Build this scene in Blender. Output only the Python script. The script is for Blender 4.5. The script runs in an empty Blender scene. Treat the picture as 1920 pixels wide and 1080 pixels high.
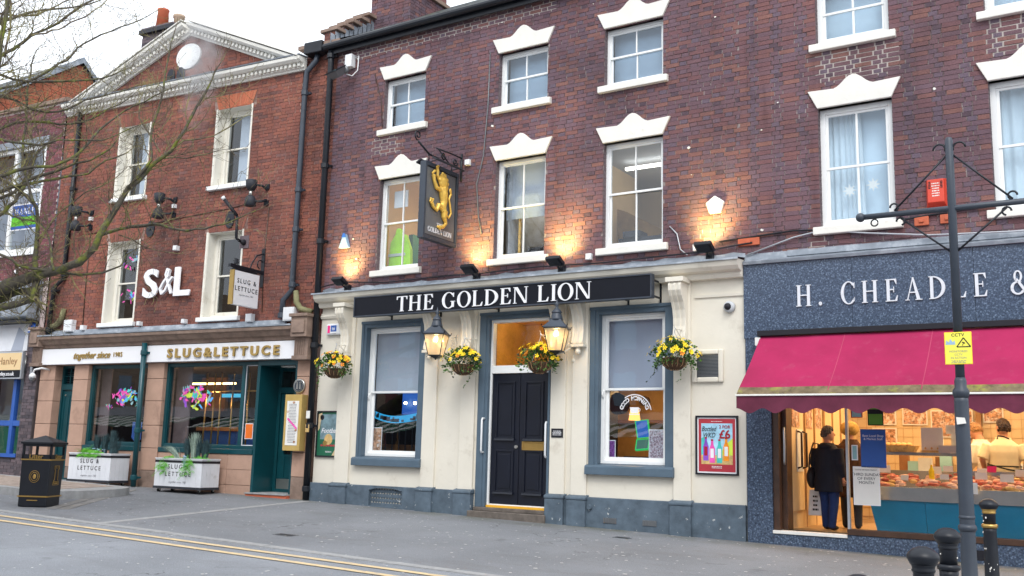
import bpy, bmesh, math, random
from mathutils import Matrix, Vector
R_ = random.Random(7)
sc = bpy.context.scene
col = sc.collection
PI = math.pi
I4 = Matrix.Identity(4)

# ------------------------------------------------------------------ camera
CR = Matrix(((0.84334928, 0.06636666, 0.53325178), (0.53667461, -0.1543378, -0.82955422), (0.02724616, 0.98578665, -0.16577797)))
CLOC = Vector((0, -13.6, 1.5))
cd = bpy.data.cameras.new('camera'); cam = bpy.data.objects.new('camera', cd); col.objects.link(cam)
cam.matrix_world = Matrix.Translation(CLOC) @ CR.to_4x4()
cd.sensor_width = 36; cd.lens = 34.5; cd.clip_start = .1; cd.clip_end = 600
sc.camera = cam
sc.render.resolution_x = 1024; sc.render.resolution_y = 576
# ------------------------------------------------------------------ sky, sun, exposure
w = bpy.data.worlds.new("World"); sc.world = w; w.use_nodes = True
wn = w.node_tree; wn.nodes.clear()
sky = wn.nodes.new('ShaderNodeTexSky'); sky.sky_type = 'NISHITA'; sky.sun_disc = False
sky.sun_elevation = math.radians(48); sky.sun_rotation = math.radians(150); sky.dust_density = 4; sky.air_density = 1.5
hsv = wn.nodes.new('ShaderNodeHueSaturation'); hsv.inputs['Saturation'].default_value = .25
mx = wn.nodes.new('ShaderNodeMix'); mx.data_type = 'RGBA'; mx.inputs['Factor'].default_value = .8
mx.inputs['B'].default_value = (7.6, 8.1, 8.8, 1)
bg = wn.nodes.new('ShaderNodeBackground'); bg.inputs['Strength'].default_value = .12
wo = wn.nodes.new('ShaderNodeOutputWorld')
wn.links.new(sky.outputs[0], hsv.inputs['Color']); wn.links.new(hsv.outputs[0], mx.inputs['A'])
wn.links.new(mx.outputs['Result'], bg.inputs[0]); wn.links.new(bg.outputs[0], wo.inputs[0])
sd = bpy.data.lights.new('sun', 'SUN'); sd.energy = .9; sd.angle = math.radians(25); sd.color = (1, .98, .95)
sun = bpy.data.objects.new('sun', sd); col.objects.link(sun); sun.location = (0, -20, 30)
sun.rotation_euler = (math.radians(42), 0, math.radians(30))
sc.view_settings.view_transform = 'Standard'; sc.view_settings.look = 'None'
sc.view_settings.gamma = 1; sc.view_settings.use_curve_mapping = False
sc.view_settings.exposure = .95

# ------------------------------------------------------------------ materials
MATS = {}
def nt(name):
    m = bpy.data.materials.new(name); m.use_nodes = True; MATS[name] = m
    t = m.node_tree; b = t.nodes['Principled BSDF']
    return m, t, b
def N(t, typ, **kw):
    n = t.nodes.new(typ)
    for k, v in kw.items(): setattr(n, k, v)
    return n
def ramp(t, src, stops, interp='LINEAR'):
    r = N(t, 'ShaderNodeValToRGB'); r.color_ramp.interpolation = interp
    e = r.color_ramp.elements
    while len(e) < len(stops): e.new(.5)
    for i, (p, c) in enumerate(stops):
        e[i].position = p; e[i].color = (*c, 1) if len(c) == 3 else c
    t.links.new(src, r.inputs[0]); return r.outputs[0]
def noise(t, scale, detail=4, rough=.6, obj=False, stretch=None):
    tc = N(t, 'ShaderNodeTexCoord') if obj else N(t, 'ShaderNodeNewGeometry')
    src = tc.outputs['Object'] if obj else tc.outputs['Position']
    if stretch:
        mp = N(t, 'ShaderNodeMapping'); mp.inputs['Scale'].default_value = stretch
        t.links.new(src, mp.inputs[0]); src = mp.outputs[0]
    n = N(t, 'ShaderNodeTexNoise'); n.inputs['Scale'].default_value = scale
    n.inputs['Detail'].default_value = detail; n.inputs['Roughness'].default_value = rough
    t.links.new(src, n.inputs['Vector']); return n.outputs[0]
def mixc(t, f, a, b, mode='MIX'):
    m = N(t, 'ShaderNodeMix', data_type='RGBA', blend_type=mode)
    if isinstance(f, float): m.inputs['Factor'].default_value = f
    else: t.links.new(f, m.inputs['Factor'])
    for s, v in (('A', a), ('B', b)):
        if isinstance(v, tuple): m.inputs[s].default_value = (*v, 1) if len(v) == 3 else v
        else: t.links.new(v, m.inputs[s])
    return m.outputs['Result']
def bump(t, b, src, st=.3, dist=.01):
    n = N(t, 'ShaderNodeBump'); n.inputs['Strength'].default_value = st; n.inputs['Distance'].default_value = dist
    t.links.new(src, n.inputs['Height']); t.links.new(n.outputs[0], b.inputs['Normal'])
def mat(name, c, rough=.6, metal=0, var=.12, scale=3, bmp=0, bscale=60, dirt=None, dscale=1.5, dlo=.5, dhi=.75, spec=None, obj=False):
    m, t, b = nt(name)
    b.inputs['Roughness'].default_value = rough; b.inputs['Metallic'].default_value = metal
    b.inputs['Specular IOR Level'].default_value = spec if spec is not None else (.28 if rough >= .5 else .5)
    n = noise(t, scale, 5, .65, obj)
    lo = tuple(x*(1-var) for x in c); hi = tuple(min(1, x*(1+var)) for x in c)
    out = ramp(t, n, [(.3, lo), (.7, hi)])
    if dirt:
        d = noise(t, dscale, 8, .7, obj)
        f = ramp(t, d, [(dlo, (0, 0, 0)), (dhi, (1, 1, 1))])
        out = mixc(t, f, out, dirt)
    t.links.new(out, b.inputs['Base Color'])
    if bmp: bump(t, b, noise(t, bscale, 4, .6, obj), bmp, .01)
    return m
def emit(name, c, s):
    m, t, b = nt(name); b.inputs['Base Color'].default_value = (*[min(1, x*.8) for x in c], 1)
    b.inputs['Emission Color'].default_value = (*c, 1); b.inputs['Emission Strength'].default_value = s
    b.inputs['Roughness'].default_value = .6; return m
def glassmat(name, tint=(1, 1, 1), ior=1.7, rough=0.0, add=0.0):
    m = bpy.data.materials.new(name); m.use_nodes = True; MATS[name] = m; t = m.node_tree; t.nodes.clear()
    tr = N(t, 'ShaderNodeBsdfTransparent'); tr.inputs[0].default_value = (*tint, 1)
    gl = N(t, 'ShaderNodeBsdfGlossy'); gl.inputs['Roughness'].default_value = rough; gl.inputs[0].default_value = (.95, .97, 1, 1)
    fr = N(t, 'ShaderNodeFresnel'); fr.inputs[0].default_value = ior
    ad = N(t, 'ShaderNodeMath', operation='ADD'); ad.inputs[1].default_value = add; ad.use_clamp = True
    ge0 = N(t, 'ShaderNodeNewGeometry'); iv = N(t, 'ShaderNodeMath', operation='SUBTRACT'); iv.inputs[0].default_value = 1; t.links.new(ge0.outputs['Backfacing'], iv.inputs[1])
    ml = N(t, 'ShaderNodeMath', operation='MULTIPLY'); t.links.new(fr.outputs[0], ml.inputs[0]); t.links.new(iv.outputs[0], ml.inputs[1])
    t.links.new(ml.outputs[0], ad.inputs[0])
    bn = N(t, 'ShaderNodeBump'); bn.inputs['Strength'].default_value = .05; bn.inputs['Distance'].default_value = .02
    t.links.new(noise(t, 1.6, 2), bn.inputs['Height']); t.links.new(bn.outputs[0], gl.inputs['Normal'])
    mxs = N(t, 'ShaderNodeMixShader'); o = N(t, 'ShaderNodeOutputMaterial')
    t.links.new(ad.outputs[0], mxs.inputs[0]); t.links.new(tr.outputs[0], mxs.inputs[1]); t.links.new(gl.outputs[0], mxs.inputs[2])
    t.links.new(mxs.outputs[0], o.inputs[0]); return m
def brickmat(name, stops, grime=(.05, .035, .03), gl=.55, gh=.8, gs=.8, soot=.5):
    m, t, b = nt(name)
    a = N(t, 'ShaderNodeAttribute'); a.attribute_name = 'rnd'
    oi = N(t, 'ShaderNodeObjectInfo'); sp = N(t, 'ShaderNodeSeparateColor'); t.links.new(oi.outputs['Color'], sp.inputs[0])
    ad = N(t, 'ShaderNodeMath', operation='ADD'); t.links.new(a.outputs['Fac'], ad.inputs[0]); t.links.new(sp.outputs[0], ad.inputs[1])
    n2 = N(t, 'ShaderNodeMath', operation='MULTIPLY_ADD'); t.links.new(noise(t, 16, 4, .7), n2.inputs[0])
    n2.inputs[1].default_value = .34; t.links.new(ad.outputs[0], n2.inputs[2])
    n3 = N(t, 'ShaderNodeMath', operation='SUBTRACT'); t.links.new(n2.outputs[0], n3.inputs[0]); n3.inputs[1].default_value = .17
    base = ramp(t, n3.outputs[0], stops)
    g = ramp(t, noise(t, gs, 8, .7), [(gl, (0, 0, 0)), (gh, (soot,)*3)])
    o = mixc(t, g, base, grime)
    sp2 = ramp(t, noise(t, 45, 5, .75), [(.28, (.62,)*3), (.5, (1, 1, 1)), (.75, (1.25, 1.22, 1.2))])
    o = mixc(t, 1.0, o, sp2, 'MULTIPLY')
    o = mixc(t, 1.0, o, ramp(t, noise(t, .45, 3, .5), [(.3, (.74, .78, .82)), (.5, (.92, .96, .98)), (.7, (1.1, 1.1, 1.08))]), 'MULTIPLY')
    o = mixc(t, 1.0, o, ramp(t, noise(t, 1.0, 6, .7, stretch=(2.6, 2.6, .35)), [(.3, (.7,)*3), (.46, (1, 1, 1)), (.8, (1.08,)*3)]), 'MULTIPLY')
    t.links.new(o, b.inputs['Base Color']); b.inputs['Roughness'].default_value = .75; b.inputs['Specular IOR Level'].default_value = .18
    bump(t, b, noise(t, 70, 5, .7), .55, .012); return m
brickmat('brick_pub', [(0, (0.101, 0.065, 0.078)), (.1, (0.143, 0.091, 0.112)), (.24, (0.152, 0.109, 0.138)), (.36, (0.170, 0.104, 0.124)), (.5, (0.160, 0.091, 0.106)), (.62, (0.183, 0.099, 0.108)), (.76, (0.177, 0.086, 0.093)), (.9, (0.207, 0.097, 0.090)), (1, (0.247, 0.117, 0.098))], (.045, .035, .04), .48, .74, .6, .62)
brickmat('brick_bar', [(0, (0.159, 0.077, 0.067)), (.15, (0.216, 0.087, 0.070)), (.35, (0.261, 0.095, 0.070)), (.55, (0.298, 0.107, 0.073)), (.75, (0.267, 0.093, 0.070)), (.9, (0.331, 0.129, 0.083)), (1, (0.216, 0.107, 0.098))], (.06, .035, .035), .45, .7, .5, .7)
brickmat('brick_shop', [(0, (.1, .05, .06)), (.4, (.2, .075, .085)), (.7, (.17, .06, .07)), (1, (.26, .1, .1))], (.08, .05, .05), .6, .85)
brickmat('brick_dark', [(0, (.07, .06, .07)), (.5, (.12, .095, .105)), (1, (.16, .12, .13))], (.04, .03, .03), .6, .8)
brickmat('brick_orange', [(0, (.4, .12, .07)), (.5, (.5, .15, .08)), (1, (.45, .17, .1))], (.2, .08, .06), .55, .8)
def mortarmat(name, a, b_, lo, hi, sc_=2.2):
    m, t, b = nt(name); f = ramp(t, noise(t, sc_, 8, .75), [(lo, (0, 0, 0)), (hi, (1, 1, 1))])
    t.links.new(mixc(t, f, a, b_), b.inputs['Base Color']); b.inputs['Roughness'].default_value = .9
mortarmat('mortar_pub', (.13, .09, .09), (.46, .41, .39), .47, .68)
mat('white_mortar', (.42, .37, .34), .9, var=.2)
mortarmat('mortar_bar', (.17, .085, .07), (.52, .38, .32), .45, .66, 1.7)
mortarmat('mortar_shop', (.45, .35, .34), (.55, .45, .43), .3, .6)
mortarmat('mortar_dark', (.05, .04, .04), (.1, .08, .08), .3, .6)
mat('white_stone', (.74, .72, .66), .6, var=.05, bmp=.25, bscale=25, dirt=(.32, .28, .22), dscale=3.0, dlo=.62, dhi=.85)
mat('white_paint', (.78, .79, .78), .4, var=.03, dirt=(.5, .5, .48), dscale=5, dlo=.66, dhi=.9)
mat('cream_paint', (.73, .70, .62), .55, var=.04, bmp=.2, bscale=20, dirt=(.35, .28, .18), dscale=2.4, dlo=.56, dhi=.85)
mat('step_stone', (.13, .11, .095), .85, var=.35, scale=6, bmp=.6, bscale=20)
mat('nosing_orange', (.8, .42, .04), .5)
mat('cream_render', (.70, .655, .56), .65, var=.05, scale=1.2, bmp=.35, bscale=9, dirt=(.38, .32, .24), dscale=2.2, dlo=.58, dhi=.9)
mat('slate_blue_paint', (.085, .125, .165), .5, var=.12, bmp=.2, bscale=12)
mat('plinth_paint', (.09, .122, .155), .55, var=.28, scale=5, bmp=.9, bscale=7, dirt=(.55, .56, .55), dscale=9, dlo=.645, dhi=.665)
mat('navy_gloss', (.004, .006, .014), .35, var=.2)
mat('black_metal', (.010, .012, .017), .42, var=.2, spec=.35)
mat('grey_metal', (.035, .045, .062), .45, var=.15, dirt=(.12, .12, .12), dscale=6, dlo=.62, dhi=.8)
mat('gun_metal', (.16, .17, .18), .4, .4)
mat('galv', (.45, .47, .5), .45, .5)
mat('lead', (.25, .28, .32), .5, .2, var=.25, bmp=.4, bscale=9, dirt=(.45, .47, .5), dscale=3, dlo=.5, dhi=.7)
mat('slate', (.06, .065, .07), .75, var=.4, scale=9, dirt=(.11, .12, .06), dscale=2.5, dlo=.5, dhi=.7, bmp=.3)
mat('sandstone', (.43, .275, .205), .8, var=.12, scale=2.5, bmp=.5, bscale=40, dirt=(.2, .12, .09), dscale=1.6, dlo=.55, dhi=.8)
mat('sandstone_dark', (.24, .17, .135), .85, var=.3, scale=4, bmp=.5, bscale=30, dirt=(.09, .1, .04), dscale=2, dlo=.6, dhi=.8)
mat('mossy_stone', (.2, .19, .1), .9, var=.4, scale=6, bmp=.8, bscale=25)
mat('teal_paint', (.004, .055, .068), .32, var=.15)
mat('sign_white', (.78, .78, .8), .4, var=.02)
mat('brass', (.5, .32, .1), .35, .8)
mat('gold_paint', (.85, .52, .1), .35, .3, var=.25, scale=12)
mat('dull_gold', (.4, .27, .09), .5, .5)
mat('case_gold', (.52, .36, .12), .5, .2, var=.12)
mat('steel', (.55, .54, .5), .3, .9)
mat('navy_sign', (.003, .004, .009), .55, var=.1, spec=.25)
mat('letter_white', (.8, .8, .82), .4, var=.02)
mat('silver_letter', (.7, .72, .76), .35, .2, var=.03)
mat('charcoal', (.03, .032, .04), .6)
mat('rubber', (.02, .02, .02), .8)
mat('board_white', (.68, .69, .72), .6, var=.06, scale=5, dirt=(.45, .43, .4), dscale=4, dlo=.6, dhi=.85)
mat('terracotta', (.48, .12, .06), .7, var=.15)
mat('buff_clay', (.45, .33, .24), .8, var=.2)
mat('alarm_red', (.62, .06, .03), .4)
mat('alarm_blue', (.02, .12, .5), .35)
mat('alarm_sky', (.3, .45, .6), .4)
mat('plastic_white', (.72, .73, .74), .4, var=.04)
mat('plastic_grey', (.5, .52, .54), .5)
mat('wicker', (.09, .05, .03), .9, var=.5, scale=40, bmp=.8)
mat('leaf', (.07, .15, .03), .6, var=.5, scale=30)
mat('leaf_dark', (.02, .045, .02), .6, var=.4, scale=30)
mat('fern', (.12, .42, .03), .6, var=.4, scale=20)
mat('blue_grass', (.045, .085, .095), .6, var=.4, scale=20)
mat('pale_grass', (.3, .38, .32), .6, var=.3, scale=20)
mat('succulent', (.25, .38, .48), .6, var=.3)
mat('petal_yellow', (.95, .66, .02), .6, var=.12, scale=30)
mat('petal_orange', (.85, .28, .02), .6, var=.2, scale=30)
mat('bark', (.085, .075, .058), .9, var=.4, scale=14, bmp=.9, bscale=30, dirt=(.17, .19, .03), dscale=4.5, dlo=.5, dhi=.64)
mat('twig', (.11, .085, .062), .9, var=.4, scale=10, dirt=(.27, .25, .10), dscale=2.5, dlo=.45, dhi=.62)
mat('yellow_line', (.6, .46, .27), .8, var=.12, scale=8, dirt=(.36, .32, .27), dscale=9, dlo=.5, dhi=.7)
mat('kerb_stone', (.30, .30, .30), .85, var=.15, scale=8, bmp=.4)
mat('setts', (.22, .21, .2), .85, var=.25, scale=5, bmp=.4)
mat('paver', (.32, .26, .22), .85, var=.2, scale=9, bmp=.3)
mat('sign_yellow', (.85, .78, .1), .4, var=.02)
mat('petal_white', (.75, .73, .68), .8, var=.1)
mat('wood_dark', (.06, .03, .018), .4, var=.3, scale=6)
mat('wood_mid', (.3, .16, .07), .5, var=.2)
mat('awning_seam', (.40, .05, .11), .8)
mat('reflection_mauve', (.15, .115, .12), .7, var=.25)
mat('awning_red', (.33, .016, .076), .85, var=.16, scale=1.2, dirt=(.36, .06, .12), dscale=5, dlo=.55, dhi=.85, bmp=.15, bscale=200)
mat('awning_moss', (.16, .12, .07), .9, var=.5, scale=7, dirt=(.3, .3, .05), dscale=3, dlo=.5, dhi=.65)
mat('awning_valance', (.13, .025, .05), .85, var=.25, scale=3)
mat('room_cream', (.72, .53, .29), .6, var=.04)
mat('room_tile', (.68, .52, .3), .35, var=.05)
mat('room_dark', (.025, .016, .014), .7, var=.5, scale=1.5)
mat('room_brown', (.22, .1, .04), .7, var=.4, scale=1.2)
mat('room_amber', (.5, .31, .1), .6, var=.4, scale=1)
mat('room_grey', (.3, .33, .38), .8, var=.15)
mat('room_floor', (.4, .27, .15), .4, var=.2)
mat('blind_blue', (.36, .46, .56), .8, var=.08, scale=.8)
mat('blind_grey', (.42, .45, .5), .8, var=.06, scale=.8)
mat('blind_violet', (.36, .39, .46), .8, var=.05, scale=.7)
mat('net_curtain', (.62, .72, .78), .8, var=.1, scale=1)
mat('blind_sky_reflection', (.62, .76, .86), .8, var=.05)
mat('hi_vis', (.45, .85, .02), .6, var=.15)
mat('reflective', (.6, .62, .6), .3)
mat('door_green', (.02, .16, .09), .5)
mat('counter_blue', (.02, .24, .42), .3, var=.1)
mat('counter_steel', (.45, .46, .45), .25, .7)
mat('meat_pink', (.6, .22, .16), .5, var=.35, scale=25)
mat('meat_pale', (.72, .48, .38), .5, var=.2, scale=25)
mat('meat_red', (.42, .07, .04), .45, var=.3, scale=25)
mat('bread', (.6, .4, .16), .6, var=.3, scale=20)
mat('paper', (.75, .74, .7), .6, var=.03)
mat('pink_card', (.75, .03, .2), .5)
mat('poster_green', (.012, .12, .06), .4)
mat('poster_sky', (.16, .25, .28), .4, var=.5, scale=6)
mat('poster_red', (.42, .03, .045), .4)
mat('poster_bluesky', (.35, .6, .75), .4, var=.3, scale=5)
mat('ink', (.015, .015, .02), .5)
mat('ink_grey', (.25, .25, .27), .5)
mat('ink_red', (.35, .015, .03), .5)
mat('poster_blue', (.02, .09, .36), .4)
mat('poster_teal', (.25, .45, .48), .4)
mat('poster_food', (.45, .24, .14), .5, var=.9, scale=22, dirt=(.75, .66, .6), dscale=16, dlo=.5, dhi=.62)
mat('poster_crowd', (.35, .25, .28), .5, var=.9, scale=40, dirt=(.65, .62, .66), dscale=30, dlo=.48, dhi=.6)
mat('poster_purple', (.16, .05, .2), .5, var=.8, scale=22)
mat('green_screen', (.1, .3, .03), .4)
mat('orange_card', (.75, .16, .02), .5)
mat('card_tan', (.5, .3, .15), .6)
mat('hot_pink', (.8, .1, .42), .5, var=.2)
mat('lime', (.6, .75, .08), .5, var=.2)
mat('aqua', (.08, .55, .5), .5, var=.4)
mat('violet', (.25, .08, .5), .5, var=.3)
mat('sky_blue', (.1, .4, .8), .5)
mat('skin', (.5, .25, .16), .55, var=.1)
mat('coat_navy', (.012, .013, .022), .85, var=.3, bmp=.3)
mat('jeans', (.012, .03, .11), .8, var=.3)
mat('fur_brown', (.07, .035, .02), .95, var=.5, scale=20, bmp=.8)
mat('fur_tan', (.45, .28, .08), .95, var=.3, scale=20, bmp=.8)
mat('shirt_cream', (.68, .58, .4), .8, var=.05)
mat('coat_white', (.72, .66, .58), .8, var=.05)
mat('hair_grey', (.1, .085, .075), .8, var=.4, scale=30)
mat('hair_brown', (.04, .022, .014), .7, var=.4, scale=30)
mat('hair_sand', (.3, .16, .07), .8, var=.3, scale=30)
mat('leather', (.02, .016, .02), .5)
mat('bag_white', (.7, .7, .72), .5)
emit('tube_light', (1, .93, .8), 3)
emit('warm_strip', (1, .62, .22), 5)
emit('bulb', (1, .72, .3), 14)
emit('led_warm', (1, .66, .25), 12)
emit('screen_blue', (.02, .10, .42), .45)
emit('screen_cyan', (.03, .35, .65), .55)
emit('screen_green', (.03, .5, .12), .5)
emit('screen_dim', (.05, .12, .1), .5)
emit('lamp_orange', (1, .45, .1), 1.2)
glassmat('pane', (.93, .96, .98), 1.75)
glassmat('pane_shop', (.94, .95, .95), 1.7)
glassmat('pane_clear', (.97, .97, .97), 1.3)
# lantern glass: a little milky so it glows with its bulb
m, t, b = nt('lantern_glass'); b.inputs['Base Color'].default_value = (.9, .72, .45, 1); b.inputs['Roughness'].default_value = .35
b.inputs['Transmission Weight'].default_value = .5; b.inputs['Alpha'].default_value = .55
# granite cladding: dark blue with pale flecks
m, t, b = nt('granite')
v = N(t, 'ShaderNodeTexVoronoi'); v.inputs['Scale'].default_value = 34; g_ = N(t, 'ShaderNodeNewGeometry'); t.links.new(g_.outputs['Position'], v.inputs['Vector'])
c1 = ramp(t, v.outputs['Distance'], [(.0, (.2, .26, .36)), (.25, (.085, .12, .18)), (.6, (.05, .072, .115))])
c2 = ramp(t, noise(t, 48, 4, .8), [(.35, (.45, .45, .45)), (.5, (1, 1, 1)), (.68, (1.8, 1.75, 1.7))])
t.links.new(mixc(t, 1.0, c1, c2, 'MULTIPLY'), b.inputs['Base Color']); b.inputs['Roughness'].default_value = .22
# asphalt pavement and road
def asphalt(name, c, lo, patch, b_str):
    m, t, b = nt(name)
    a = ramp(t, noise(t, .5, 6, .6), [(.3, tuple(x*.8 for x in c)), (.7, tuple(x*1.15 for x in c))])
    g = ramp(t, noise(t, 120, 3, .7), [(.3, (.6,)*3), (.5, (1, 1, 1)), (.72, (1.5,)*3)])
    o = mixc(t, 1.0, a, g, 'MULTIPLY')
    s = ramp(t, noise(t, 1.1, 9, .72, stretch=(.5, 1.6, 1)), [(.52, (0, 0, 0)), (.75, (.6,)*3)])
    o = mixc(t, s, o, patch)
    v = N(t, 'ShaderNodeTexVoronoi', feature='DISTANCE_TO_EDGE'); v.inputs['Scale'].default_value = .33
    ge = N(t, 'ShaderNodeNewGeometry'); wv = N(t, 'ShaderNodeVectorMath', operation='ADD'); t.links.new(ge.outputs['Position'], wv.inputs[0])
    nn = N(t, 'ShaderNodeTexNoise'); nn.inputs['Scale'].default_value = 1.2; nn.inputs['Detail'].default_value = 6
    t.links.new(ge.outputs['Position'], nn.inputs['Vector']); sc2 = N(t, 'ShaderNodeVectorMath', operation='SCALE'); sc2.inputs['Scale'].default_value = 1.3
    t.links.new(nn.outputs['Color'], sc2.inputs[0]); t.links.new(sc2.outputs[0], wv.inputs[1]); t.links.new(wv.outputs[0], v.inputs['Vector'])
    cr = ramp(t, v.outputs['Distance'], [(0, (1, 1, 1)), (.0035, (0, 0, 0))])
    msk = ramp(t, noise(t, .35, 2), [(.53, (0, 0, 0)), (.57, (.75,)*3)])
    f = mixc(t, 1.0, cr, msk, 'MULTIPLY')
    o = mixc(t, f, o, (.03, .03, .03))
    # moss and grime gathered along the foot of the fronts
    sx_ = N(t, 'ShaderNodeSeparateXYZ'); t.links.new(ge.outputs['Position'], sx_.inputs[0])
    band = ramp(t, sx_.outputs['Y'], [(0, (0, 0, 0)), (1, (1, 1, 1))]); mr = N(t, 'ShaderNodeMapRange'); mr.inputs['From Min'].default_value = -.75; mr.inputs['From Max'].default_value = -.02; t.links.new(sx_.outputs['Y'], mr.inputs['Value'])
    mm = mixc(t, 1.0, ramp(t, noise(t, 1.3, 6, .7), [(.4, (0, 0, 0)), (.62, (.8,)*3)]), mr.outputs[0], 'MULTIPLY'); o = mixc(t, mm, o, (.085, .09, .05))
    sp_ = ramp(t, noise(t, 7, 2, .5), [(.735, (0, 0, 0)), (.75, (.55,)*3)]); o = mixc(t, sp_, o, (.5, .49, .47))
    dk_ = ramp(t, noise(t, 2.3, 7, .7), [(.6, (0, 0, 0)), (.68, (.5,)*3)]); o = mixc(t, dk_, o, tuple(x*.5 for x in c))
    t.links.new(o, b.inputs['Base Color']); b.inputs['Roughness'].default_value = .8; b.inputs['Specular IOR Level'].default_value = .3
    bump(t, b, noise(t, 150, 4, .7), b_str, .01)
asphalt('pavement_tar', (.195, .203, .218), .5, (.13, .125, .125), .5)
asphalt('road_tar', (.245, .258, .28), .5, (.18, .185, .195), .8)

# ------------------------------------------------------------------ mesh builder
WM = {}
CH = {}
class MB:
    def __init__(s): s.v = []; s.f = []; s.mi = []; s.cur = 0; s.sm = []; s.smooth = False; s.rnd = []; s.r = 0
    def add(s, vs, fs):
        o = len(s.v); s.v += [tuple(p) for p in vs]
        for f in fs: s.f.append([i+o for i in f]); s.mi.append(s.cur); s.sm.append(s.smooth); s.rnd.append(s.r)
        return s
    def box(s, x0, x1, y0, y1, z0, z1):
        return s.add([(x0, y0, z0), (x1, y0, z0), (x1, y1, z0), (x0, y1, z0), (x0, y0, z1), (x1, y0, z1), (x1, y1, z1), (x0, y1, z1)],
                     [(3, 2, 1, 0), (4, 5, 6, 7), (0, 1, 5, 4), (1, 2, 6, 5), (2, 3, 7, 6), (3, 0, 4, 7)])
    def prism(s, poly, y0, y1):                       # poly in XZ (counter-clockwise seen from -Y), y0 front (smaller)
        n = len(poly); a = sum(poly[i][0]*poly[(i+1) % n][1]-poly[(i+1) % n][0]*poly[i][1] for i in range(n))
        if a < 0: poly = poly[::-1]
        vs = [(x, y0, z) for x, z in poly]+[(x, y1, z) for x, z in poly]
        fs = [tuple(range(n)), tuple(range(2*n-1, n-1, -1))]+[(i, i+n, (i+1) % n+n, (i+1) % n) for i in range(n)]
        return s.add(vs, fs)
    def xprism(s, poly, x0, x1):                      # poly in YZ swept along X
        n = len(poly); a = sum(poly[i][0]*poly[(i+1) % n][1]-poly[(i+1) % n][0]*poly[i][1] for i in range(n))
        if a < 0: poly = poly[::-1]
        vs = [(x0, y, z) for y, z in poly]+[(x1, y, z) for y, z in poly]
        fs = [tuple(range(n-1, -1, -1)), tuple(range(n, 2*n))]+[(i, (i+1) % n, (i+1) % n+n, i+n) for i in range(n)]
        return s.add(vs, fs)
    def quad(s, a, b, c, d): return s.add([a, b, c, d], [(0, 1, 2, 3)])
    def ring(s, c, ax, r, n):
        ax = Vector(ax).normalized(); u = ax.orthogonal().normalized(); v = ax.cross(u); c = Vector(c)
        return [c+u*(r*math.cos(2*PI*i/n))+v*(r*math.sin(2*PI*i/n)) for i in range(n)]
    def tube(s, pts, rads, n=8, cap=True):
        pts = [Vector(p) for p in pts]; k = len(pts)
        if not isinstance(rads, (list, tuple)): rads = [rads]*k
        vs = []; u = None
        for i, p in enumerate(pts):
            d = (pts[min(i+1, k-1)]-pts[max(i-1, 0)])
            if d.length < 1e-9: d = Vector((0, 0, 1))
            d.normalize()
            if u is None: u = d.orthogonal().normalized()
            else:
                u = u-d*u.dot(d)
                if u.length < 1e-6: u = d.orthogonal()
                u.normalize()
            v = d.cross(u)
            vs += [p+u*(rads[i]*math.cos(2*PI*j/n))+v*(rads[i]*math.sin(2*PI*j/n)) for j in range(n)]
        fs = [(i*n+j, i*n+(j+1) % n, (i+1)*n+(j+1) % n, (i+1)*n+j) for i in range(k-1) for j in range(n)]
        if cap: fs += [tuple(range(n-1, -1, -1)), tuple(range((k-1)*n, k*n))]
        return s.add(vs, fs)
    def lathe(s, prof, c=(0, 0, 0), n=16, ax='z', sx=1, sy=1, rot=0):   # prof: (r, h)
        vs = []
        for r, h in prof:
            for j in range(n):
                a = 2*PI*j/n+rot; x, y = r*math.cos(a)*sx, r*math.sin(a)*sy
                if ax == 'z': vs.append((c[0]+x, c[1]+y, c[2]+h))
                elif ax == 'y': vs.append((c[0]+x, c[1]+h, c[2]+y))
                else: vs.append((c[0]+h, c[1]+x, c[2]+y))
        k = len(prof); fs = [(i*n+j, i*n+(j+1) % n, (i+1)*n+(j+1) % n, (i+1)*n+j) for i in range(k-1) for j in range(n)]
        fs += [tuple(range(n-1, -1, -1)), tuple(range((k-1)*n, k*n))]
        return s.add(vs, fs)
    def ball(s, c, r, n=10, m=6, sc3=(1, 1, 1)):
        prof = [(r*math.sin(PI*i/m) if 0 < i < m else .0005, -r*math.cos(PI*i/m)) for i in range(m+1)]
        o = len(s.v); s.lathe(prof, (0, 0, 0), n)
        for i in range(o, len(s.v)): p = s.v[i]; s.v[i] = (p[0]*sc3[0]+c[0], p[1]*sc3[1]+c[1], p[2]*sc3[2]+c[2])
        return s
    def sub(s, M, fn):                                # run fn and transform what it added
        o = len(s.v); fn(s)
        for i in range(o, len(s.v)): s.v[i] = tuple(M @ Vector(s.v[i]))
        return s
def link(me, name, parent=None, M=None, label=None):
    o = bpy.data.objects.new(name, me); col.objects.link(o)
    if parent is not None:
        o.parent = parent; CH.setdefault(parent.name, []).append(o)
        b = I4 if M is None else WM[parent.name].inverted() @ M
        o.matrix_basis = b; WM[o.name] = WM[parent.name] @ b
    else:
        o.matrix_basis = M or I4; WM[o.name] = (M or I4).copy()
    if label: o['label'] = label
    return o
def mesh(mb, name, mats, norm=True):
    me = bpy.data.meshes.new(name); me.from_pydata(mb.v, [], mb.f)
    if isinstance(mats, str): mats = [mats]
    for m in mats: me.materials.append(MATS[m])
    me.polygons.foreach_set('material_index', mb.mi)
    me.polygons.foreach_set('use_smooth', mb.sm)
    if norm:
        bm = bmesh.new(); bm.from_mesh(me); bmesh.ops.recalc_face_normals(bm, faces=bm.faces); bm.to_mesh(me); bm.free()
    me.update(); return me
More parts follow.
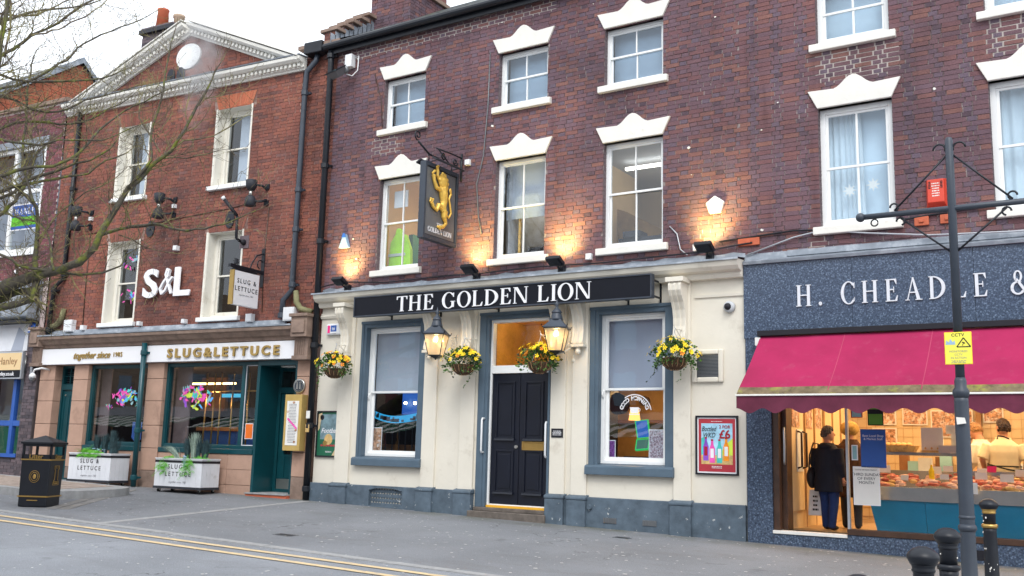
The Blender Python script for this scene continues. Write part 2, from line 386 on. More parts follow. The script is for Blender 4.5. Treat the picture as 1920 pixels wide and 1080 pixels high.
def part(mb, name, mats, parent, M=None, label=None, bev=0, stuff=False, norm=True):
    o = link(mesh(mb, name, mats, norm), name, parent, M, label)
    if bev:
        b = o.modifiers.new('bevel', 'BEVEL'); b.width = bev; b.segments = 2; b.limit_method = 'ANGLE'; b.angle_limit = .6
    if stuff: o['kind'] = 'stuff'
    return o
def tag(o, label, cat, group=None):
    o['label'] = label; o['category'] = cat
    if group: o['group'] = group
    return o
def thing(name, label, cat, loc=(0, 0, 0), M=I4, rz=0, group=None):
    o = bpy.data.objects.new(name, None); col.objects.link(o); o.empty_display_size = .2
    o.matrix_basis = M @ Matrix.Translation(loc) @ Matrix.Rotation(rz, 4, 'Z'); WM[o.name] = o.matrix_basis.copy()
    return tag(o, label, cat, group)
def solo(mb, name, mats, label, cat, loc=(0, 0, 0), M=I4, rz=0, group=None, bev=0):
    o = link(mesh(mb, name, mats), name, None, M @ Matrix.Translation(loc) @ Matrix.Rotation(rz, 4, 'Z'))
    if bev:
        b = o.modifiers.new('bevel', 'BEVEL'); b.width = bev; b.segments = 2; b.limit_method = 'ANGLE'; b.angle_limit = .6
    return tag(o, label, cat, group)
def struct(mb, name, mats, norm=True):
    o = link(mesh(mb, name, mats, norm), name); o['kind'] = 'structure'; return o
def copytree(o, loc_m, label, parent=None):
    c = o.copy(); col.objects.link(c)
    if parent is None: c.matrix_basis = loc_m; c['label'] = label; WM[c.name] = loc_m.copy()
    else:
        c.parent = parent; WM[c.name] = WM[parent.name] @ c.matrix_basis; CH.setdefault(parent.name, []).append(c)
    for ch in [x for x in list(KIDS(o))]: copytree(ch, None, None, c)
    return c
def KIDS(o): return CH.get(o.name, [])
def project(p):
    q = CR.transposed() @ (Vector(p)-CLOC)
    if q.z > -.2: return None
    return 960+1840*q.x/-q.z, 540-1840*q.y/-q.z, -q.z
SL = Matrix.Translation((-13, 0, 0)) @ Matrix.Rotation(math.radians(4.754), 4, 'Z')   # frame of the bar's and the shop's front
def zg(x, y): return .38-.0195*(x+4.75)+.03*y

# ------------------------------------------------------------------ text (built-in sans) and carved roman capitals
def sans(txt, h, parent, mat_, x=0, y=0, z=0, depth=.004, name='lettering', M=None, align='CENTER', shear=0, sx=1, bold=0, space=1.0, R=None, line=1.0, label=None):
    cu = bpy.data.curves.new(name, 'FONT'); cu.body = txt; cu.size = h/.72; cu.align_x = align; cu.extrude = depth/2
    cu.shear = shear; cu.offset = bold; cu.space_character = space; cu.space_line = line; cu.resolution_u = 3
    ob = bpy.data.objects.new('tmp', cu); me = bpy.data.meshes.new_from_object(ob)
    bpy.data.objects.remove(ob); bpy.data.curves.remove(cu)
    T = Matrix.Translation((x, y-depth/2, z)) @ (R or I4) @ Matrix(((sx, 0, 0, 0), (0, 0, 1, 0), (0, 1, 0, 0), (0, 0, 0, 1)))
    me.transform(T); me.name = name; me.materials.clear(); me.materials.append(MATS[mat_]); 
    bm = bmesh.new(); bm.from_mesh(me); bmesh.ops.recalc_face_normals(bm, faces=bm.faces); bm.to_mesh(me); bm.free()
    return link(me, name, parent, M, label)
def rect(x0, x1, y0, y1): return [(x0, y0), (x1, y0), (x1, y1), (x0, y1)]
def arc(cx, cy, rx, ry, ix, iy, a0, a1, n=24):
    out = []
    for i in range(n):
        p, q = math.radians(a0+(a1-a0)*i/n), math.radians(a0+(a1-a0)*(i+1)/n)
        out.append([(cx+rx*math.cos(p), cy+ry*math.sin(p)), (cx+rx*math.cos(q), cy+ry*math.sin(q)), (cx+ix*math.cos(q), cy+iy*math.sin(q)), (cx+ix*math.cos(p), cy+iy*math.sin(p))])
    return out
def glyph(c, T=.15, t=.05, s=.035, e=.07):
    def stem(x, w=T, y0=0, y1=1, bs=True, ts=True):
        o = [rect(x, x+w, y0, y1)]
        if bs: o.append(rect(x-e, x+w+e, y0, y0+s))
        if ts: o.append(rect(x-e, x+w+e, y1-s, y1))
        return o
    if c == 'H': return stem(e)+stem(.62)+[rect(e+T, .62, .49, .49+t)], .84+e
    if c == 'I': return stem(e), T+2*e
    if c == 'T': return stem(.3)+[rect(.02, .73, 1-t, 1), [(.02, .78), (.05, .78), (.1, 1-t), (.02, 1-t)], [(.73, .78), (.7, .78), (.65, 1-t), (.73, 1-t)]], .75
    if c in 'EL':
        o = stem(e)+[rect(e+T, .6, 0, t), [(.64, .26), (.61, .26), (.5, t), (.6, 0)]]
        if c == 'L': return o, .67
        return o+[rect(e+T, .58, 1-t, 1), [(.6, .76), (.57, .76), (.47, 1-t), (.58, 1)], rect(e+T, .42, .5, .5+t), rect(.42, .455, .4, .65)], .68
    if c == 'N': return [rect(.07, .07+t, 0, 1), rect(0, .2, 0, s), rect(0, .12, 1-s, 1), rect(.74, .74+t, 0, 1), rect(.65, .87, 1-s, 1), [(.06, 1), (.24, 1), (.79, 0), (.66, 0)]], .88
    if c == 'O': return arc(.43, .5, .43, .53, .27, .48, 0, 360, 40), .86
    if c == 'D': return stem(e)+arc(e+T-.02, .5, .62, .5, .44, .45, -90, 90, 22), .86
    if c in 'GC':
        o = arc(.43, .5, .43, .53, .27, .48, 42, 318, 34)+[[(.72, .7), (.75, .7), (.75, .98), (.66, .88)], [(.7, .22), (.75, .3), (.73, .1), (.64, .07)]]
        if c == 'C': return o, .8
        return o+[rect(.62, .77, .05, .44), rect(.54, .84, .44-s, .44)], .88
    if c == 'A': return [[(.09, 0), (.14, 0), (.43, .95), (.4, 1.02)], [(.6, 0), (.78, 0), (.45, 1.02), (.37, 1.0)], rect(0, .22, 0, s), rect(.52, .87, 0, s), rect(.2, .63, .32, .32+t)], .87
    if c == '.': return arc(.12, .08, .09, .09, .001, .001, 0, 360, 16), .24
    if c == '&': return arc(.38, .76, .2, .25, .1, .19, 0, 360, 24)+arc(.36, .27, .34, .29, .2, .22, 60, 330, 26)+[[(.22, .68), (.36, .66), (.88, 0), (.7, 0)], [(.62, .2), (.66, .16), (.84, .5), (.78, .52)], rect(.68, .92, .5, .5+s)], .95
    return [], .35
def roman(txt, x0, x1, z0, h, y, depth, parent, mat_, M=None, gap=.14, wt=.15):
    adv = []; tot = 0
    for c in txt: p, a = glyph(c, wt); adv.append((c, p, a)); tot += a+gap
    tot -= gap; s = (x1-x0)/(tot*h); x = x0
    for c, p, a in adv:
        if p:
            mb = MB()
            for i, poly in enumerate(p):
                mb.prism([(x+px*h*s, z0+pz*h) for px, pz in poly], y-depth-.0004*(i % 9), y)
            part(mb, 'letter', mat_, parent, M)
        x += (a+gap)*h*s
# ------------------------------------------------------------------ brickwork
CO, PER, STR = .068, .345, .226
def subtract(iv, cuts):
    for a, b in cuts:
        out = []
        for x0, x1 in iv:
            if b <= x0 or a >= x1: out.append((x0, x1)); continue
            if a > x0: out.append((x0, a))
            if b < x1: out.append((b, x1))
        iv = out
    return iv
def bricks(root, M, spans, z0, z1, matname, seed, zones=(), y=0.0, co=CO, individual=300, stretcher=False, joint=.009, rndf=None, name='brick', jit=.003):
    """spans(z) -> intervals of wall at that height; each brick is its own block, standing a few mm proud of the mortar"""
    rr = random.Random(seed); L = []
    rows = int((z1-z0)/co)
    for k in range(rows):
        za = z0+k*co; zm = za+co/2; iv = spans(zm)
        if not iv: continue
        lo = min(a for a, b in iv); hi = max(b for a, b in iv)
        if stretcher: units = [.226]; per = .226+joint; x = lo-per*(.5 if k % 2 else 0)-.05; i = 0
        else: units = [STR, PER-STR-joint]; x = lo-(PER/2 if k % 2 else 0)-.07
        i = 0
        while x < hi:
            wd = units[i % len(units)]+rr.uniform(-.006, .006); i += 1
            for a, b in iv:
                xa, xb = max(x, a+.002), min(x+wd-.001, b-.002)
                if xb-xa > .03:
                    zz_ = any(a_ < (xa+xb)/2 < b_ and c_ < zm < d_ for a_, b_, c_, d_ in zones)
                    if zz_: xa += .004; xb -= .004
                    dz = rr.uniform(-.0025, .0025)
                    L.append((i % 2, xa, xb, za+joint*.2+dz+rr.uniform(0, .0025), za+co-joint*.2+dz-rr.uniform(0, .0025)-(.009 if zz_ else 0), rr.uniform(0, jit)+(rr.random() < .05)*rr.uniform(0, jit*2)))
            x += wd+joint+.005
    big = []
    for i, (hd, xa, xb, za, zb, p) in enumerate(L):
        q = project(M @ Vector(((xa+xb)/2, y, (za+zb)/2)))
        if q and -5 < q[0] < 1925 and -5 < q[1] < 1085: big.append(((xb-xa)/q[2]*1840, i))
    big.sort(reverse=True); sel = set(i for _, i in big[:individual])
    mb = MB(); protos = []
    for k in range(10):
        b = MB(); r2 = random.Random(k*7+seed)
        c = [r2.uniform(-.03, .03) for _ in range(8)]
        b.add([(-.5, -.5+c[0]*.0, -.5+c[1]), (.5, -.5, -.5+c[2]), (.5, .5, -.5+c[2]), (-.5, .5, -.5+c[1]), (-.5, -.5, .5+c[3]), (.5, -.5, .5+c[4]), (.5, .5, .5+c[4]), (-.5, .5, .5+c[3])],
              [(4, 5, 6, 7), (3, 2, 1, 0), (0, 1, 5, 4), (1, 2, 6, 5), (3, 0, 4, 7)])
        protos.append(mesh(b, 'brick', matname, False))
    for i, (hd, xa, xb, za, zb, p) in enumerate(L):
        v = rr.random()
        if rndf: v = rndf(v, hd)
        if i in sel:
            o = bpy.data.objects.new(name, protos[i % 10]); col.objects.link(o); o.parent = root
            T = M @ Matrix.Translation(((xa+xb)/2, y-p+.01, (za+zb)/2)) @ Matrix.Diagonal((xb-xa, .02, zb-za, 1))
            o.matrix_basis = WM[root.name].inverted() @ T; o.color = (v, 0, 0, 1)
        else:
            mb.r = v; j = rr.uniform(-.002, .002); y0 = y-p
            mb.add([(xa, y0, za+j), (xb, y0, za), (xb, y+.02, za), (xa, y+.02, za+j), (xa, y0, zb), (xb, y0, zb+j), (xb, y+.02, zb+j), (xa, y+.02, zb)],
                   [(4, 5, 6, 7), (3, 2, 1, 0), (0, 1, 5, 4), (1, 2, 6, 5), (3, 0, 4, 7)])
    for a_, b_, c_, d_ in zones: part(MB().box(a_, b_, y+.004, y+.0075, c_, d_), 'pointing', 'white_mortar', root, M)
    if mb.v:
        me = mesh(mb, 'brickwork', matname, False)
        at = me.attributes.new('rnd', 'FLOAT', 'FACE'); at.data.foreach_set('value', mb.rnd)
        o = link(me, 'brickwork', root, M); o['kind'] = 'stuff'; o.color = (0, 0, 0, 1)
    return len(L)
def holed_wall(mb, x0, x1, z0, z1, y, holes, depth=0, clip=None):
    """flat sheet in XZ with rectangular holes and their reveals"""
    xs = sorted(set([x0, x1]+[h[0] for h in holes]+[h[1] for h in holes])); zs = sorted(set([z0, z1]+[h[2] for h in holes]+[h[3] for h in holes]))
    xs = [x for x in xs if x0 <= x <= x1]; zs = [z for z in zs if z0 <= z <= z1]
    for i in range(len(xs)-1):
        for j in range(len(zs)-1):
            cx, cz = (xs[i]+xs[i+1])/2, (zs[j]+zs[j+1])/2
            if any(h[0] < cx < h[1] and h[2] < cz < h[3] for h in holes): continue
            mb.quad((xs[i], y, zs[j]), (xs[i+1], y, zs[j]), (xs[i+1], y, zs[j+1]), (xs[i], y, zs[j+1]))
    if depth:
        for a, b, c, d in holes:
            mb.quad((a, y, c), (a, y+depth, c), (a, y+depth, d), (a, y, d)); mb.quad((b, y+depth, c), (b, y, c), (b, y, d), (b, y+depth, d))
            mb.quad((a, y, d), (a, y+depth, d), (b, y+depth, d), (b, y, d)); mb.quad((a, y+depth, c), (a, y, c), (b, y, c), (b, y+depth, c))
    return mb
def frame_mb(x0, x1, z0, z1, y0, y1, wl, wr=None, wt=None, wb=None):
    wr = wl if wr is None else wr; wt = wl if wt is None else wt; wb = wl if wb is None else wb
    mb = MB(); mb.box(x0, x0+wl, y0, y1, z0, z1); mb.box(x1-wr, x1, y0, y1, z0, z1)
    mb.box(x0+wl, x1-wr, y0+.001, y1-.001, z1-wt, z1); mb.box(x0+wl, x1-wr, y0+.001, y1-.001, z0, z0+wb); return mb
def sash_window(root, M, x0, x1, z0, z1, y=.1, cols=2, fw=.055, sw=.035, mr=None, pmat='white_paint', glass='pane', lowered=.03, bar=.022):
    """box frame, an upper and a lower sash with their glazing bars and panes"""
    w_ = part(frame_mb(x0, x1, z0, z1, y, y+.12, fw, fw, fw, fw*.8), 'window', pmat, root, M, bev=.004)
    mid = mr or (z0+z1)/2; a, b = x0+fw, x1-fw
    for nm, c, d, yy in (('u', mid-.02, z1-fw, y+.02), ('l', z0+fw*.8, mid+.02, y+.02+lowered)):
        wb = .055 if nm == 'l' else .035
        s_ = part(frame_mb(a, b, c, d, yy, yy+.03, sw, sw, .035, wb), 'sash', pmat, w_, M, bev=.003)
        if cols > 1:
            for k in range(1, cols):
                xc = a+(b-a)*k/cols; g = MB(); g.box(xc-bar/2, xc+bar/2, yy-.004, yy+.026, c+wb+.001, d-.036); part(g, 'glazing_bar', pmat, w_, M)
        for k in range(cols):
            xa, xb = a+(b-a)*k/cols, a+(b-a)*(k+1)/cols
            xa += sw if k == 0 else bar/2; xb -= sw if k == cols-1 else bar/2
            p = MB(); p.box(xa-.003, xb+.003, yy+.012, yy+.016, c+wb-.003, d-.032); part(p, 'pane', glass, w_, M)
    return w_
def lintel(root, M, x0, x1, z, mat_='white_stone'):
    xc = (x0+x1)/2; P = [(x0, z), (x1, z), (x1+.13, z+.27), (xc+.27, z+.255)]
    for i in range(9):
        a = i/8; xx = xc+.22-.44*a; P.append((xx, z+.275+.15*math.sin(PI*a)**1.3))
    P += [(xc-.27, z+.255), (x0-.13, z+.27)]
    mb = MB(); mb.prism(P, -.035, .1); part(mb, 'lintel', mat_, root, M, bev=.006)
def sill(root, M, x0, x1, z, h=.12, out=.075, ext=.09, mat_='white_stone', y1=.11):
    mb = MB(); mb.xprism([(-out, z-h), (y1, z-h), (y1, z+.012), (-out, z-.012)], x0-ext, x1+ext); part(mb, 'sill', mat_, root, M, bev=.01)
def room(root, M, x0, x1, y0, y1, z0, z1, wall, back=None, floor='room_floor', ceil=None, name='interior'):
    mb = MB(); mb.cur = 0
    mb.quad((x0, y0, z0), (x0, y1, z0), (x0, y1, z1), (x0, y0, z1)); mb.quad((x1, y1, z0), (x1, y0, z0), (x1, y0, z1), (x1, y1, z1))
    mb.cur = 1; mb.quad((x0, y1, z0), (x1, y1, z0), (x1, y1, z1), (x0, y1, z1))
    mb.cur = 2; mb.quad((x0, y0, z0), (x1, y0, z0), (x1, y1, z0), (x0, y1, z0))
    mb.cur = 3; mb.quad((x0, y0, z1), (x0, y1, z1), (x1, y1, z1), (x1, y0, z1))
    return part(mb, name, [wall, back or wall, floor, ceil or wall], root, M)
def lamp(kind, name, loc, energy, color, size=.1, M=I4, parent=None, target=None, spot=None, blend=.5, sy=None):
    l = bpy.data.lights.new(name, kind); l.energy = energy; l.color = color
    if kind == 'AREA':
        l.size = size
        if sy: l.shape = 'RECTANGLE'; l.size_y = sy
    else: l.shadow_soft_size = size
    if kind == 'SPOT': l.spot_size = spot; l.spot_blend = blend
    o = bpy.data.objects.new(name, l); col.objects.link(o); p = M @ Vector(loc)
    rot = I4
    if target is not None: rot = ((M @ Vector(target))-p).to_track_quat('-Z', 'Y').to_matrix().to_4x4()
    T = Matrix.Translation(p) @ rot
    if parent is not None: o.parent = parent; o.matrix_basis = WM[parent.name].inverted() @ T
    else: o.matrix_basis = T
    return o

# ------------------------------------------------------------------ ground
g = MB(); XS = [-260, -60, -24, -12, 0, 8, 260]
def gsheet(mb, x0, x1, y0, y1, dz):
    mb.quad((x0, y0, zg(x0, y0)+dz), (x1, y0, zg(x1, y0)+dz), (x1, y1, zg(x1, y1)+dz), (x0, y1, zg(x0, y1)+dz))
gsheet(g, -260, 260, -260, 260, -.012); struct(g, 'ground', 'road_tar')
g = MB(); gsheet(g, -60, 40, -4.93, 3, 0); struct(g, 'pavement', 'pavement_tar')
g = MB(); gsheet(g, -80, 60, -19, -4.95, -.004); struct(g, 'road', 'road_tar')
kerb = struct(MB().box(-.1, .1, -.05, .05, -.3, -.2), 'kerb', 'kerb_stone'); 
def slope_part(x0, x1, y0, y1, dz, th, name, m_, parent, jit=.0, rr=R_):
    a = rr.uniform(-jit, jit); mb = MB(); g_ = .003
    x0 += g_; x1 -= g_
    c = [(x0, y0), (x1, y0), (x1, y1), (x0, y1)]
    mb.add([(x, y, zg(x, y)+dz-th) for x, y in c]+[(x, y, zg(x, y)+dz+a) for x, y in c], [(3, 2, 1, 0), (4, 5, 6, 7), (0, 1, 5, 4), (1, 2, 6, 5), (2, 3, 7, 6), (3, 0, 4, 7)])
    return part(mb, name, m_, parent)
x = -30.0
while x < 1:
    slope_part(x, x+.91, -5.0+.0, -4.87, .012, .05, 'kerb_stone', 'kerb_stone', kerb, .002); x += .915
for nm, ya in (('a', -5.33), ('b', -5.66)):
    g = MB(); gsheet(g, -40, 6, ya, ya+.1, .004); struct(g, 'road_marking', 'yellow_line')
# bands of paving that run from the kerb to the fronts
for (xa, ya), (xb, yb), wd, n, m_ in (((-12.93, -.2), (-12.3, -4.85), .17, 10, 'kerb_stone'), ((-17.0, -1.1), (-14.5, -4.2), .17, 26, 'setts'), ((-16.83, -.98), (-14.3, -4.12), .17, 26, 'setts')):
    band = struct(MB().box(xa-.01, xa+.01, ya-.01, ya+.01, zg(xa, ya)-.2, zg(xa, ya)-.15), 'stone_band', m_)
    d = Vector((xb-xa, yb-ya)); ln = d.length; d.normalize(); pn = Vector((-d.y, d.x))
    for k in range(n):
        a0, a1 = ln*k/n+.006, ln*(k+1)/n-.006; dz = .005+R_.uniform(0, .003)
        c = [Vector((xa, ya))+d*a0+pn*wd/2, Vector((xa, ya))+d*a0-pn*wd/2, Vector((xa, ya))+d*a1-pn*wd/2, Vector((xa, ya))+d*a1+pn*wd/2]
        mb = MB(); mb.add([(p.x, p.y, zg(p.x, p.y)-.05) for p in c]+[(p.x, p.y, zg(p.x, p.y)+dz) for p in c], [(3, 2, 1, 0), (4, 5, 6, 7), (0, 1, 5, 4), (1, 2, 6, 5), (2, 3, 7, 6), (3, 0, 4, 7)])
        part(mb, 'stone', m_, band)
# raised paved island on the left with a rounded stone end
isl = []
for k in range(9):
    a = -PI/2+PI*k/8; isl.append((-16.05+.42*math.cos(a), -2.55+.85*math.sin(a)))
isl = [(-26, -3.4)]+isl+[(-26, -1.7)]
mb = MB(); n = len(isl)
mb.add([(x, y, zg(x, y)-.05) for x, y in isl]+[(x, y, zg(x, y)+.14) for x, y in isl], [tuple(range(n, 2*n))]+[(i, (i+1) % n, (i+1) % n+n, i+n) for i in range(n)])
island = struct(mb, 'paved_island', 'kerb_stone')
for i in range(30):
    for j in range(6):
        xa = -22.5+i*.21; ya = -3.22+j*.225
        if xa > -16.0 and not (0 < j < 5): continue
        slope_part(xa, xa+.21, ya+.004, ya+.221, .147, .03, 'paver', 'paver', island, .003)
# blossom petals and gum spots scattered on the ground
mb = MB(); rr = random.Random(3)
for i in range(1500):
    x_ = rr.uniform(-24, 1); y_ = rr.uniform(-8.5, -.2) if rr.random() < .75 else rr.uniform(-4, -.1)
    s_ = rr.uniform(.008, .028)*(1.3 if rr.random() < .1 else 1); a = rr.uniform(0, PI); z_ = zg(x_, y_)+.0075
    pts = [(x_+s_*math.cos(a+2*PI*k/5)*rr.uniform(.5, 1.2), y_+s_*math.sin(a+2*PI*k/5)*rr.uniform(.4, .8), z_) for k in range(5)]
    mb.add(pts, [(0, 1, 2, 3, 4)])
o = struct(mb, 'petals', 'petal_white'); o['kind'] = 'stuff'; o['label'] = 'small pale petals and gum spots scattered over the pavement and road'; o['category'] = 'litter'

# ------------------------------------------------------------------ the pub
pub = thing('pub_building', 'purple brick pub with cream rendered ground floor and blue window surrounds', 'building', (-8.86, 0, .4))
butcher = thing('butcher_shop', 'butcher shop with blue granite front below purple brick upper floors at the right', 'building', (-1.5, 0, .33))
OPA = [(-11.74, -10.76), (-9.14, -8.14), (-7.06, -6.02)]; OPB = [(-3.63, -2.62), (-1.42, -.41)]
ROWS = [(4.74, 6.47), (7.44, 8.43)]
def upper(root, x0, x1, ops, seed, nind, zones):
    holes = [(a, b, c, d) for a, b in ops for c, d in ROWS]
    mb = MB(); holed_wall(mb, x0, x1, 4.2, 9.28, .008, holes, .2); part(mb, 'mortar_wall', 'mortar_pub', root, I4, norm=False)
    def spans(z):
        cuts = [(a-.0, b+.0) for a, b, c, d in holes if c-.06 < z < d+.02]
        j = .06 if int((z-4.2)/CO) % 2 else -.06
        return subtract([(x0+(j if x0 > -6 else 0), x1+(j if x1 < -1 else 0))], cuts)
    def tint(v, header):                    # burnt bluish headers, redder stretchers
        return v*.62 if header == 0 else .38+v*.64
    bricks(root, I4, spans, 4.2, 9.28, 'brick_pub', seed, individual=nind, rndf=tint, zones=zones)
    rr_ = random.Random(seed); mb = MB()
    for k in range(34 if x0 < -6 else 18):
        x_, z_ = rr_.uniform(x0+.2, x1-.2), rr_.uniform(4.6, 9.1)
        if any(a-.2 < x_ < b+.2 and c-.2 < z_ < d+.5 for a, b, c, d in holes): continue
        s_ = rr_.uniform(.008, .03); mb.prism([(x_+s_*rr_.uniform(.5, 1.4)*math.cos(q*1.05), z_+s_*rr_.uniform(.5, 1.2)*math.sin(q*1.05)) for q in range(6)], -.012, .004)
    part(mb, 'plaster_spots', 'white_stone', root, I4, stuff=True)
    for a, b in ops:
        for c, d in ROWS:
            lintel(root, I4, a, b, d); sill(root, I4, a, b, c)
upper(pub, -13.0, -4.722, OPA, 11, 300, [(-12.95, -8.0, 8.99, 9.2), (-12.0, -11.3, 6.95, 7.3)])
upper(butcher, -4.718, 1.8, OPB, 12, 300, [(-3.65, -2.5, 6.82, 7.31), (-1.45, -.2, 6.8, 7.31), (-3.8, -3.55, 4.4, 4.6)])
# reveals of brick beside each opening (headers turned into the opening)
for root, ops in ((pub, OPA), (butcher, OPB)):
    for a, b in ops:
        for c, d in ROWS:
            mb = MB(); k = 0; z = c
            while z < d-.03:
                mb.box(a-.02, a+.006, .012, .1, z+.004, z+.06); mb.box(b-.006, b+.02, .012, .1, z+.004, z+.06); z += CO
            part(mb, 'reveal', 'brick_dark', root, I4, stuff=True)
IN = {0: [('room_cream', 'blind_grey'), ('blind_blue',)*2], }
for i, (a, b) in enumerate(OPA):
    for j, (c, d) in enumerate(ROWS):
        wdw = sash_window(pub, I4, a, b, c, d, .1, mr=(5.64 if j == 0 else 7.95), sw=.03)
        if j == 1:
            mb = MB(); mb.box(a+.02, b-.02, .34, .35, c, d); part(mb, 'blind', 'blind_blue', wdw, I4)
        elif i == 1:
            mb = MB(); mb.box(a+.02, b-.02, .34, .35, c+.75, d); part(mb, 'blind', 'blind_grey', wdw, I4)
for i, (a, b) in enumerate(OPB):
    for j, (c, d) in enumerate(ROWS):
        wdw = sash_window(butcher, I4, a, b, c, d, .1, mr=(5.6 if j == 0 else 7.93), fw=.075, sw=.04, lowered=.015, bar=.03)
        if j == 0:
            mb = MB(); n = 44; mb.smooth = True
            x0c = a+.04; x1c = b-.04 if i else a+.56
            vs = []
            for k in range(n+1):
                t_ = k/n; yy = .3+.018*math.sin(t_*44+1.3*math.sin(t_*9)); vs += [(x0c+(x1c-x0c)*t_, yy, c), (x0c+(x1c-x0c)*t_*(.93 if i == 0 else 1), yy, d)]
            mb.add(vs, [(2*k, 2*k+2, 2*k+3, 2*k+1) for k in range(n)]); part(mb, 'curtain', 'net_curtain', wdw, I4)
        if i == 0 and j == 0:
            for sx_, sz_ in ((a+.37, 5.26), (a+.69, 5.31)):
                mb = MB(); P = []
                for k in range(16):
                    r = .1 if k % 2 == 0 else .045; P.append((sx_+r*math.cos(2*PI*k/16), sz_+r*math.sin(2*PI*k/16)))
                mb.prism(P, .165, .169); part(mb, 'star_decoration', 'paper', wdw, I4)
        mb = MB(); mb.box(a-.02, b+.02, .36, .37, c-.1, d+.1); part(mb, 'pane_backing', 'blind_sky_reflection', wdw, I4)  # pale blue backing: blinds plus sky reflection, put into its colour
# rooms behind the first floor windows
rm = room(pub, I4, -11.95, -10.3, .23, 2.4, 4.5, 6.75, 'room_cream', 'room_amber', name='room')
mb = MB(); mb.box(-11.72, -11.62, .9, 1.7, 4.5, 5.6); part(mb, 'green_door', 'door_green', rm, I4)
mb = MB(); mb.prism([(-11.82, 4.6), (-11.42, 4.6), (-11.4, 4.95), (-11.36, 4.62), (-11.26, 4.64), (-11.3, 5.2), (-11.42, 5.48), (-11.52, 5.52), (-11.56, 5.62), (-11.64, 5.62), (-11.67, 5.5), (-11.78, 5.35)], .42, .52); part(mb, 'hi_vis_jacket', 'hi_vis', rm, I4, bev=.02)
mb = MB(); mb.box(-11.8, -11.4, .405, .42, 5.08, 5.13); mb.box(-11.81, -11.41, .405, .42, 4.8, 4.85); part(mb, 'reflective_band', 'reflective', rm, I4)
mb = MB(); mb.box(-11.62, -11.3, .3, .32, 5.98, 6.3); mb.box(-11.58, -11.34, .295, .3, 6.02, 6.26); part(mb, 'wall_vent', 'plastic_white', rm, I4)
rm = room(pub, I4, -9.4, -7.9, .23, 3, 4.5, 6.75, 'room_cream', 'blind_grey', name='room')
mb = MB(); mb.box(-8.9, -8.86, .4, .44, 4.7, 5.6); part(mb, 'wooden_pole', 'bread', rm, I4)
mb = MB(); mb.box(-9.1, -8.15, .9, 1.4, 4.5, 5.1); part(mb, 'dark_desk', 'charcoal', rm, I4)
rm = room(pub, I4, -9.0, -5.8, .23, 4, 4.5, 6.75, 'blind_grey', 'room_cream', name='room', ceil='blind_grey')
part(MB().prism([(-8.2, 4.5), (-6.6, 4.5), (-6.6, 5.1), (-7.0, 5.5), (-7.7, 5.9), (-8.2, 6.1)], 2.2, 2.3), 'roof_reflection_shape', 'room_amber', rm, I4)  # amber sheet cut to roof outlines, stands in for their reflection in the pane
mb = MB(); mb.box(-7.6, -6.3, 1.9, 1.96, 6.6, 6.65); part(mb, 'tube_light', 'tube_light', rm, I4)
mb = MB(); mb.box(-7.0, -6.05, .45, .9, 4.6, 4.98); mb.box(-6.9, -6.6, .4, .7, 4.98, 5.08); part(mb, 'filing_boxes', 'charcoal', rm, I4)
for xx in (-11.1, -8.6, -6.5): lamp('POINT', 'room_lamp', (xx, 1.2 if xx < -7 else 2.4, 5.6 if xx < -11 else 6.2), 8 if xx < -7 else 6, (1, .72, .38) if xx < -11 else (1, .85, .65), .15, parent=pub)
# eaves, gutter and roof
mb = MB(); mb.box(-13.1, 1.8, -.1, .02, 9.26, 9.34); part(mb, 'soffit_board', 'cream_paint', pub, I4)
mb = MB(); mb.box(-13.1, 1.8, -.12, -.1, 9.18, 9.36); part(mb, 'fascia_board', 'black_metal', pub, I4)
mb = MB(); mb.tube([(-13.2, -.19, 9.33), (1.8, -.19, 9.33)], .065, 10); part(mb, 'gutter', 'black_metal', pub, I4)
mb = MB(); rr = random.Random(5)
for r in range(14):
    yb = -.2+r*.2; zb = 9.36+r*.2*.62; x = -13.15+(.15 if r % 2 else 0)
    while x < 1.7:
        wd = .29+rr.uniform(-.01, .01); t_ = rr.uniform(0, .008)
        mb.add([(x, yb, zb+t_), (x+wd, yb, zb+t_), (x+wd, yb+.26, zb+.161+t_), (x, yb+.26, zb+.161+t_), (x, yb, zb+t_+.014), (x+wd, yb, zb+t_+.014), (x+wd, yb+.26, zb+.175+t_), (x, yb+.26, zb+.175+t_)],
               [(3, 2, 1, 0), (4, 5, 6, 7), (0, 1, 5, 4), (1, 2, 6, 5), (2, 3, 7, 6), (3, 0, 4, 7)]); x += wd+.006
part(mb, 'roof', 'slate', pub, I4, stuff=True)
mb = MB(); mb.add([(-13.1, -.15, 9.34), (1.8, -.15, 9.34), (1.8, 5, 12.5), (-13.1, 5, 12.5), (1.8, 10, 9.3), (-13.1, 10, 9.3)], [(0, 1, 2, 3), (3, 2, 4, 5), (0, 3, 5), (1, 4, 2)]); part(mb, 'roof_slope', 'slate', pub, I4)
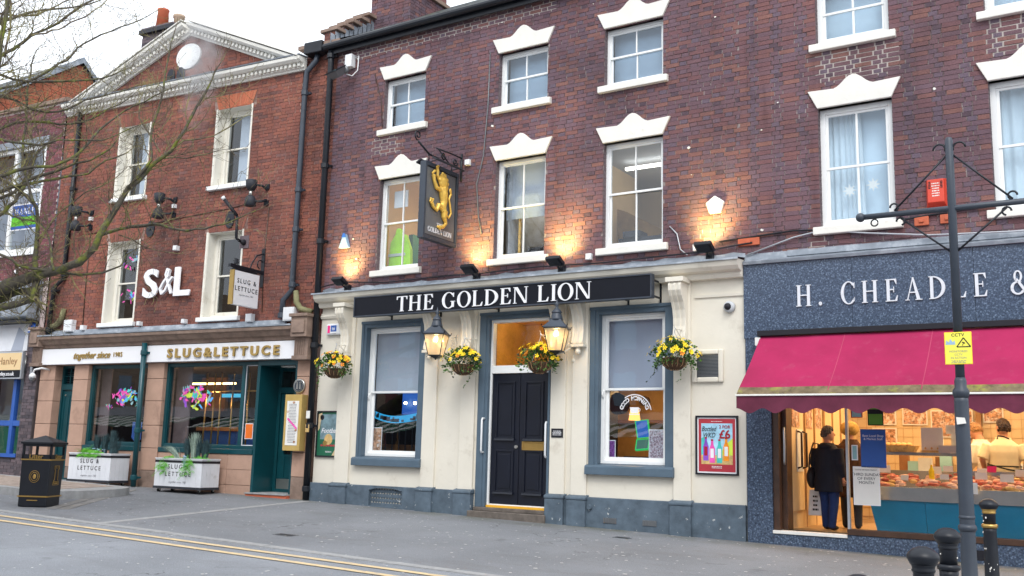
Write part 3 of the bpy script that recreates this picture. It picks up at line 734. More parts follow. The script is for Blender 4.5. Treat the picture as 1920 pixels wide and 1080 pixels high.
# stepped party parapet and chimney
for k in range(5):
    yb = .02+k*.23; zb = 9.5+k*.17
    mb = MB(); mb.box(-13.42, -13.12, yb, yb+.23, 9.2, zb+.25); stp = part(mb, 'parapet_step', 'mortar_pub', pub, I4)
    mb = MB(); mb.box(-13.5, -13.04, yb-.05, yb+.22, zb+.25, zb+.32); part(mb, 'coping', 'sandstone_dark', pub, I4, bev=.01)
    bricks(stp, I4, lambda z: [(-13.42, -13.12)], 9.2 if k == 0 else zb-.05, zb+.25, 'brick_bar', 40+k, y=yb-.002, individual=20)
    Mx = Matrix.Translation((-13.12, yb, 0)) @ Matrix.Rotation(PI/2, 4, 'Z')
    bricks(stp, Mx, lambda z: [(0, .23)], 9.3, zb+.25, 'brick_bar', 60+k, individual=20)
mb = MB()
for k in range(20):
    yb = -.14+k*.13; zb = 9.4+k*.13*.62
    mb.add([(-13.1, yb, zb), (-13.1, yb+.15, zb+.09), (-13.1, yb+.15, zb+.24), (-13.1, yb, zb+.24)], [(0, 1, 2, 3)]); mb.add([(-13.09, yb, zb), (-12.98, yb, zb+.01), (-12.98, yb+.13, zb+.09), (-13.09, yb+.13, zb+.09)], [(0, 1, 2, 3)])
part(mb, 'lead_flashing', 'lead', pub, I4)
ch = part(MB().box(-13.19, -12.15, 1.14, 2.34, 9.6, 12.6), 'chimney', 'mortar_pub', pub, I4)
bricks(ch, I4, lambda z: [(-13.2, -12.14)], 9.7, 12.4, 'brick_pub', 71, y=1.13, individual=150)
bricks(ch, Matrix.Translation((-12.14, 1.13, 0)) @ Matrix.Rotation(PI/2, 4, 'Z'), lambda z: [(0, 1.22)], 9.7, 12.4, 'brick_pub', 72, individual=150)
for zc in (10.93, 11.6): part(MB().box(-13.26, -12.08, 1.07, 2.41, zc, zc+.09), 'chimney_band', 'sandstone_dark', ch, I4, bev=.01)

# ---- ground floor of the pub
WL = (-11.86, -10.62, 1.38, 3.68); WR = (-7.1, -5.97, 1.38, 3.68); DR = (-9.16, -7.99, .64, 3.7)
SUL = (-11.98, -10.49, 1.33, 3.8); SUR = (-7.25, -5.83, 1.33, 3.8); SUD = (-9.35, -7.95, .62, 3.82)
mb = MB(); holed_wall(mb, -13.0, -4.74, .2, 4.3, 0, [SUL, SUR, SUD], .2); part(mb, 'rendered_wall', 'cream_render', pub, I4, norm=False)
for (a, b, c, d), (oa, ob, oc, od), nm in ((WL, SUL, 'l'), (WR, SUR, 'r'), (DR, SUD, 'd')):
    mb = MB(); mb.box(oa, a+.005, -.02, .22, oc, od); mb.box(b-.005, ob, -.02, .22, oc, od); mb.box(a+.005, b-.005, -.019, .219, d, od)
    mb.box(oa+.02, a-.05 if a-.05 > oa+.03 else a, -.035, -.02, oc, od-.02)
    mb.box(oa, ob, -.04, -.02, od-.05, od)
    part(mb, 'surround', 'slate_blue_paint', pub, I4, bev=.006)
    if nm != 'd':
        mb = MB(); mb.xprism([(-.11, c-.17), (.12, c-.17), (.12, c), (-.09, c-.03), (-.11, c-.05)], oa-.02, ob+.02); part(mb, 'sill', 'slate_blue_paint', pub, I4, bev=.008)
PIL = [(-12.46, -12.12), (-10.48, -10.2), (-9.69, -9.4), (-7.93, -7.66), (-7.54, -7.27), (-5.83, -5.56)]
for a, b in PIL:
    mb = MB(); mb.box(a, b, -.045, .0, .8, 4.1); part(mb, 'pilaster', 'cream_render', pub, I4, bev=.006)
    mb = MB(); gz = zg((a+b)/2, 0); mb.box(a-.03, b+.03, -.125, -.004, gz-.03, .82); mb.xprism([(-.135, .82), (-.004, .82), (-.004, .9), (-.1, .88), (-.135, .86)], a-.04, b+.04); part(mb, 'pilaster_base', 'plinth_paint', pub, I4, bev=.012)
# plinth, open at the door step and at the cast grille
def plinth(x0, x1):
    mb = MB(); z0, z1 = zg(x0, 0)-.05, zg(x1, 0)-.05
    mb.add([(x0, -.07, z0), (x1, -.07, z1), (x1, .05, z1), (x0, .05, z0), (x0, -.07, .87), (x1, -.07, .87), (x1, .05, .87), (x0, .05, .87)], [(3, 2, 1, 0), (4, 5, 6, 7), (0, 1, 5, 4), (1, 2, 6, 5), (2, 3, 7, 6), (3, 0, 4, 7)])
    part(mb, 'plinth', 'plinth_paint', pub, I4, bev=.012)
plinth(-13.0, -11.58); plinth(-10.84, -9.4); plinth(-7.9, -4.742)
mb = MB(); mb.prism([(-11.585, .8), (-11.55, .8), (-11.42, .825), (-11.2, .835), (-11.0, .825), (-10.87, .8), (-10.835, .8), (-10.835, .87), (-11.585, .87)], -.069, .05); mb.box(-11.585, -10.835, -.08, .05, .44, .52); part(mb, 'grille_opening', 'plinth_paint', pub, I4)
mb = MB(); mb.box(-11.58, -10.84, .04, .05, .5, .84); gr = part(mb, 'recess_back', 'charcoal', pub, I4)
mb = MB()
for i in range(12):
    for j in range(4):
        xx = -11.55+i*.062+(.031 if j % 2 else 0); zz = .545+j*.078
        mb.lathe([(.034, -.02), (.034, 0)], (xx, .0, zz), 6, 'y'); 
mb.box(-11.58, -10.84, -.022, -.001, .52, .53); mb.box(-11.58, -10.84, -.022, -.001, .79, .8)
for i in range(13): mb.box(-11.575+i*.0605, -11.56+i*.0605, -.018, -.004, .52, .82)
part(mb, 'cast_grille', 'plinth_paint', pub, I4)
for xx in (-6.95, -6.3):
    mb = MB(); mb.box(xx, xx+.22, -.078, -.06, .5, .58)
    for i in range(8): mb.box(xx+.01+i*.026, xx+.024+i*.026, -.084, -.078, .505, .575)
    part(mb, 'air_brick', 'gun_metal', pub, I4)
mb = MB(); mb.lathe([(.035, -.03), (.045, 0), (.03, .01)], (-7.18, -.08, .72), 12, 'y'); part(mb, 'water_tap_cap', 'plinth_paint', pub, I4)
# doors and steps
mb = MB(); mb.box(-9.4, -7.93, -.16, .12, zg(-8.7, 0)-.05, .56); part(mb, 'door_step', 'step_stone', pub, I4, bev=.012)
mb = MB(); mb.box(-9.35, -7.95, -.06, .2, .56, .62); part(mb, 'threshold', 'step_stone', pub, I4, bev=.01)
mb = MB(); mb.box(-9.15, -8.0, .02, .1, .62, .655); part(mb, 'yellow_nosing', 'nosing_orange', pub, I4)
dfm = part(frame_mb(DR[0], DR[1], .655, 3.7, .05, .16, .035, .035, .05, .02), 'door_frame', 'white_paint', pub, I4, bev=.004)
part(MB().box(-9.125, -8.025, .048, .158, 2.8, 2.93), 'transom', 'white_paint', dfm, I4, bev=.004)
part(MB().box(-9.125, -8.025, .1, .105, 2.93, 3.65), 'pane', 'pane', dfm, I4)
for k, (a, b) in enumerate(((-9.12, -8.575), (-8.565, -8.03))):
    d = part(MB().box(a, b, .075, .12, .68, 2.795), 'door', 'navy_gloss', pub, I4, bev=.004)
    for c, e in ((.86, 1.55), (1.72, 2.66)):
        mb = frame_mb(a+.09, b-.09, c, e, .056, .076, .03); mb.box(a+.15, b-.15, .066, .076, c+.07, e-.07); part(mb, 'panel_moulding', 'navy_gloss', d, I4, bev=.004)
        mb = MB(); mb.xprism([(.03, c-.02), (.076, c-.02), (.076, c+.02), (.04, c+.01)], a+.08, b-.08); part(mb, 'weather_moulding', 'navy_gloss', d, I4)
    if k == 0: part(MB().lathe([(.028, -.02), (.022, -.012), (.03, 0)], (b-.05, .075, 1.6), 12, 'y'), 'lock', 'steel', d, I4)
    else:
        mb = frame_mb(a+.06, b-.06, 1.55, 1.69, .05, .075, .02); mb.box(a+.08, b-.08, .06, .075, 1.57, 1.67); part(mb, 'letter_box', 'brass', d, I4, bev=.003)
for xx, z0_, z1_ in ((-9.2, 1.5, 2.05), (-8.02, 1.45, 2.0)):
    mb = MB(); mb.smooth = True; yy = -.02 if xx < -9 else .05
    mb.tube([(xx, yy+.02, z0_), (xx, yy-.06, z0_), (xx, yy-.075, z0_+.03), (xx, yy-.075, z1_-.03), (xx, yy-.06, z1_), (xx, yy+.02, z1_)], .017, 8)
    part(mb, 'grab_handle', 'plastic_white', pub, I4)
# ground floor windows with their blinds
for (a, b, c, d), nm in ((WL, 'l'), (WR, 'r')):
    wdw = sash_window(pub, I4, a, b, c, d, .1, cols=1, fw=.06, sw=.05, mr=2.52, lowered=.04)
    mb = MB(); mb.smooth = True; n = 20
    vs = []
    for k in range(n+1): vs += [(a+.06+(b-a-.12)*k/n, .24+.006*math.sin(k*1.3), 2.5), (a+.06+(b-a-.12)*k/n, .24+.004*math.sin(k*.9), d)]
    mb.add(vs, [(2*k, 2*k+2, 2*k+3, 2*k+1) for k in range(n)]); part(mb, 'blind', 'blind_grey' if nm == 'l' else 'blind_violet', wdw, I4)
    for xx in (a+.04,):
        mb = MB(); mb.smooth = True; mb.tube([(xx, .095, 2.5), (xx-.005, .08, 2.44), (xx, .09, 2.38)], .012, 6); part(mb, 'sash_horn', 'white_paint', wdw, I4)
# what is seen inside, left window
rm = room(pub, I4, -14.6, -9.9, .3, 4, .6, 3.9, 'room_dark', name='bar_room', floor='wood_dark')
mb = MB(); mb.smooth = True; P = [(-12.95+1.4*k/12, 1.55-.15*math.sin(k/12*PI), 2.2-.12*math.sin(k/12*PI)) for k in range(13)]
vs = []
for p in P: vs += [(p[0], p[1], p[2]-.07), (p[0], p[1], p[2]+.07)]
mb.add(vs, [(2*k, 2*k+2, 2*k+3, 2*k+1) for k in range(12)]); part(mb, 'blue_light_band', 'screen_cyan', rm, I4)
rr = random.Random(9); mb = MB()
for k in range(26):
    p = P[rr.randrange(13)]; mb.box(p[0]+rr.uniform(0, .08), p[0]+rr.uniform(.09, .14), p[1]-.03, p[1]-.02, p[2]-.05, p[2]+rr.uniform(-.02, .05))
part(mb, 'band_pictures', 'blind_grey', rm, I4)
part(MB().box(-12.5, -11.5, 1.9, 1.94, 2.2, 2.62), 'wall_screen', 'screen_blue', rm, I4)
mb = MB()
for xx in (-12.34, -12.1): mb.ball((xx, 1.8, 2.42), .03, 8, 6)
part(mb, 'bulb', 'bulb', rm, I4)
part(MB().box(-13, -11, 1.2, 1.5, .6, 1.6), 'bar_counter', 'room_brown', rm, I4)
mb = MB()
for k in range(9): mb.tube([(-12.7+k*.16, 1.1, 1.2), (-12.7+k*.16, 1.1, 2.0)], .012, 6)
part(mb, 'chair_rails', 'charcoal', rm, I4)
# right window
rm = room(pub, I4, -9.6, -5.4, .3, 3.2, .6, 2.74, 'room_amber', 'room_amber', name='games_room', floor='wood_dark', ceil='room_brown')
part(MB().box(-7.95, -7.45, 1.0, 1.4, .6, 2.7), 'dark_post', 'room_dark', rm, I4)
part(MB().box(-9.0, -6.5, 2.9, 3.1, 2.1, 2.16), 'shelf', 'room_brown', rm, I4)
sp = part(MB().lathe([(.15, -.1), (.13, .1)], (-7.12, .8, 2.33), 14, 'y', 1, 1.2), 'speaker', 'charcoal', rm, I4)
part(MB().lathe([(.09, -.02), (.06, .02), (.085, .06)], (-6.97, 1.4, 2.41), 16, 'y'), 'wall_speaker', 'dull_gold', rm, I4)
for (xx, zz, hh, tl, m_) in ((-6.67, 1.93, .26, .12, 'screen_blue'), (-6.67, 1.69, .17, -.5, 'screen_dim')):
    T = Matrix.Translation((xx, .7, zz)) @ Matrix.Rotation(tl, 4, 'X') @ Matrix.Rotation(-.1, 4, 'Y')
    mb = MB(); mb.sub(T, lambda s: s.box(-.1, .1, 0, .05, -hh/2, hh/2)); sc_ = part(mb, 'machine_screen', m_, rm, I4)
    mb = MB(); mb.sub(T, lambda s: (s.box(-.112, -.1, -.012, .03, -hh/2, hh/2), s.box(.1, .112, -.012, .03, -hh/2, hh/2), s.box(-.112, .112, -.012, .03, hh/2, hh/2+.012), s.box(-.112, .112, -.012, .03, -hh/2-.012, -hh/2))); part(mb, 'green_bezel', 'screen_green', rm, I4)
part(MB().box(-6.95, -6.4, .6, 1.1, .6, 1.5), 'machine_cabinet', 'charcoal', rm, I4)
part(MB().lathe([(.1, -.1), (.07, .1)], (-7.24, 1.6, 2.2), 14), 'lamp_shade', 'lamp_orange', rm, I4)
lamp('POINT', 'room_lamp', (-7.3, 1.7, 2.5), 22, (1, .6, .25), .1, parent=pub)
lamp('POINT', 'room_lamp', (-12.2, 1.0, 3.2), 5, (.6, .7, 1), .1, parent=pub)
rm = room(pub, I4, -9.8, -7.7, .25, 2.2, 2.75, 3.9, 'room_amber', 'room_amber', name='lobby', floor='room_amber')
part(MB().box(-8.6, -8.2, 1.9, 2.1, 2.8, 3.6), 'lobby_panel', 'room_brown', rm, I4)
lamp('POINT', 'room_lamp', (-8.9, 1.1, 3.7), 14, (1, .65, .25), .08, parent=pub)
# consoles under the cornice
PR = [(0, 0), (-.30, 0), (-.315, -.04), (-.31, -.12), (-.27, -.2), (-.2, -.29), (-.15, -.4), (-.125, -.52), (-.12, -.64), (-.135, -.74), (-.15, -.8), (-.15, -.84), (0, -.84)]
for a, b in PIL:
    xc = (a+b)/2; mb = MB(); mb.xprism([(y_, 4.06+z_) for y_, z_ in PR], xc-.09, xc+.09)
    for sx_ in (-.1, -.02, .06): mb.xprism([(y_-.012 if 0 > y_ > -.5 and y_ < -.01 else y_, 4.06+z_*.985-.005) for y_, z_ in PR], xc+sx_, xc+sx_+.04)
    mb.box(xc-.12, xc+.12, -.17, -.04, 3.17, 3.215); mb.ball((xc, -.11, 3.1), .05, 10, 8); mb.ball((xc, -.11, 3.16), .035, 8, 6)
    mb.box(xc-.14, xc+.14, -.34, -.04, 4.06, 4.13)
    part(mb, 'console', 'cream_render', pub, I4, bev=.005)
# frieze moulding, cornice and lead top
mb = MB(); mb.xprism([(0, 3.9), (-.03, 3.9), (-.05, 3.94), (-.03, 3.97), (-.03, 4.0), (0, 4.0)], -13.0, -12.38); mb.xprism([(0, 3.84), (-.025, 3.84), (-.03, 3.88), (0, 3.88)], -5.5, -4.74); part(mb, 'frieze_moulding', 'cream_render', pub, I4)
mb = MB(); mb.xprism([(0, 4.1), (-.1, 4.1), (-.12, 4.14), (-.12, 4.18), (-.22, 4.2), (-.27, 4.25), (-.29, 4.3), (-.29, 4.34), (0, 4.36)], -13.0, -4.742); part(mb, 'cornice', 'cream_render', pub, I4, bev=.004)
mb = MB(); mb.smooth = False; n = 46; rr = random.Random(8); vs = []
for k in range(n+1):
    xx = -13.02+8.3*k/n; q = rr.uniform(-.008, .012)
    vs += [(xx, -.325+q, 4.325), (xx, -.32+q, 4.352), (xx, -.02, 4.40+q), (xx, -.005, 4.47+q*2)]
mb.add(vs, [(4*k+j, 4*k+4+j, 4*k+5+j, 4*k+1+j) for k in range(n) for j in range(3)]); part(mb, 'lead_flashing', 'lead', pub, I4, norm=False)
def fineprint(parent, x0, x1, z1, z0, n, m_, y, M=None, seed=1):
    """rows of tiny unreadable print as short flat dashes"""
    r = random.Random(seed+n); mb = MB(); h = abs(z1-z0)/max(n, 1)
    for k in range(n):
        zc = z1-(k+.5)*h; ind = r.uniform(0, .25)*(x1-x0); x = x0+ind/2
        while x < x1-ind/2:
            wd = r.uniform(.008, .03); mb.box(x, min(x+wd, x1-ind/2+.001), y-.0008, y, zc-h*.22, zc+h*.22); x += wd+.006
    return part(mb, 'fine_print', m_, parent, M)
# ------------------------------------------------------------------ things on the pub front
sg = thing('fascia_sign', 'long black sign with white serif letters THE GOLDEN LION under the pub cornice', 'sign', (-8.95, -.36, 4.0))
mb = MB(); mb.box(-11.84, -6.04, -.4, -.31, 3.84, 4.185); part(mb, 'sign_board', 'navy_sign', sg, I4, bev=.004)
mb = MB(); mb.box(-11.86, -6.02, -.412, -.3, 3.83, 3.85); mb.box(-11.86, -6.02, -.412, -.3, 4.175, 4.195); mb.box(-11.86, -11.84, -.411, -.3, 3.85, 4.175); mb.box(-6.04, -6.02, -.411, -.3, 3.85, 4.175); part(mb, 'sign_frame', 'grey_metal', sg, I4)
roman('THE GOLDEN LION', -10.87, -7.03, 3.878, .265, -.4, .014, sg, 'letter_white', I4, gap=.1)
for xx in (-11.3, -10.2, -9.0, -7.8, -6.6, -6.06):
    mb = MB(); mb.box(xx, xx+.025, -.3, 0, 3.86, 3.885); mb.box(xx, xx+.025, -.3, 0, 4.1, 4.125); mb.box(xx, xx+.025, -.025, 0, 3.8, 4.15); part(mb, 'bracket', 'black_metal', sg, I4)

def wall_lantern(x, label):
    t = thing('wall_lantern', label, 'lantern', (x, -.5, 3.05), group='lit lanterns on the pub front')
    R4 = dict(n=4, rot=PI/4+.35)
    mb = MB(); mb.lathe([(.25*.98, .36), (.27, .375), (.27, .39), (.245, .4), (.12, .5), (.115, .51)], (0, 0, 0), **R4); part(mb, 'lantern_roof', 'grey_metal', t, bev=.004)
    mb = MB(); mb.smooth = True; mb.lathe([(.1, .5), (.095, .53), (.075, .6), (.07, .61), (.082, .62), (.082, .63), (.06, .66), (.03, .69), (.02, .71), (.034, .745), (.03, .765), (.012, .8), (.004, .84)], (0, 0, 0), 14); part(mb, 'finial', 'grey_metal', t)
    top, bot = .24, .145
    mb = MB()
    for k in range(4):
        a = R4['rot']+k*PI/2; mb.tube([(bot*math.cos(a), bot*math.sin(a), .02), (top*math.cos(a), top*math.sin(a), .37)], .008, 5)
        b_ = a+PI/2; mb.tube([(bot*math.cos(a), bot*math.sin(a), .02), (bot*math.cos(b_), bot*math.sin(b_), .02)], .009, 5)
        mb.tube([(bot*math.cos(a), bot*math.sin(a), .02), (bot*1.2*math.cos(a), bot*1.2*math.sin(a), -.01)], .006, 5)
        mb.tube([(.26*math.cos(a), .26*math.sin(a), .37), (.29*math.cos(a), .29*math.sin(a), .42)], .008, 5)
    mb.lathe([(.13, .02), (.05, -.02), (.02, -.03), (.012, -.05)], (0, 0, 0), **R4); part(mb, 'lantern_frame', 'black_metal', t)
    for k in range(4):
        a, b_ = R4['rot']+k*PI/2, R4['rot']+(k+1)*PI/2
        mb = MB(); mb.quad((bot*math.cos(a), bot*math.sin(a), .025), (bot*math.cos(b_), bot*math.sin(b_), .025), (top*math.cos(b_), top*math.sin(b_), .37), (top*math.cos(a), top*math.sin(a), .37)); part(mb, 'lantern_pane', 'lantern_glass', t)
    mb = MB(); mb.smooth = True; mb.ball((0, 0, .31), .028, 10, 8, (1, 1, 1.3)); part(mb, 'bulb', 'bulb', t)
    mb = MB(); mb.lathe([(.012, .02), (.012, .28)], (0, 0, 0), 6); part(mb, 'bulb_stem', 'card_tan', t)
    mb = MB(); mb.smooth = True
    mb.tube([(.06, .5, .1), (.05, .35, .1), (.03, .2, .03), (0, .05, -.03), (0, 0, -.03)], .012, 6)
    def scroll(c, r, turns, pl):
        P = []
        for i in range(22):
            a = i/21*turns*2*PI; q = r*(1-i/26); P.append((c[0], c[1]+q*math.cos(a), c[2]+q*math.sin(a)))
        mb.tube(P, .009, 5)
    scroll((.05, .38, .26), .07, 1.3, 0); scroll((.05, .42, .14), .05, 1.2, 0); mb.tube([(.05, .49, .02), (.05, .49, .42)], .013, 6); mb.tube([(.05, .49, .38), (.05, .3, .34)], .01, 6); mb.tube([(.05, .49, .1), (.05, .34, .2), (.05, .2, .1)], .009, 6)
    mb.lathe([(.02, -.12), (.035, -.08), (.012, -.03), (.025, .0)], (.05, .47, .0), 8)
    part(mb, 'scroll_bracket', 'cream_render', t)
    lamp('POINT', 'lantern_light', (x, -.5, 3.34), 9, (1, .66, .28), .03, parent=t)
wall_lantern(-9.9, 'lit black lantern on the wall between the left pub window and the door')
wall_lantern(-7.58, 'lit black lantern on the wall between the door and the right pub window')

def basket(x, label, seed, trail=0, orange=.2):
    t = thing('hanging_basket', label, 'basket', (x, -.4, 2.74), group='hanging flower baskets on the pub front'); rr = random.Random(seed); t.scale = (1.02, 1.02, 1.02)
    mb = MB(); mb.smooth = True; mb.lathe([(.03, -.0), (.1, .015), (.16, .07), (.19, .15), (.195, .17), (.17, .17)], (0, 0, 0), 18); part(mb, 'basket_bowl', 'wicker', t)
    mb = MB()
    for k in range(14):
        a = 2*PI*k/14; mb.tube([(.05*math.cos(a), .05*math.sin(a), -.002), (.168*math.cos(a), .168*math.sin(a), .07), (.202*math.cos(a), .202*math.sin(a), .165)], .004, 4)
    part(mb, 'basket_wire', 'card_tan', t)
    mb = MB()
    for k in range(3):
        a = 2*PI*k/3+.4; mb.tube([(.19*math.cos(a), .19*math.sin(a), .17), (0, 0, .55)], .003, 4)
    mb.tube([(0, 0, .55), (.02, 0, .6), (0, .0, .62)], .006, 5); part(mb, 'chain', 'galv', t)
    mb = MB(); mb.tube([(0, 0, .6), (.0, .4, .62)], .008, 6); mb.tube([(0, .06, .6), (.0, .39, .42)], .006, 6); mb.tube([(0, -.02, .66), (0, .04, .6)], .006, 5); mb.box(-.015, .015, .385, .4, .38, .68); part(mb, 'bracket', 'cream_paint', t)
    def leafat(mb, c, s, dr):
        d = Vector(dr).normalized(); u = d.orthogonal().normalized(); w_ = d.cross(u); th = rr.uniform(0, PI); u2 = u*math.cos(th)+w_*math.sin(th); c = Vector(c)
        mb.add([c, c+d*s*.5+u2*s*.38, c+d*s, c+d*s*.5-u2*s*.38], [(0, 1, 2, 3)])
    mb = MB(); mb2 = MB(); fy = MB(); fo = MB()
    for k in range(900):
        a = rr.uniform(0, 2*PI); ph = rr.uniform(-.35, 1)*PI/2; r = rr.uniform(.55, 1)
        r *= 1+.16*math.sin(3*a+seed)+.1*math.sin(5*a+seed*2); c = (.31*r*math.cos(a)*math.cos(ph), .28*r*math.sin(a)*math.cos(ph), .2+.22*r*math.sin(ph)-(.03 if r > .85 and ph < 0 else 0))
        leafat(mb if rr.random() < .7 else mb2, c, rr.uniform(.025, .06), (c[0]+rr.uniform(-.1, .1), c[1]+rr.uniform(-.1, .1), c[2]-.15+rr.uniform(-.15, .15)))
    for q in range(5+trail*3):
        a = rr.uniform(PI*.8, PI*2.2); p = Vector((.24*math.cos(a), .2*math.sin(a), .18)); ln = rr.uniform(.08, .2)+(.2 if q < trail else 0)
        d = Vector((-.5 if q < trail else rr.uniform(-.3, .3), -.1, -1)).normalized()
        for i in range(int(ln/.014)):
            p = p+d*.016+Vector((rr.uniform(-.01, .01),)*2+(0,)); leafat(mb2 if q % 2 else mb, p, rr.uniform(.025, .04), (rr.uniform(-1, 1), -1, rr.uniform(-1, .3)))
    for k in range(75):
        a = rr.uniform(0, 2*PI); ph = rr.uniform(0, 1)*PI/2; r = rr.uniform(.98, 1.1)
        r *= 1+.16*math.sin(3*a+seed)+.1*math.sin(5*a+seed*2); c = Vector((.32*r*math.cos(a)*math.cos(ph), .29*r*math.sin(a)*math.cos(ph), .2+.22*r*math.sin(ph)))
        d = (c-Vector((0, 0, .1))+Vector((0, -.15, 0))).normalized(); u = d.orthogonal().normalized(); v_ = d.cross(u); s = rr.uniform(.026, .038)
        tgt = fo if rr.random() < orange else fy
        for i in range(5):
            an = 2*PI*i/5+rr.uniform(-.2, .2); e = u*math.cos(an)+v_*math.sin(an); f = u*math.cos(an+1.1)+v_*math.sin(an+1.1); h = u*math.cos(an-1.1)+v_*math.sin(an-1.1)
            tgt.add([c, c+(e+h*.6)*s*.7+d*.006, c+e*s*1.1+d*.01, c+(e+f*.6)*s*.7+d*.006], [(0, 1, 2, 3)])
    part(mb, 'foliage', 'leaf', t, stuff=True, norm=False); part(mb2, 'dark_foliage', 'leaf_dark', t, stuff=True, norm=False)
    part(fy, 'yellow_flowers', 'petal_yellow', t, stuff=True, norm=False); part(fo, 'orange_flowers', 'petal_orange', t, stuff=True, norm=False)
basket(-12.24, 'hanging basket of yellow and orange flowers beside the green football poster', 21, 1, .35)
basket(-9.4, 'hanging basket of yellow flowers to the left of the pub door', 22, 1, .12)
basket(-7.93, 'hanging basket of yellow flowers in front of the fanlight over the pub door', 23, 0, .15)
basket(-5.66, 'hanging basket with ivy trailing left, beside the square wall vent', 24, 2, .15)

def flood(x, label, ang=0):
    t = thing('floodlight', label, 'floodlight', (x, -.12, 4.42), rz=ang, group='small floodlights washing the brick above the pub sign')
    T = Matrix.Translation((0, -.16, .13)) @ Matrix.Rotation(math.radians(-28), 4, 'X')
    mb = MB(); mb.sub(T, lambda s: (s.box(-.13, .13, -.1, .1, -.035, .025), s.xprism([(-.1, -.035), (.1, -.035), (.05, -.06), (-.05, -.06)], -.1, .1))); part(mb, 'housing', 'black_metal', t, bev=.006)
    mb = MB(); mb.sub(T, lambda s: s.box(-.11, .11, -.08, .08, .0255, .028)); part(mb, 'lens', 'led_warm', t)
    mb = MB(); mb.tube([(0, -.14, .08), (0, 0, .02), (0, .1, .02)], .014, 6); mb.box(-.05, .05, .02, .11, -.02, .09); part(mb, 'mount', 'black_metal', t)
    lamp('SPOT', 'flood_beam', (x, -.34, 4.6), 190, (1, .76, .26), .14, parent=t, target=(x+.02, .05, 4.95), spot=math.radians(100), blend=1.0)
flood(-12.35, 'small lit floodlight above the left end of the pub sign, beside the blue triangular alarm')
flood(-9.43, 'small lit floodlight below the hanging lion sign')
flood(-7.76, 'small lit floodlight between the middle and right first floor pub windows')
flood(-5.24, 'small lit floodlight below the white five sided alarm')

# big old floodlight under the eaves
t = thing('security_light', 'large grey security floodlight with white box under the eaves at the left of the pub', 'floodlight', (-12.62, 0, 8.75))
T = Matrix.Translation((-.05, -.35, -.12)) @ Matrix.Rotation(math.radians(-12), 4, 'Z') @ Matrix.Rotation(math.radians(-52), 4, 'X')
mb = MB(); mb.sub(T, lambda s: s.add([(-.17, -.06, -.14), (.17, -.06, -.14), (.17, -.06, .14), (-.17, -.06, .14), (-.1, .08, -.08), (.1, .08, -.08), (.1, .08, .08), (-.1, .08, .08)], [(0, 1, 2, 3), (7, 6, 5, 4), (0, 4, 5, 1), (1, 5, 6, 2), (2, 6, 7, 3), (3, 7, 4, 0)])); part(mb, 'housing', 'gun_metal', t, bev=.006)
mb = MB(); mb.sub(T, lambda s: s.box(-.15, .15, -.064, -.061, -.12, .12)); part(mb, 'lens', 'poster_teal', t)
mb = MB(); mb.sub(T, lambda s: [s.box(*b) for b in ((-.18, .18, -.075, -.055, .13, .15), (-.18, .18, -.075, -.055, -.15, -.13), (-.18, -.16, -.075, -.055, -.13, .13), (.16, .18, -.075, -.055, -.13, .13))]); part(mb, 'rim', 'black_metal', t)
part(MB().box(-.07, .1, -.13, 0, .08, .34), 'junction_box', 'plastic_white', t, bev=.01)
mb = MB(); mb.smooth = True; mb.tube([(.1, -.03, .28), (.2, -.03, .3), (.2, -.04, .0), (.12, -.1, -.12), (.05, -.2, -.1)], .012, 6); part(mb, 'cable', 'plastic_white', t)
mb = MB(); mb.smooth = True; mb.lathe([(.06, -.1), (.075, -.05), (.05, .0)], (.06, -.17, -.03), 12, 'y'); part(mb, 'joint', 'gun_metal', t)

# hanging lion sign
hs = thing('hanging_sign', 'hanging pub sign with a gold rampant lion on grey, on a black scroll bracket', 'sign', (-9.87, 0, 5.6))
# local frame: x = outward face (+X of the street), y: 0 at the wall, negative outwards
mb = MB(); mb.box(-.035, .035, -1.06, -.2, -.56, .62); part(mb, 'board', 'charcoal', hs)
mb = MB()
for b in ((-.06, .06, -1.1, -1.05, -.63, .69), (-.06, .06, -.2, -.15, -.63, .69), (-.059, .059, -1.05, -.2, -.63, -.56), (-.059, .059, -1.05, -.2, .62, .69)): mb.box(*b)
part(mb, 'board_frame', 'grey_metal', hs, bev=.006)
mb = MB(); mb.box(.035, .038, -1.03, -.22, -.54, .6); part(mb, 'face', 'gun_metal', hs)
YR = Matrix.Translation((.04, 0, 0)) @ Matrix.Rotation(PI/2, 4, 'Z')     # text plane: local x -> along +Y, facing +X
FX = Matrix.Rotation(PI/2, 4, 'Z')
Mh = WM[hs.name] @ Matrix.Translation((.042, -.625, 0)) @ FX
roman('THE', -.09, .09, -.38, .075, 0, .006, hs, 'letter_white', Mh, gap=.14, wt=.18)
roman('GOLDEN LION', -.33, .33, -.49, .085, 0, .006, hs, 'letter_white', Mh, gap=.12, wt=.18)
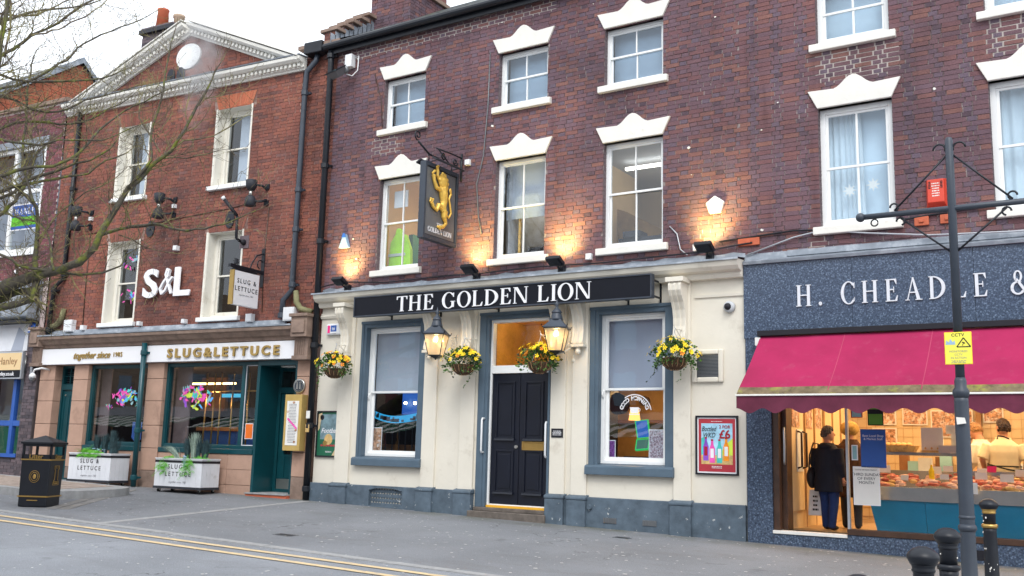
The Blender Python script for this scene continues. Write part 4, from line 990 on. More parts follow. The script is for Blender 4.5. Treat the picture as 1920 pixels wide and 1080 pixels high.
def lion(M):
    mb = MB(); mb.smooth = True
    def limb(P, R): mb.tube([(x, -.012, z) for x, z in P], R, 8)
    limb([(-.01, .2), (.02, .1), (.04, 0), (.03, -.1), (.04, -.17)], [.07, .078, .062, .05, .055])      # body
    mb.ball((-.0, .29, .0) and (0.0, -.02, .29), .1, 10, 8, (1, .55, 1.1)); mb.ball((.05, -.015, .22), .075, 8, 6, (1, .5, 1))
    mb.ball((-.06, -.03, .33), .05, 8, 6, (1.1, .6, .9)); mb.ball((.03, -.015, .4), .05, 8, 6, (1, .5, 1)); mb.ball((-.09, -.035, .31), .025, 6, 5); mb.ball((-.02, -.02, .43), .028, 6, 5)
    for a in range(9): mb.ball((.02+.1*math.cos(a*.55-1.6), -.01, .29+.12*math.sin(a*.55-1.6)), .033, 6, 5, (1, .6, 1))
    limb([(-.03, .16), (-.14, .17), (-.2, .27), (-.22, .36)], [.045, .034, .027, .034]); limb([(-.04, .26), (-.13, .37), (-.13, .46), (-.15, .5)], [.035, .027, .024, .03])     # fore legs raised
    for c in ((-.22, .41), (-.25, .38), (-.2, .43), (-.13, .52), (-.16, .5)): mb.ball((c[0], -.02, c[1]), .022, 6, 5)
    limb([(.02, -.12), (-.08, -.1), (-.12, -.19), (-.2, -.15), (-.25, -.08)], [.055, .045, .028, .026, .032])    # near hind leg lifted
    for c in ((-.27, -.04), (-.28, -.08), (-.22, -.04)): mb.ball((c[0], -.02, c[1]), .022, 6, 5)
    limb([(.06, -.16), (.06, -.26), (.11, -.35), (.04, -.42), (-.05, -.44)], [.06, .042, .026, .03, .028])
    for c in ((-.08, -.44), (-.04, -.46)): mb.ball((c[0], -.02, c[1]), .024, 6, 5)
    limb([(.09, -.2), (.17, -.24), (.22, -.16), (.19, -.03), (.16, .06), (.2, .15), (.18, .22)], [.022, .018, .018, .018, .018, .022, .014])
    mb.ball((.18, -.02, .2), .032, 6, 5, (1, .5, 1.6))
    return mb
lp = part(lion(None), 'lion_relief', 'gold_paint', hs, WM[hs.name] @ Matrix.Translation((.055, -.625, .1)) @ FX @ Matrix.Diagonal((1.2, 1.1, 1.08, 1)))
md = lp.modifiers.new('remesh', 'REMESH'); md.mode = 'VOXEL'; md.voxel_size = .009; md.use_smooth_shade = True
mb = MB(); mb.smooth = True
mb.tube([(0, 0, 1.02), (0, -.3, 1.02), (0, -.75, 1.0)], .014, 6); mb.tube([(0, 0, .82), (0, -.5, .82), (0, -.95, .84), (0, -1.25, .98)], .018, 6)
for c, r, tn, st in (((0, -1.27, 1.08), .09, 1.25, -PI/2), ((0, -.55, .92), .07, 1.3, 0), ((0, -.2, .9), .07, 1.3, 0)):
    mb.tube([(0, c[1]+r*(1-i/28)*math.cos(st-i/21*tn*2*PI), c[2]+r*(1-i/28)*math.sin(st-i/21*tn*2*PI)) for i in range(22)], .013, 6)
mb.tube([(0, -.7, 1.0), (0, -.4, .84)], .012, 6); mb.box(-.02, .02, -.02, 0, .6, 1.1); mb.tube([(0, -.3, .69), (0, -.3, .83)], .01, 6); mb.tube([(0, -.95, .69), (0, -.95, .84)], .01, 6)
part(mb, 'scroll_bracket', 'black_metal', hs)
for s_ in (1, -1):
    mb = MB(); mb.box(-.05, .05, -1.0, -.25, -.02, .02); T = Matrix.Translation((s_*.17, 0, .73)) @ Matrix.Rotation(s_*.5, 4, 'Y')
    mb2 = MB(); mb2.sub(T, lambda s: s.box(-.055, .055, -1.02, -.22, -.015, .015)); mb2.tube([(0, -.3, .72), (s_*.17, -.3, .74)], .01, 5); mb2.tube([(0, -.9, .72), (s_*.17, -.9, .74)], .01, 5); part(mb2, 'lamp_trough', 'charcoal', hs, bev=.004)

def wbox(x, z, M=I4, s=.075, label='small white junction box', m_='plastic_white', d=.06, nm='junction_box', group='small white junction boxes'):
    o = solo(MB().box(-s/2, s/2, -d, 0, -s/2, s/2).box(-s*.42, s*.42, -d-.006, -d, -s*.42, s*.42), nm, m_, label, 'junction box', (x, 0, z), M, group=group, bev=.006); return o
wbox(-9.72, 6.52, label='small white box at the top of the hanging lion sign bracket', s=.1)
wbox(-9.66, 4.62, label='small white box below the hanging lion sign, left of the floodlight', s=.1)
wbox(-7.28, 4.62, label='small white box below the right first floor pub window', s=.1)
wbox(-5.46, 4.6, label='small white box left of the floodlight under the five sided alarm', s=.1)
# alarms
mb = MB(); mb.prism([(-.12, -.13), (.12, -.13), (.02, .14), (-.02, .14)], -.08, 0); al = solo(mb, 'burglar_alarm', 'alarm_sky', 'pale blue triangular burglar alarm on the purple brick above the pub floodlight', 'alarm', (-12.5, 0, 5.36), bev=.01)
mb = MB(); mb.prism([(-.05, .07), (.05, .07), (.02, .145), (-.02, .145)], -.086, -.07); part(mb, 'cap', 'alarm_blue', al); sans('C', .07, al, 'letter_white', 0, -.081, -.03); fineprint(al, -.07, .07, -.06, -.1, 2, 'letter_white', -.081)
mb = MB(); mb.prism([(.15*math.cos(PI/2+2*PI*k/5), .15*math.sin(PI/2+2*PI*k/5)*.98) for k in range(5)], -.07, 0); al = solo(mb, 'burglar_alarm', 'plastic_white', 'white five sided burglar alarm on the brick between the pub and the butcher', 'alarm', (-5.16, 0, 5.22), bev=.015)
fineprint(al, -.08, .08, .04, .0, 2, 'ink_grey', -.071)
mb = MB(); mb.box(-.19, .19, -.07, 0, -.11, .11); al = solo(mb, 'burglar_alarm', 'plastic_white', 'white rounded alarm box lettered tsi above the leftmost flower basket', 'alarm', (-12.64, 0, 3.69), bev=.035)
part(MB().box(-.06, .08, -.073, -.07, -.045, .07), 'badge', 'poster_blue', al); sans('tsi', .07, al, 'letter_white', .01, -.074, -.02, sx=.85); part(MB().box(-.14, -.08, -.073, -.07, -.07, .07), 'pink_strip', 'pink_card', al); fineprint(al, -.12, .1, -.075, -.09, 1, 'ink_grey', -.072)
mb = MB(); mb.add([(-.13, 0, -.2), (.13, 0, -.2), (.13, 0, .2), (-.13, 0, .2), (-.1, -.1, -.13), (.1, -.1, -.13), (.1, -.1, .18), (-.1, -.1, .18)], [(0, 4, 5, 1), (1, 5, 6, 2), (2, 6, 7, 3), (3, 7, 4, 0), (4, 7, 6, 5)])
al = solo(mb, 'fire_alarm_box', 'alarm_red', 'red wall alarm box behind the street post, above the butcher sign', 'alarm', (-2.1, 0, 5.03), bev=.008)
mb = MB()
for k in range(5):
    mb.box(-.088+k*.001, -.06, -.104, -.099, .06+k*.02, .07+k*.02); mb.box(.06, .088, -.104, -.099, .06+k*.02, .07+k*.02)
part(mb, 'sounder_slots', 'ink', al); fineprint(al, -.05, .05, .14, -.06, 6, 'petal_white', -.101)
# dome camera on the pub wall
t = thing('dome_camera', 'white dome CCTV camera on the cream wall at the right end of the pub', 'camera', (-4.96, 0, 3.68))
mb = MB(); mb.smooth = True; mb.lathe([(.085, 0), (.085, -.05), (.07, -.07), (.05, -.075)][::-1], (0, 0, 0), 18, 'y'); part(mb, 'camera_base', 'plastic_grey', t)
mb = MB(); mb.smooth = True; mb.ball((-.01, -.075, 0), .052, 12, 8); part(mb, 'dark_dome', 'ink', t)
# square vent
t = thing('wall_vent', 'square grey wall vent in a raised cream frame on the pub wall', 'vent', (-5.3, 0, 2.83))
part(frame_mb(-.24, .24, -.24, .24, -.05, 0, .075), 'vent_frame', 'cream_render', t, bev=.02)
mb = MB()
for k in range(17): mb.box(-.165, .165, -.03, -.015, -.165+k*.0205, -.152+k*.0205)
part(mb, 'vent_slats', 'gun_metal', t); part(MB().box(-.17, .17, -.01, -.004, -.17, .17), 'vent_back', 'ink', t)
# black plaque
t = solo(MB().box(-.105, .105, -.012, 0, -.07, .07), 'wall_plaque', 'ink', 'small black plaque on the cream wall at the right of the pub door', 'plaque', (-7.79, -.046, 1.83), bev=.002)
fineprint(t, -.08, .08, .04, -.04, 4, 'letter_white', -.013)
# posters in frames
def framed(x, z, w_, h, label, fm, bg, nm='poster_frame'):
    t = thing(nm, label, 'poster', (x, 0, z)); part(frame_mb(-w_/2, w_/2, -h/2, h/2, -.04, 0, .025), 'frame', fm, t, bev=.003)
    part(MB().box(-w_/2+.02, w_/2-.02, -.018, -.002, -h/2+.02, h/2-.02), 'sheet', bg, t); return t
def flat(t, poly, m_, lift=.001, base=.019, nm='print'): mb = MB(); mb.prism(poly, -base-lift, -base-lift+.0008); return part(mb, nm, m_, t)
P = framed(-12.63, 1.755, .64, .84, 'framed green Football poster on the cream wall at the left end of the pub', 'ink', 'poster_green')
flat(P, rect(-.23, .23, -.22, .36), 'poster_sky', .001); flat(P, rect(-.23, .23, -.22, -.1), 'poster_green', .002)
flat(P, [(.08, -.39), (.16, -.39), (.29, -.2), (.29, -.08)], 'yellow_line', .003); flat(P, [(-.29, .05), (-.29, .36), (-.2, .39), (-.25, .1)], 'yellow_line', .003)
flat(P, [(-.02+.1*math.cos(a*.4), -.1+.1*math.sin(a*.4)) for a in range(16)], 'bread', .004); flat(P, [(-.1+.05*math.cos(a*.4), -.17+.05*math.sin(a*.4)) for a in range(16)], 'brass', .005)
for k in range(7): flat(P, [(-.18+k*.06+.03*math.cos(a), -.21+.02*math.sin(a)) for a in range(6)], 'poster_red', .003)
flat(P, [(-.2+.05*math.cos(a*.7), .3+.05*math.sin(a*.7)) for a in range(9)], 'ink', .003)
sans('Football', .09, P, 'letter_white', 0, -.026, .02, .001, shear=.3, bold=.001); fineprint(P, -.08, .08, -.31, -.34, 2, 'letter_white', -.026)
P = framed(-5.17, 1.69, .64, .84, 'framed red drinks poster reading Bottled WKD and £6 beside the butcher shop', 'ink', 'letter_white')
flat(P, rect(-.275, .275, -.375, .375), 'poster_red', .0005); flat(P, frame_poly := rect(-.235, .235, -.27, .31), 'poster_bluesky', .001); flat(P, rect(-.235, .235, -.27, -.14), 'bread', .0015); flat(P, [(.05, -.14), (.235, -.14), (.235, .1), (.12, .0)], 'lime', .0013)
flat(P, [(-.235, -.14), (-.15, -.12), (-.13, .02), (-.18, .12), (-.235, .1)], 'aqua', .0016)
for k, (xx, m1, m2) in enumerate(((-.165, 'violet', 'ink_red'), (-.07, 'hot_pink', 'letter_white'), (.04, 'aqua', 'letter_white'), (.14, 'petal_orange', 'letter_white'))):
    h0 = -.25 if k in (1, 2) else -.22
    flat(P, [(xx-.04, h0), (xx+.04, h0), (xx+.042, h0+.2), (xx+.02, h0+.26), (xx+.016, h0+.33), (xx-.016, h0+.33), (xx-.02, h0+.26), (xx-.042, h0+.2)], m1, .003, nm='bottle_print'); flat(P, rect(xx-.025, xx+.025, h0+.07, h0+.2), m2, .004); flat(P, rect(xx-.017, xx+.017, h0+.31, h0+.335), 'ink_red', .004)
sans('Bottled', .07, P, 'ink', -.12, -.026, .2, .001, shear=.35, sx=.75); sans('WKD', .07, P, 'ink', -.12, -.026, .11, .001, shear=.35, sx=.8)
sans('2 FOR', .045, P, 'ink_red', .12, -.026, .24, .001, bold=.001); sans('£6', .12, P, 'ink_red', .12, -.026, .1, .001, bold=.004)
fineprint(P, -.11, .11, .345, .33, 1, 'letter_white', -.024); fineprint(P, -.08, .08, -.29, -.33, 2, 'letter_white', -.024)
# posters and stickers inside the two ground floor windows
def card(x, z, w_, h, m_, label, y=.2, lines=(), nm='window_poster', cat='poster', border='letter_white', M=I4):
    t = solo(MB().box(-w_/2, w_/2, -.004, 0, -h/2, h/2), nm, border, label, cat, (x, y, z), M)
    part(MB().box(-w_/2+.012, w_/2-.012, -.006, -.004, -h/2+.012, h/2-.012), 'print', m_, t)
    for tx, sz, zz, mm in lines: sans(tx, sz, t, mm, 0, -.0065, zz, .001)
    return t
card(-11.68, 1.68, .22, .42, 'poster_food', 'food poster standing at the left of the left pub window', .21)
card(-10.72, 1.62, .16, .38, 'card_tan', 'tan card with a green label at the right of the left pub window', .21)
card(-6.98, 1.58, .18, .32, 'poster_purple', 'purple drinks menu card at the left of the right pub window', .2)
card(-6.2, 1.66, .27, .5, 'poster_crowd', 'tall white framed poster at the right of the right pub window', .21)
t = thing('window_lettering', 'white arched GOOD MORNING lettering with a cup on the right pub window', 'lettering', (-6.54, .125, 2.15))
txt = 'GOOD MORNING'
for i, c in enumerate(txt):
    if c == ' ': continue
    a = math.radians(158-136*i/(len(txt)-1)); r = .2
    gm = Matrix.Translation((r*math.cos(a), 0, r*math.sin(a))) @ Matrix.Rotation(-(a-PI/2), 4, 'Y')
    sans(c, .062, t, 'letter_white', 0, 0, 0, .002, 'letter', R=gm, bold=.003)
mb = MB()
for i in range(20):
    a0, a1 = math.radians(125-115*i/20), math.radians(125-115*(i+1)/20)
    mb.prism([(.275*math.cos(a0), .275*math.sin(a0)), (.275*math.cos(a1), .275*math.sin(a1)), (.29*math.cos(a1), .29*math.sin(a1)), (.29*math.cos(a0), .29*math.sin(a0))], -.002, 0)
part(mb, 'arc_line', 'letter_white', t)
mb = MB(); mb.prism([(-.06, 0), (.06, 0), (.075, .09), (-.075, .09)], -.002, 0); mb.prism(rect(-.09, .09, -.025, -.012), -.002, 0)
for i in range(8):
    a0, a1 = -PI/2+PI*i/8, -PI/2+PI*(i+1)/8; mb.prism([(.07+.03*math.cos(a0), .05+.03*math.sin(a0)), (.07+.03*math.cos(a1), .05+.03*math.sin(a1)), (.07+.02*math.cos(a1), .05+.02*math.sin(a1)), (.07+.02*math.cos(a0), .05+.02*math.sin(a0))], -.002, 0)
part(mb, 'cup_print', 'letter_white', t)
# cables
def cable(P, r, m_, label, M=I4, grp='cables fixed along the fronts', sag=None):
    mb = MB(); mb.smooth = True; mb.tube(P, r, 5); return solo(mb, 'cable', m_, label, 'cable', (0, 0, 0), M, group=grp)
cable([(-9.33, -.01, 8.5), (-9.34, -.012, 7.5), (-9.4, -.015, 6.6), (-9.52, -.02, 6.1), (-9.46, -.02, 5.5), (-9.38, -.02, 5.2)], .011, 'gun_metal', 'grey cable hanging on the brick left of the middle pub windows')
cable([(-12.0, -.01, 8.6), (-11.8, -.01, 8.0), (-11.75, -.01, 7.5)], .008, 'wood_dark', 'thin brown wire beside the upper left pub window')
cable([(-13.0, -.1, 4.5), (-12.5, -.05, 4.58), (-11.5, -.03, 4.5), (-10, -.03, 4.52), (-9.5, -.06, 4.5), (-8.2, -.04, 4.53), (-7.0, -.04, 4.5), (-5.4, -.05, 4.53), (-4.6, -.05, 4.6)], .012, 'ink', 'black cable running along the lead top of the pub cornice')
cable([(-5.9, -.02, 4.98), (-5.78, -.02, 4.85), (-5.72, -.03, 4.6), (-5.6, -.05, 4.5)], .01, 'galv', 'pale cable looping from the right first floor pub window to the cornice')
cable([(-4.7, -.03, 4.42), (-4.0, -.04, 4.62), (-3.6, -.05, 4.68), (-3.0, -.06, 4.58), (-2.2, -.08, 4.47), (-1.2, -.08, 4.42), (.5, -.06, 4.45)], .012, 'galv', 'pale cable sagging across the top of the butcher sign')
cable([(-5.1, -.03, 4.66), (-4.0, -.03, 4.72), (-3.2, -.03, 4.66), (-2.2, -.03, 4.75), (-1.2, -.03, 4.8), (0, -.03, 4.82)], .014, 'ink', 'black cable along the brick just above the butcher sign')
for xx, lb in ((-4.66, 'terracotta air brick at the left end above the butcher sign'), (-2.3, 'terracotta air brick left of the street post'), (-1.98, 'terracotta air brick right of the street post')):
    mb = MB(); mb.box(-.16, .16, -.04, .01, -.055, .055) if xx < -4 else mb.box(-.09, .09, -.04, .01, -.06, .06); mb.box(-.03, .03, -.06, -.04, -.02, .02); solo(mb, 'air_brick', 'terracotta', lb, 'air brick', (xx, 0, 4.62 if xx < -4 else 4.68), group='terracotta air bricks', bev=.005)

# ------------------------------------------------------------------ the butcher's ground floor
B = butcher
# shop opening x -4.36 .. 1.6 ; z .6 .. 3.2
mb = MB(); mb.box(-4.72, -4.362, -.05, .3, .2, 3.2); part(mb, 'granite_pier', 'granite', B, I4, bev=.004)
for a, b in ((-4.735, -3.22), (-3.216, -1.7), (-1.696, -.2), (-.196, 1.8)): part(MB().box(a, b, -.06, .3, 3.2, 4.27), 'granite_panel', 'granite', B, I4, bev=.003)
mb = MB(); mb.xprism([(.0, 4.27), (-.1, 4.27), (-.11, 4.31), (-.02, 4.35), (0, 4.45)], -4.73, 1.8); part(mb, 'lead_capping', 'lead', B, I4)
mb = MB(); mb.xprism([(0.01, 4.35), (-.035, 4.36), (-.02, 4.44), (0.01, 4.46)], -4.1, 1.8); part(mb, 'mortar_fillet', 'lead', B, I4)
def riser(x0, x1, zt):
    z0, z1 = zg(x0, 0)-.05, zg(x1, 0)-.05; mb = MB()
    mb.add([(x0, -.05, z0), (x1, -.05, z1), (x1, .2, z1), (x0, .2, z0), (x0, -.05, zt), (x1, -.05, zt), (x1, .2, zt), (x0, .2, zt)], [(3, 2, 1, 0), (4, 5, 6, 7), (0, 1, 5, 4), (1, 2, 6, 5), (2, 3, 7, 6), (3, 0, 4, 7)])
    part(mb, 'granite_riser', 'granite', B, I4, bev=.003)
riser(-4.36, -3.372, .515); riser(-3.37, 1.8, .56)
part(MB().box(-4.36, -3.372, -.07, .3, .518, .56), 'white_threshold', 'paper', B, I4, bev=.004)
part(MB().box(-3.37, 1.8, -.065, .1, .562, .635), 'black_base', 'wood_dark', B, I4, bev=.003)
part(MB().box(-2.0, -1.62, -.056, -.045, .36, .48), 'cellar_vent', 'ink', B, I4)
roman('H. CHEADLE &', -3.97, -1.06, 3.62, .3, -.062, .02, B, 'silver_letter', I4, gap=.34, wt=.16)
# doorway and glass
mb = MB(); mb.box(-4.36, -4.27, -.02, .1, .56, 3.2); mb.box(-4.27, -4.2, .1, .35, .56, 3.2); part(mb, 'door_jamb', 'wood_dark', B, I4, bev=.004)
mb = MB(); mb.smooth = True; mb.tube([(-4.22, .06, 1.45), (-4.2, -.01, 1.5), (-4.19, -.03, 1.7), (-4.2, -.01, 1.9), (-4.22, .06, 1.95)], .014, 8); part(mb, 'door_handle', 'galv', B, I4)
part(MB().box(-3.37, -3.34, -.02, .05, .635, 3.2), 'window_frame', 'galv', B, I4)
part(MB().box(-3.34, 1.8, .01, .02, .635, 3.2), 'shop_window', 'pane_clear', B, I4)
rm = room(B, I4, -4.25, 1.8, .1, 4.2, .56, 3.1, 'room_cream', 'room_tile', name='shop_room', ceil='room_cream')
# tiled back wall lines
mb = MB()
for k in range(40): mb.box(-4.2+k*.15, -4.196+k*.15, 4.19, 4.199, .56, 3.1)
for k in range(16): mb.box(-4.2, 1.8, 4.189, 4.199, .6+k*.15, .604+k*.15)
part(mb, 'tile_joints', 'card_tan', rm, I4)
for k, yy in enumerate((.18, 1.05, 1.55, 2.1, 2.6, 3.1)):
    mb = MB(); mb.box(-4.245, -4.215, yy+.02, yy+(.8 if k == 0 else .44), .8, 3.0); part(mb, 'cold_room_panel', 'room_cream', rm, I4, bev=.006)
    mb = MB(); mb.box(-4.216, -4.205, yy, yy+.02, .56, 3.1); part(mb, 'panel_trim', 'card_tan', rm, I4)
for yy, w_, z0_, z1_, m_ in ((.4, .36, 1.98, 2.7, 'poster_food'), (1.12, .3, 1.98, 2.7, 'poster_food'), (1.62, .3, 2.0, 2.7, 'poster_food')):
    part(MB().box(-4.214, -4.208, yy, yy+w_, z0_, z1_), 'meat_poster', m_, rm, I4)
mb = MB(); mb.smooth = True; mb.tube([(-4.2, .62, 1.4), (-4.14, .62, 1.42), (-4.14, .62, 1.9), (-4.2, .62, 1.92)], .016, 8); mb.tube([(-4.2, .86, 1.4), (-4.14, .86, 1.42), (-4.14, .86, 1.9), (-4.2, .86, 1.92)], .016, 8); part(mb, 'door_pull', 'wood_dark', rm, I4)
part(MB().box(-4.21, -4.2, .6, .9, 1.35, 1.95), 'notice', 'paper', rm, I4)
for yy in (1.3, 2.8): part(MB().box(-3.9, 1.5, yy, yy+.1, 3.03, 3.07), 'tube_light', 'tube_light', rm, I4)
lamp('AREA', 'shop_light', (-1.5, 1.2, 3.0), 52, (1, .64, .3), 3.5, parent=B, target=(-1.5, 1.25, 0), sy=.6)
lamp('AREA', 'shop_light', (-2.0, 2.9, 3.0), 52, (1, .64, .3), 3.5, parent=B, target=(-2.0, 2.9, 0), sy=.6)
lamp('POINT', 'shop_light', (-3.6, .9, 2.9), 12, (1, .66, .32), .2, parent=B)
# back wall posters
for a, b, c, d, m_ in ((-3.95, -3.55, 2.15, 2.75, 'poster_food'), (-3.45, -3.05, 2.15, 2.75, 'poster_food'), (-3.95, -3.55, 1.8, 2.1, 'poster_food'), (-3.0, -2.35, 2.45, 2.9, 'poster_food'), (-3.0, -2.35, 1.95, 2.4, 'poster_food'), (-2.2, -1.9, 2.2, 2.6, 'poster_food'), (-4.1, -3.98, 2.5, 2.8, 'poster_teal'), (-1.6, -1.2, 2.0, 2.6, 'paper')):
    t = part(MB().box(a, b, 4.16, 4.185, c, d), 'wall_picture', 'paper', rm, I4); part(MB().box(a+.02, b-.02, 4.155, 4.16, c+.02, d-.02), 'picture_print', m_, t, I4)
part(MB().box(-2.3, -2.22, 4.05, 4.19, 1.8, 3.0), 'wooden_post', 'wood_mid', rm, I4)
# refrigerated counter
ct = thing('display_counter', 'long glazed meat counter with blue base panels behind the butcher window', 'counter', (-1.2, .6, .56))
for k in range(7):
    a = -3.16+k*.7; b = a+.696
    if k == 0:
        mb = MB(); mb.add([(a+.07, .42, .58), (b, .42, .58), (b, 1.15, .58), (a+.1, 1.15, .58), (a, .3, 1.02), (b, .3, 1.02), (b, 1.15, 1.02), (a, 1.15, 1.02)], [(3, 2, 1, 0), (4, 5, 6, 7), (0, 1, 5, 4), (1, 2, 6, 5), (2, 3, 7, 6), (3, 0, 4, 7)])
    else:
        mb = MB(); mb.add([(a, .42, .58), (b, .42, .58), (b, 1.15, .58), (a, 1.15, .58), (a, .3, 1.02), (b, .3, 1.02), (b, 1.15, 1.02), (a, 1.15, 1.02)], [(3, 2, 1, 0), (4, 5, 6, 7), (0, 1, 5, 4), (1, 2, 6, 5), (2, 3, 7, 6), (3, 0, 4, 7)])
    part(mb, 'base_panel', 'counter_blue', ct, I4)
part(MB().box(-3.18, 1.75, .26, .3, 1.02, 1.2), 'steel_band', 'counter_steel', ct, I4, bev=.004)
part(MB().box(-3.18, 1.75, .3, 1.2, 1.15, 1.18), 'tray', 'paper', ct, I4)
part(MB().box(-3.18, -2.05, .9, 1.2, 1.62, 1.66), 'counter_top', 'counter_steel', ct, I4); part(MB().box(-2.05, 1.75, .8, 1.25, 1.38, 1.43), 'counter_top', 'counter_steel', ct, I4)
mb = MB(); mb.quad((-3.18, .27, 1.2), (-2.05, .27, 1.2), (-2.05, .8, 1.66), (-3.18, .8, 1.66)); part(mb, 'sloping_glass', 'pane_clear', ct, I4)
rr = random.Random(31); ms = {'meat_pink': MB(), 'meat_pale': MB(), 'meat_red': MB(), 'bread': MB()}
for k in range(330):
    m_ = rr.choice(['meat_pink', 'meat_pink', 'meat_pale', 'meat_red', 'meat_pale', 'bread' if rr.random() < .4 else 'meat_pink']); x_ = rr.uniform(-3.1, 1.6); y_ = rr.uniform(.36, .95)
    ms[m_].smooth = True; ms[m_].ball((x_, y_, 1.2+rr.uniform(0, .04)+(y_-.36)*.25), rr.uniform(.03, .06), 7, 5, (rr.uniform(.8, 1.7), 1, .55))
for k, v in ms.items(): part(v, 'meat' if 'meat' in k else 'pies', k, ct, I4, stuff=True)
for k in range(22):
    x_ = rr.uniform(-3.1, 1.2); y_ = rr.uniform(.42, .8); s_ = rr.uniform(.05, .08)
    mb = MB(); mb.sub(Matrix.Translation((x_, y_, 1.25+(y_-.36)*.4)) @ Matrix.Rotation(rr.uniform(-.4, .4), 4, 'Z') @ Matrix.Rotation(-.3, 4, 'X'), lambda s: s.box(-s_, s_, -.003, .003, 0, s_*1.3)); part(mb, 'price_ticket', 'pink_card' if k % 5 == 0 else 'paper', ct, I4)
# shelves and clutter behind the counter
rr = random.Random(61)
for zz in (1.75, 2.15):
    part(MB().box(-1.2, 1.5, 3.85, 4.15, zz, zz+.03), 'wall_shelf', 'wood_mid', rm, I4)
for k in range(34):
    x_ = rr.uniform(-3.4, 1.3); y_ = rr.uniform(3.7, 4.0) if rr.random() < .5 else rr.uniform(2.9, 3.2); h_ = rr.uniform(.08, .28); w_ = rr.uniform(.05, .14); zb = 1.78 if (x_ > -1.1 and y_ > 3.6) else 1.4
    part(MB().box(x_-w_, x_+w_, y_, y_+.12, zb, zb+h_), 'packet', rr.choice(['paper', 'card_tan', 'poster_red', 'bread', 'plastic_grey', 'wood_mid', 'poster_teal', 'room_brown']), rm, I4)
part(MB().box(-3.6, 1.5, 2.9, 3.3, .56, 1.4), 'back_bench', 'counter_steel', rm, I4)
mb = MB(); mb.smooth = True
for k in range(9):
    x_ = -2.9+k*.42+rr.uniform(-.08, .08); mb.tube([(x_, 3.5, 2.85), (x_, 3.5, 2.75)], .006, 4); mb.ball((x_, 3.5, 2.55), .075, 9, 7, (1, .8, rr.uniform(1.9, 2.8)))
mb.tube([(-3.2, 3.5, 2.86), (.8, 3.5, 2.86)], .012, 6); part(mb, 'hanging_hams', 'meat_red', rm, I4)
# goods on top
def on_top(nm, x, y, m_, label, cat, mbf, z=1.66):
    mb = MB(); mbf(mb); return solo(mb, nm, m_, label, cat, (x, y, z))
on_top('bread_basket', -2.9, 1.05, 'bread', 'wicker tray of bread on top of the meat counter near the blue notice', 'basket', lambda m: (m.lathe([(.22, 0), (.27, .09)], (0, 0, 0), 12, 'z', 1, .45), [m.ball((-.15+.07*k, 0, .1), .05, 8, 6, (1, 1.6, .7)) for k in range(5)]))
on_top('bread_tray', -2.3, 1.0, 'bread', 'long tray of pale rolls on the middle of the meat counter', 'tray', lambda m: (m.box(-.3, .3, -.1, .1, 0, .03), [m.ball((-.24+.08*k, 0, .06), .05, 8, 6, (1, 1.4, .7)) for k in range(7)]))
on_top('sauce_bottle', -2.42, .62, 'petal_yellow', 'yellow sauce bottle behind the counter glass', 'bottle', lambda m: m.lathe([(.035, 0), (.035, .12), (.015, .16), (.012, .2)], (0, 0, 0), 10), 1.3)
on_top('weighing_scale', -2.2, 1.0, 'plastic_grey', 'grey weighing scale on the counter behind the street post', 'scale', lambda m: (m.box(-.16, .16, -.14, .14, 0, .1), m.box(-.03, .03, .08, .11, .1, .3), m.box(-.09, .09, .06, .1, .26, .38)))
on_top('notice_board', -2.45, .95, 'paper', 'white notice standing on the meat counter left of the street post', 'notice', lambda m: m.box(-.14, .14, -.01, .01, 0, .34))
on_top('till', -.7, 1.05, 'charcoal', 'dark till on the counter beside the butchers', 'till', lambda m: (m.box(-.13, .13, -.14, .14, 0, .12), m.add([(-.12, -.05, .12), (.12, -.05, .12), (.12, .02, .3), (-.12, .02, .3)], [(0, 1, 2, 3)])), 1.43)
# notices stuck in the shop window
card(-3.22, 2.2, .15, .22, 'poster_teal', 'red bordered card at the top left of the butcher window', .008, border='poster_red')
c_ = card(-2.98, 2.17, .2, .36, 'green_screen', 'black and green licence card at the top of the butcher window', .008, border='ink'); part(MB().box(-.1, .1, -.008, -.006, -.03, .03), 'band', 'ink', c_)
card(-3.02, 1.69, .32, .5, 'poster_blue', 'blue Best Local Shop and Market Stall notice in the butcher window', .008, [('Best Local Shop\n& Market Stall', .03, .15, 'letter_white')], border='poster_blue')
card(-3.12, 1.2, .34, .5, 'paper', 'white THIRD SUNDAY OF EVERY MONTH notice in the butcher window', .008, [('CASTLE ARTISAN MARKET', .017, .2, 'ink'), ('THIRD SUNDAY\nOF EVERY\nMONTH', .038, .13, 'ink')])
card(-3.26, 1.63, .08, .2, 'poster_teal', 'pale blue tag at the left edge of the butcher window', .008)
card(-1.9, 1.22, .2, .14, 'paper', 'small white notice on a stick inside the butcher window', .1)
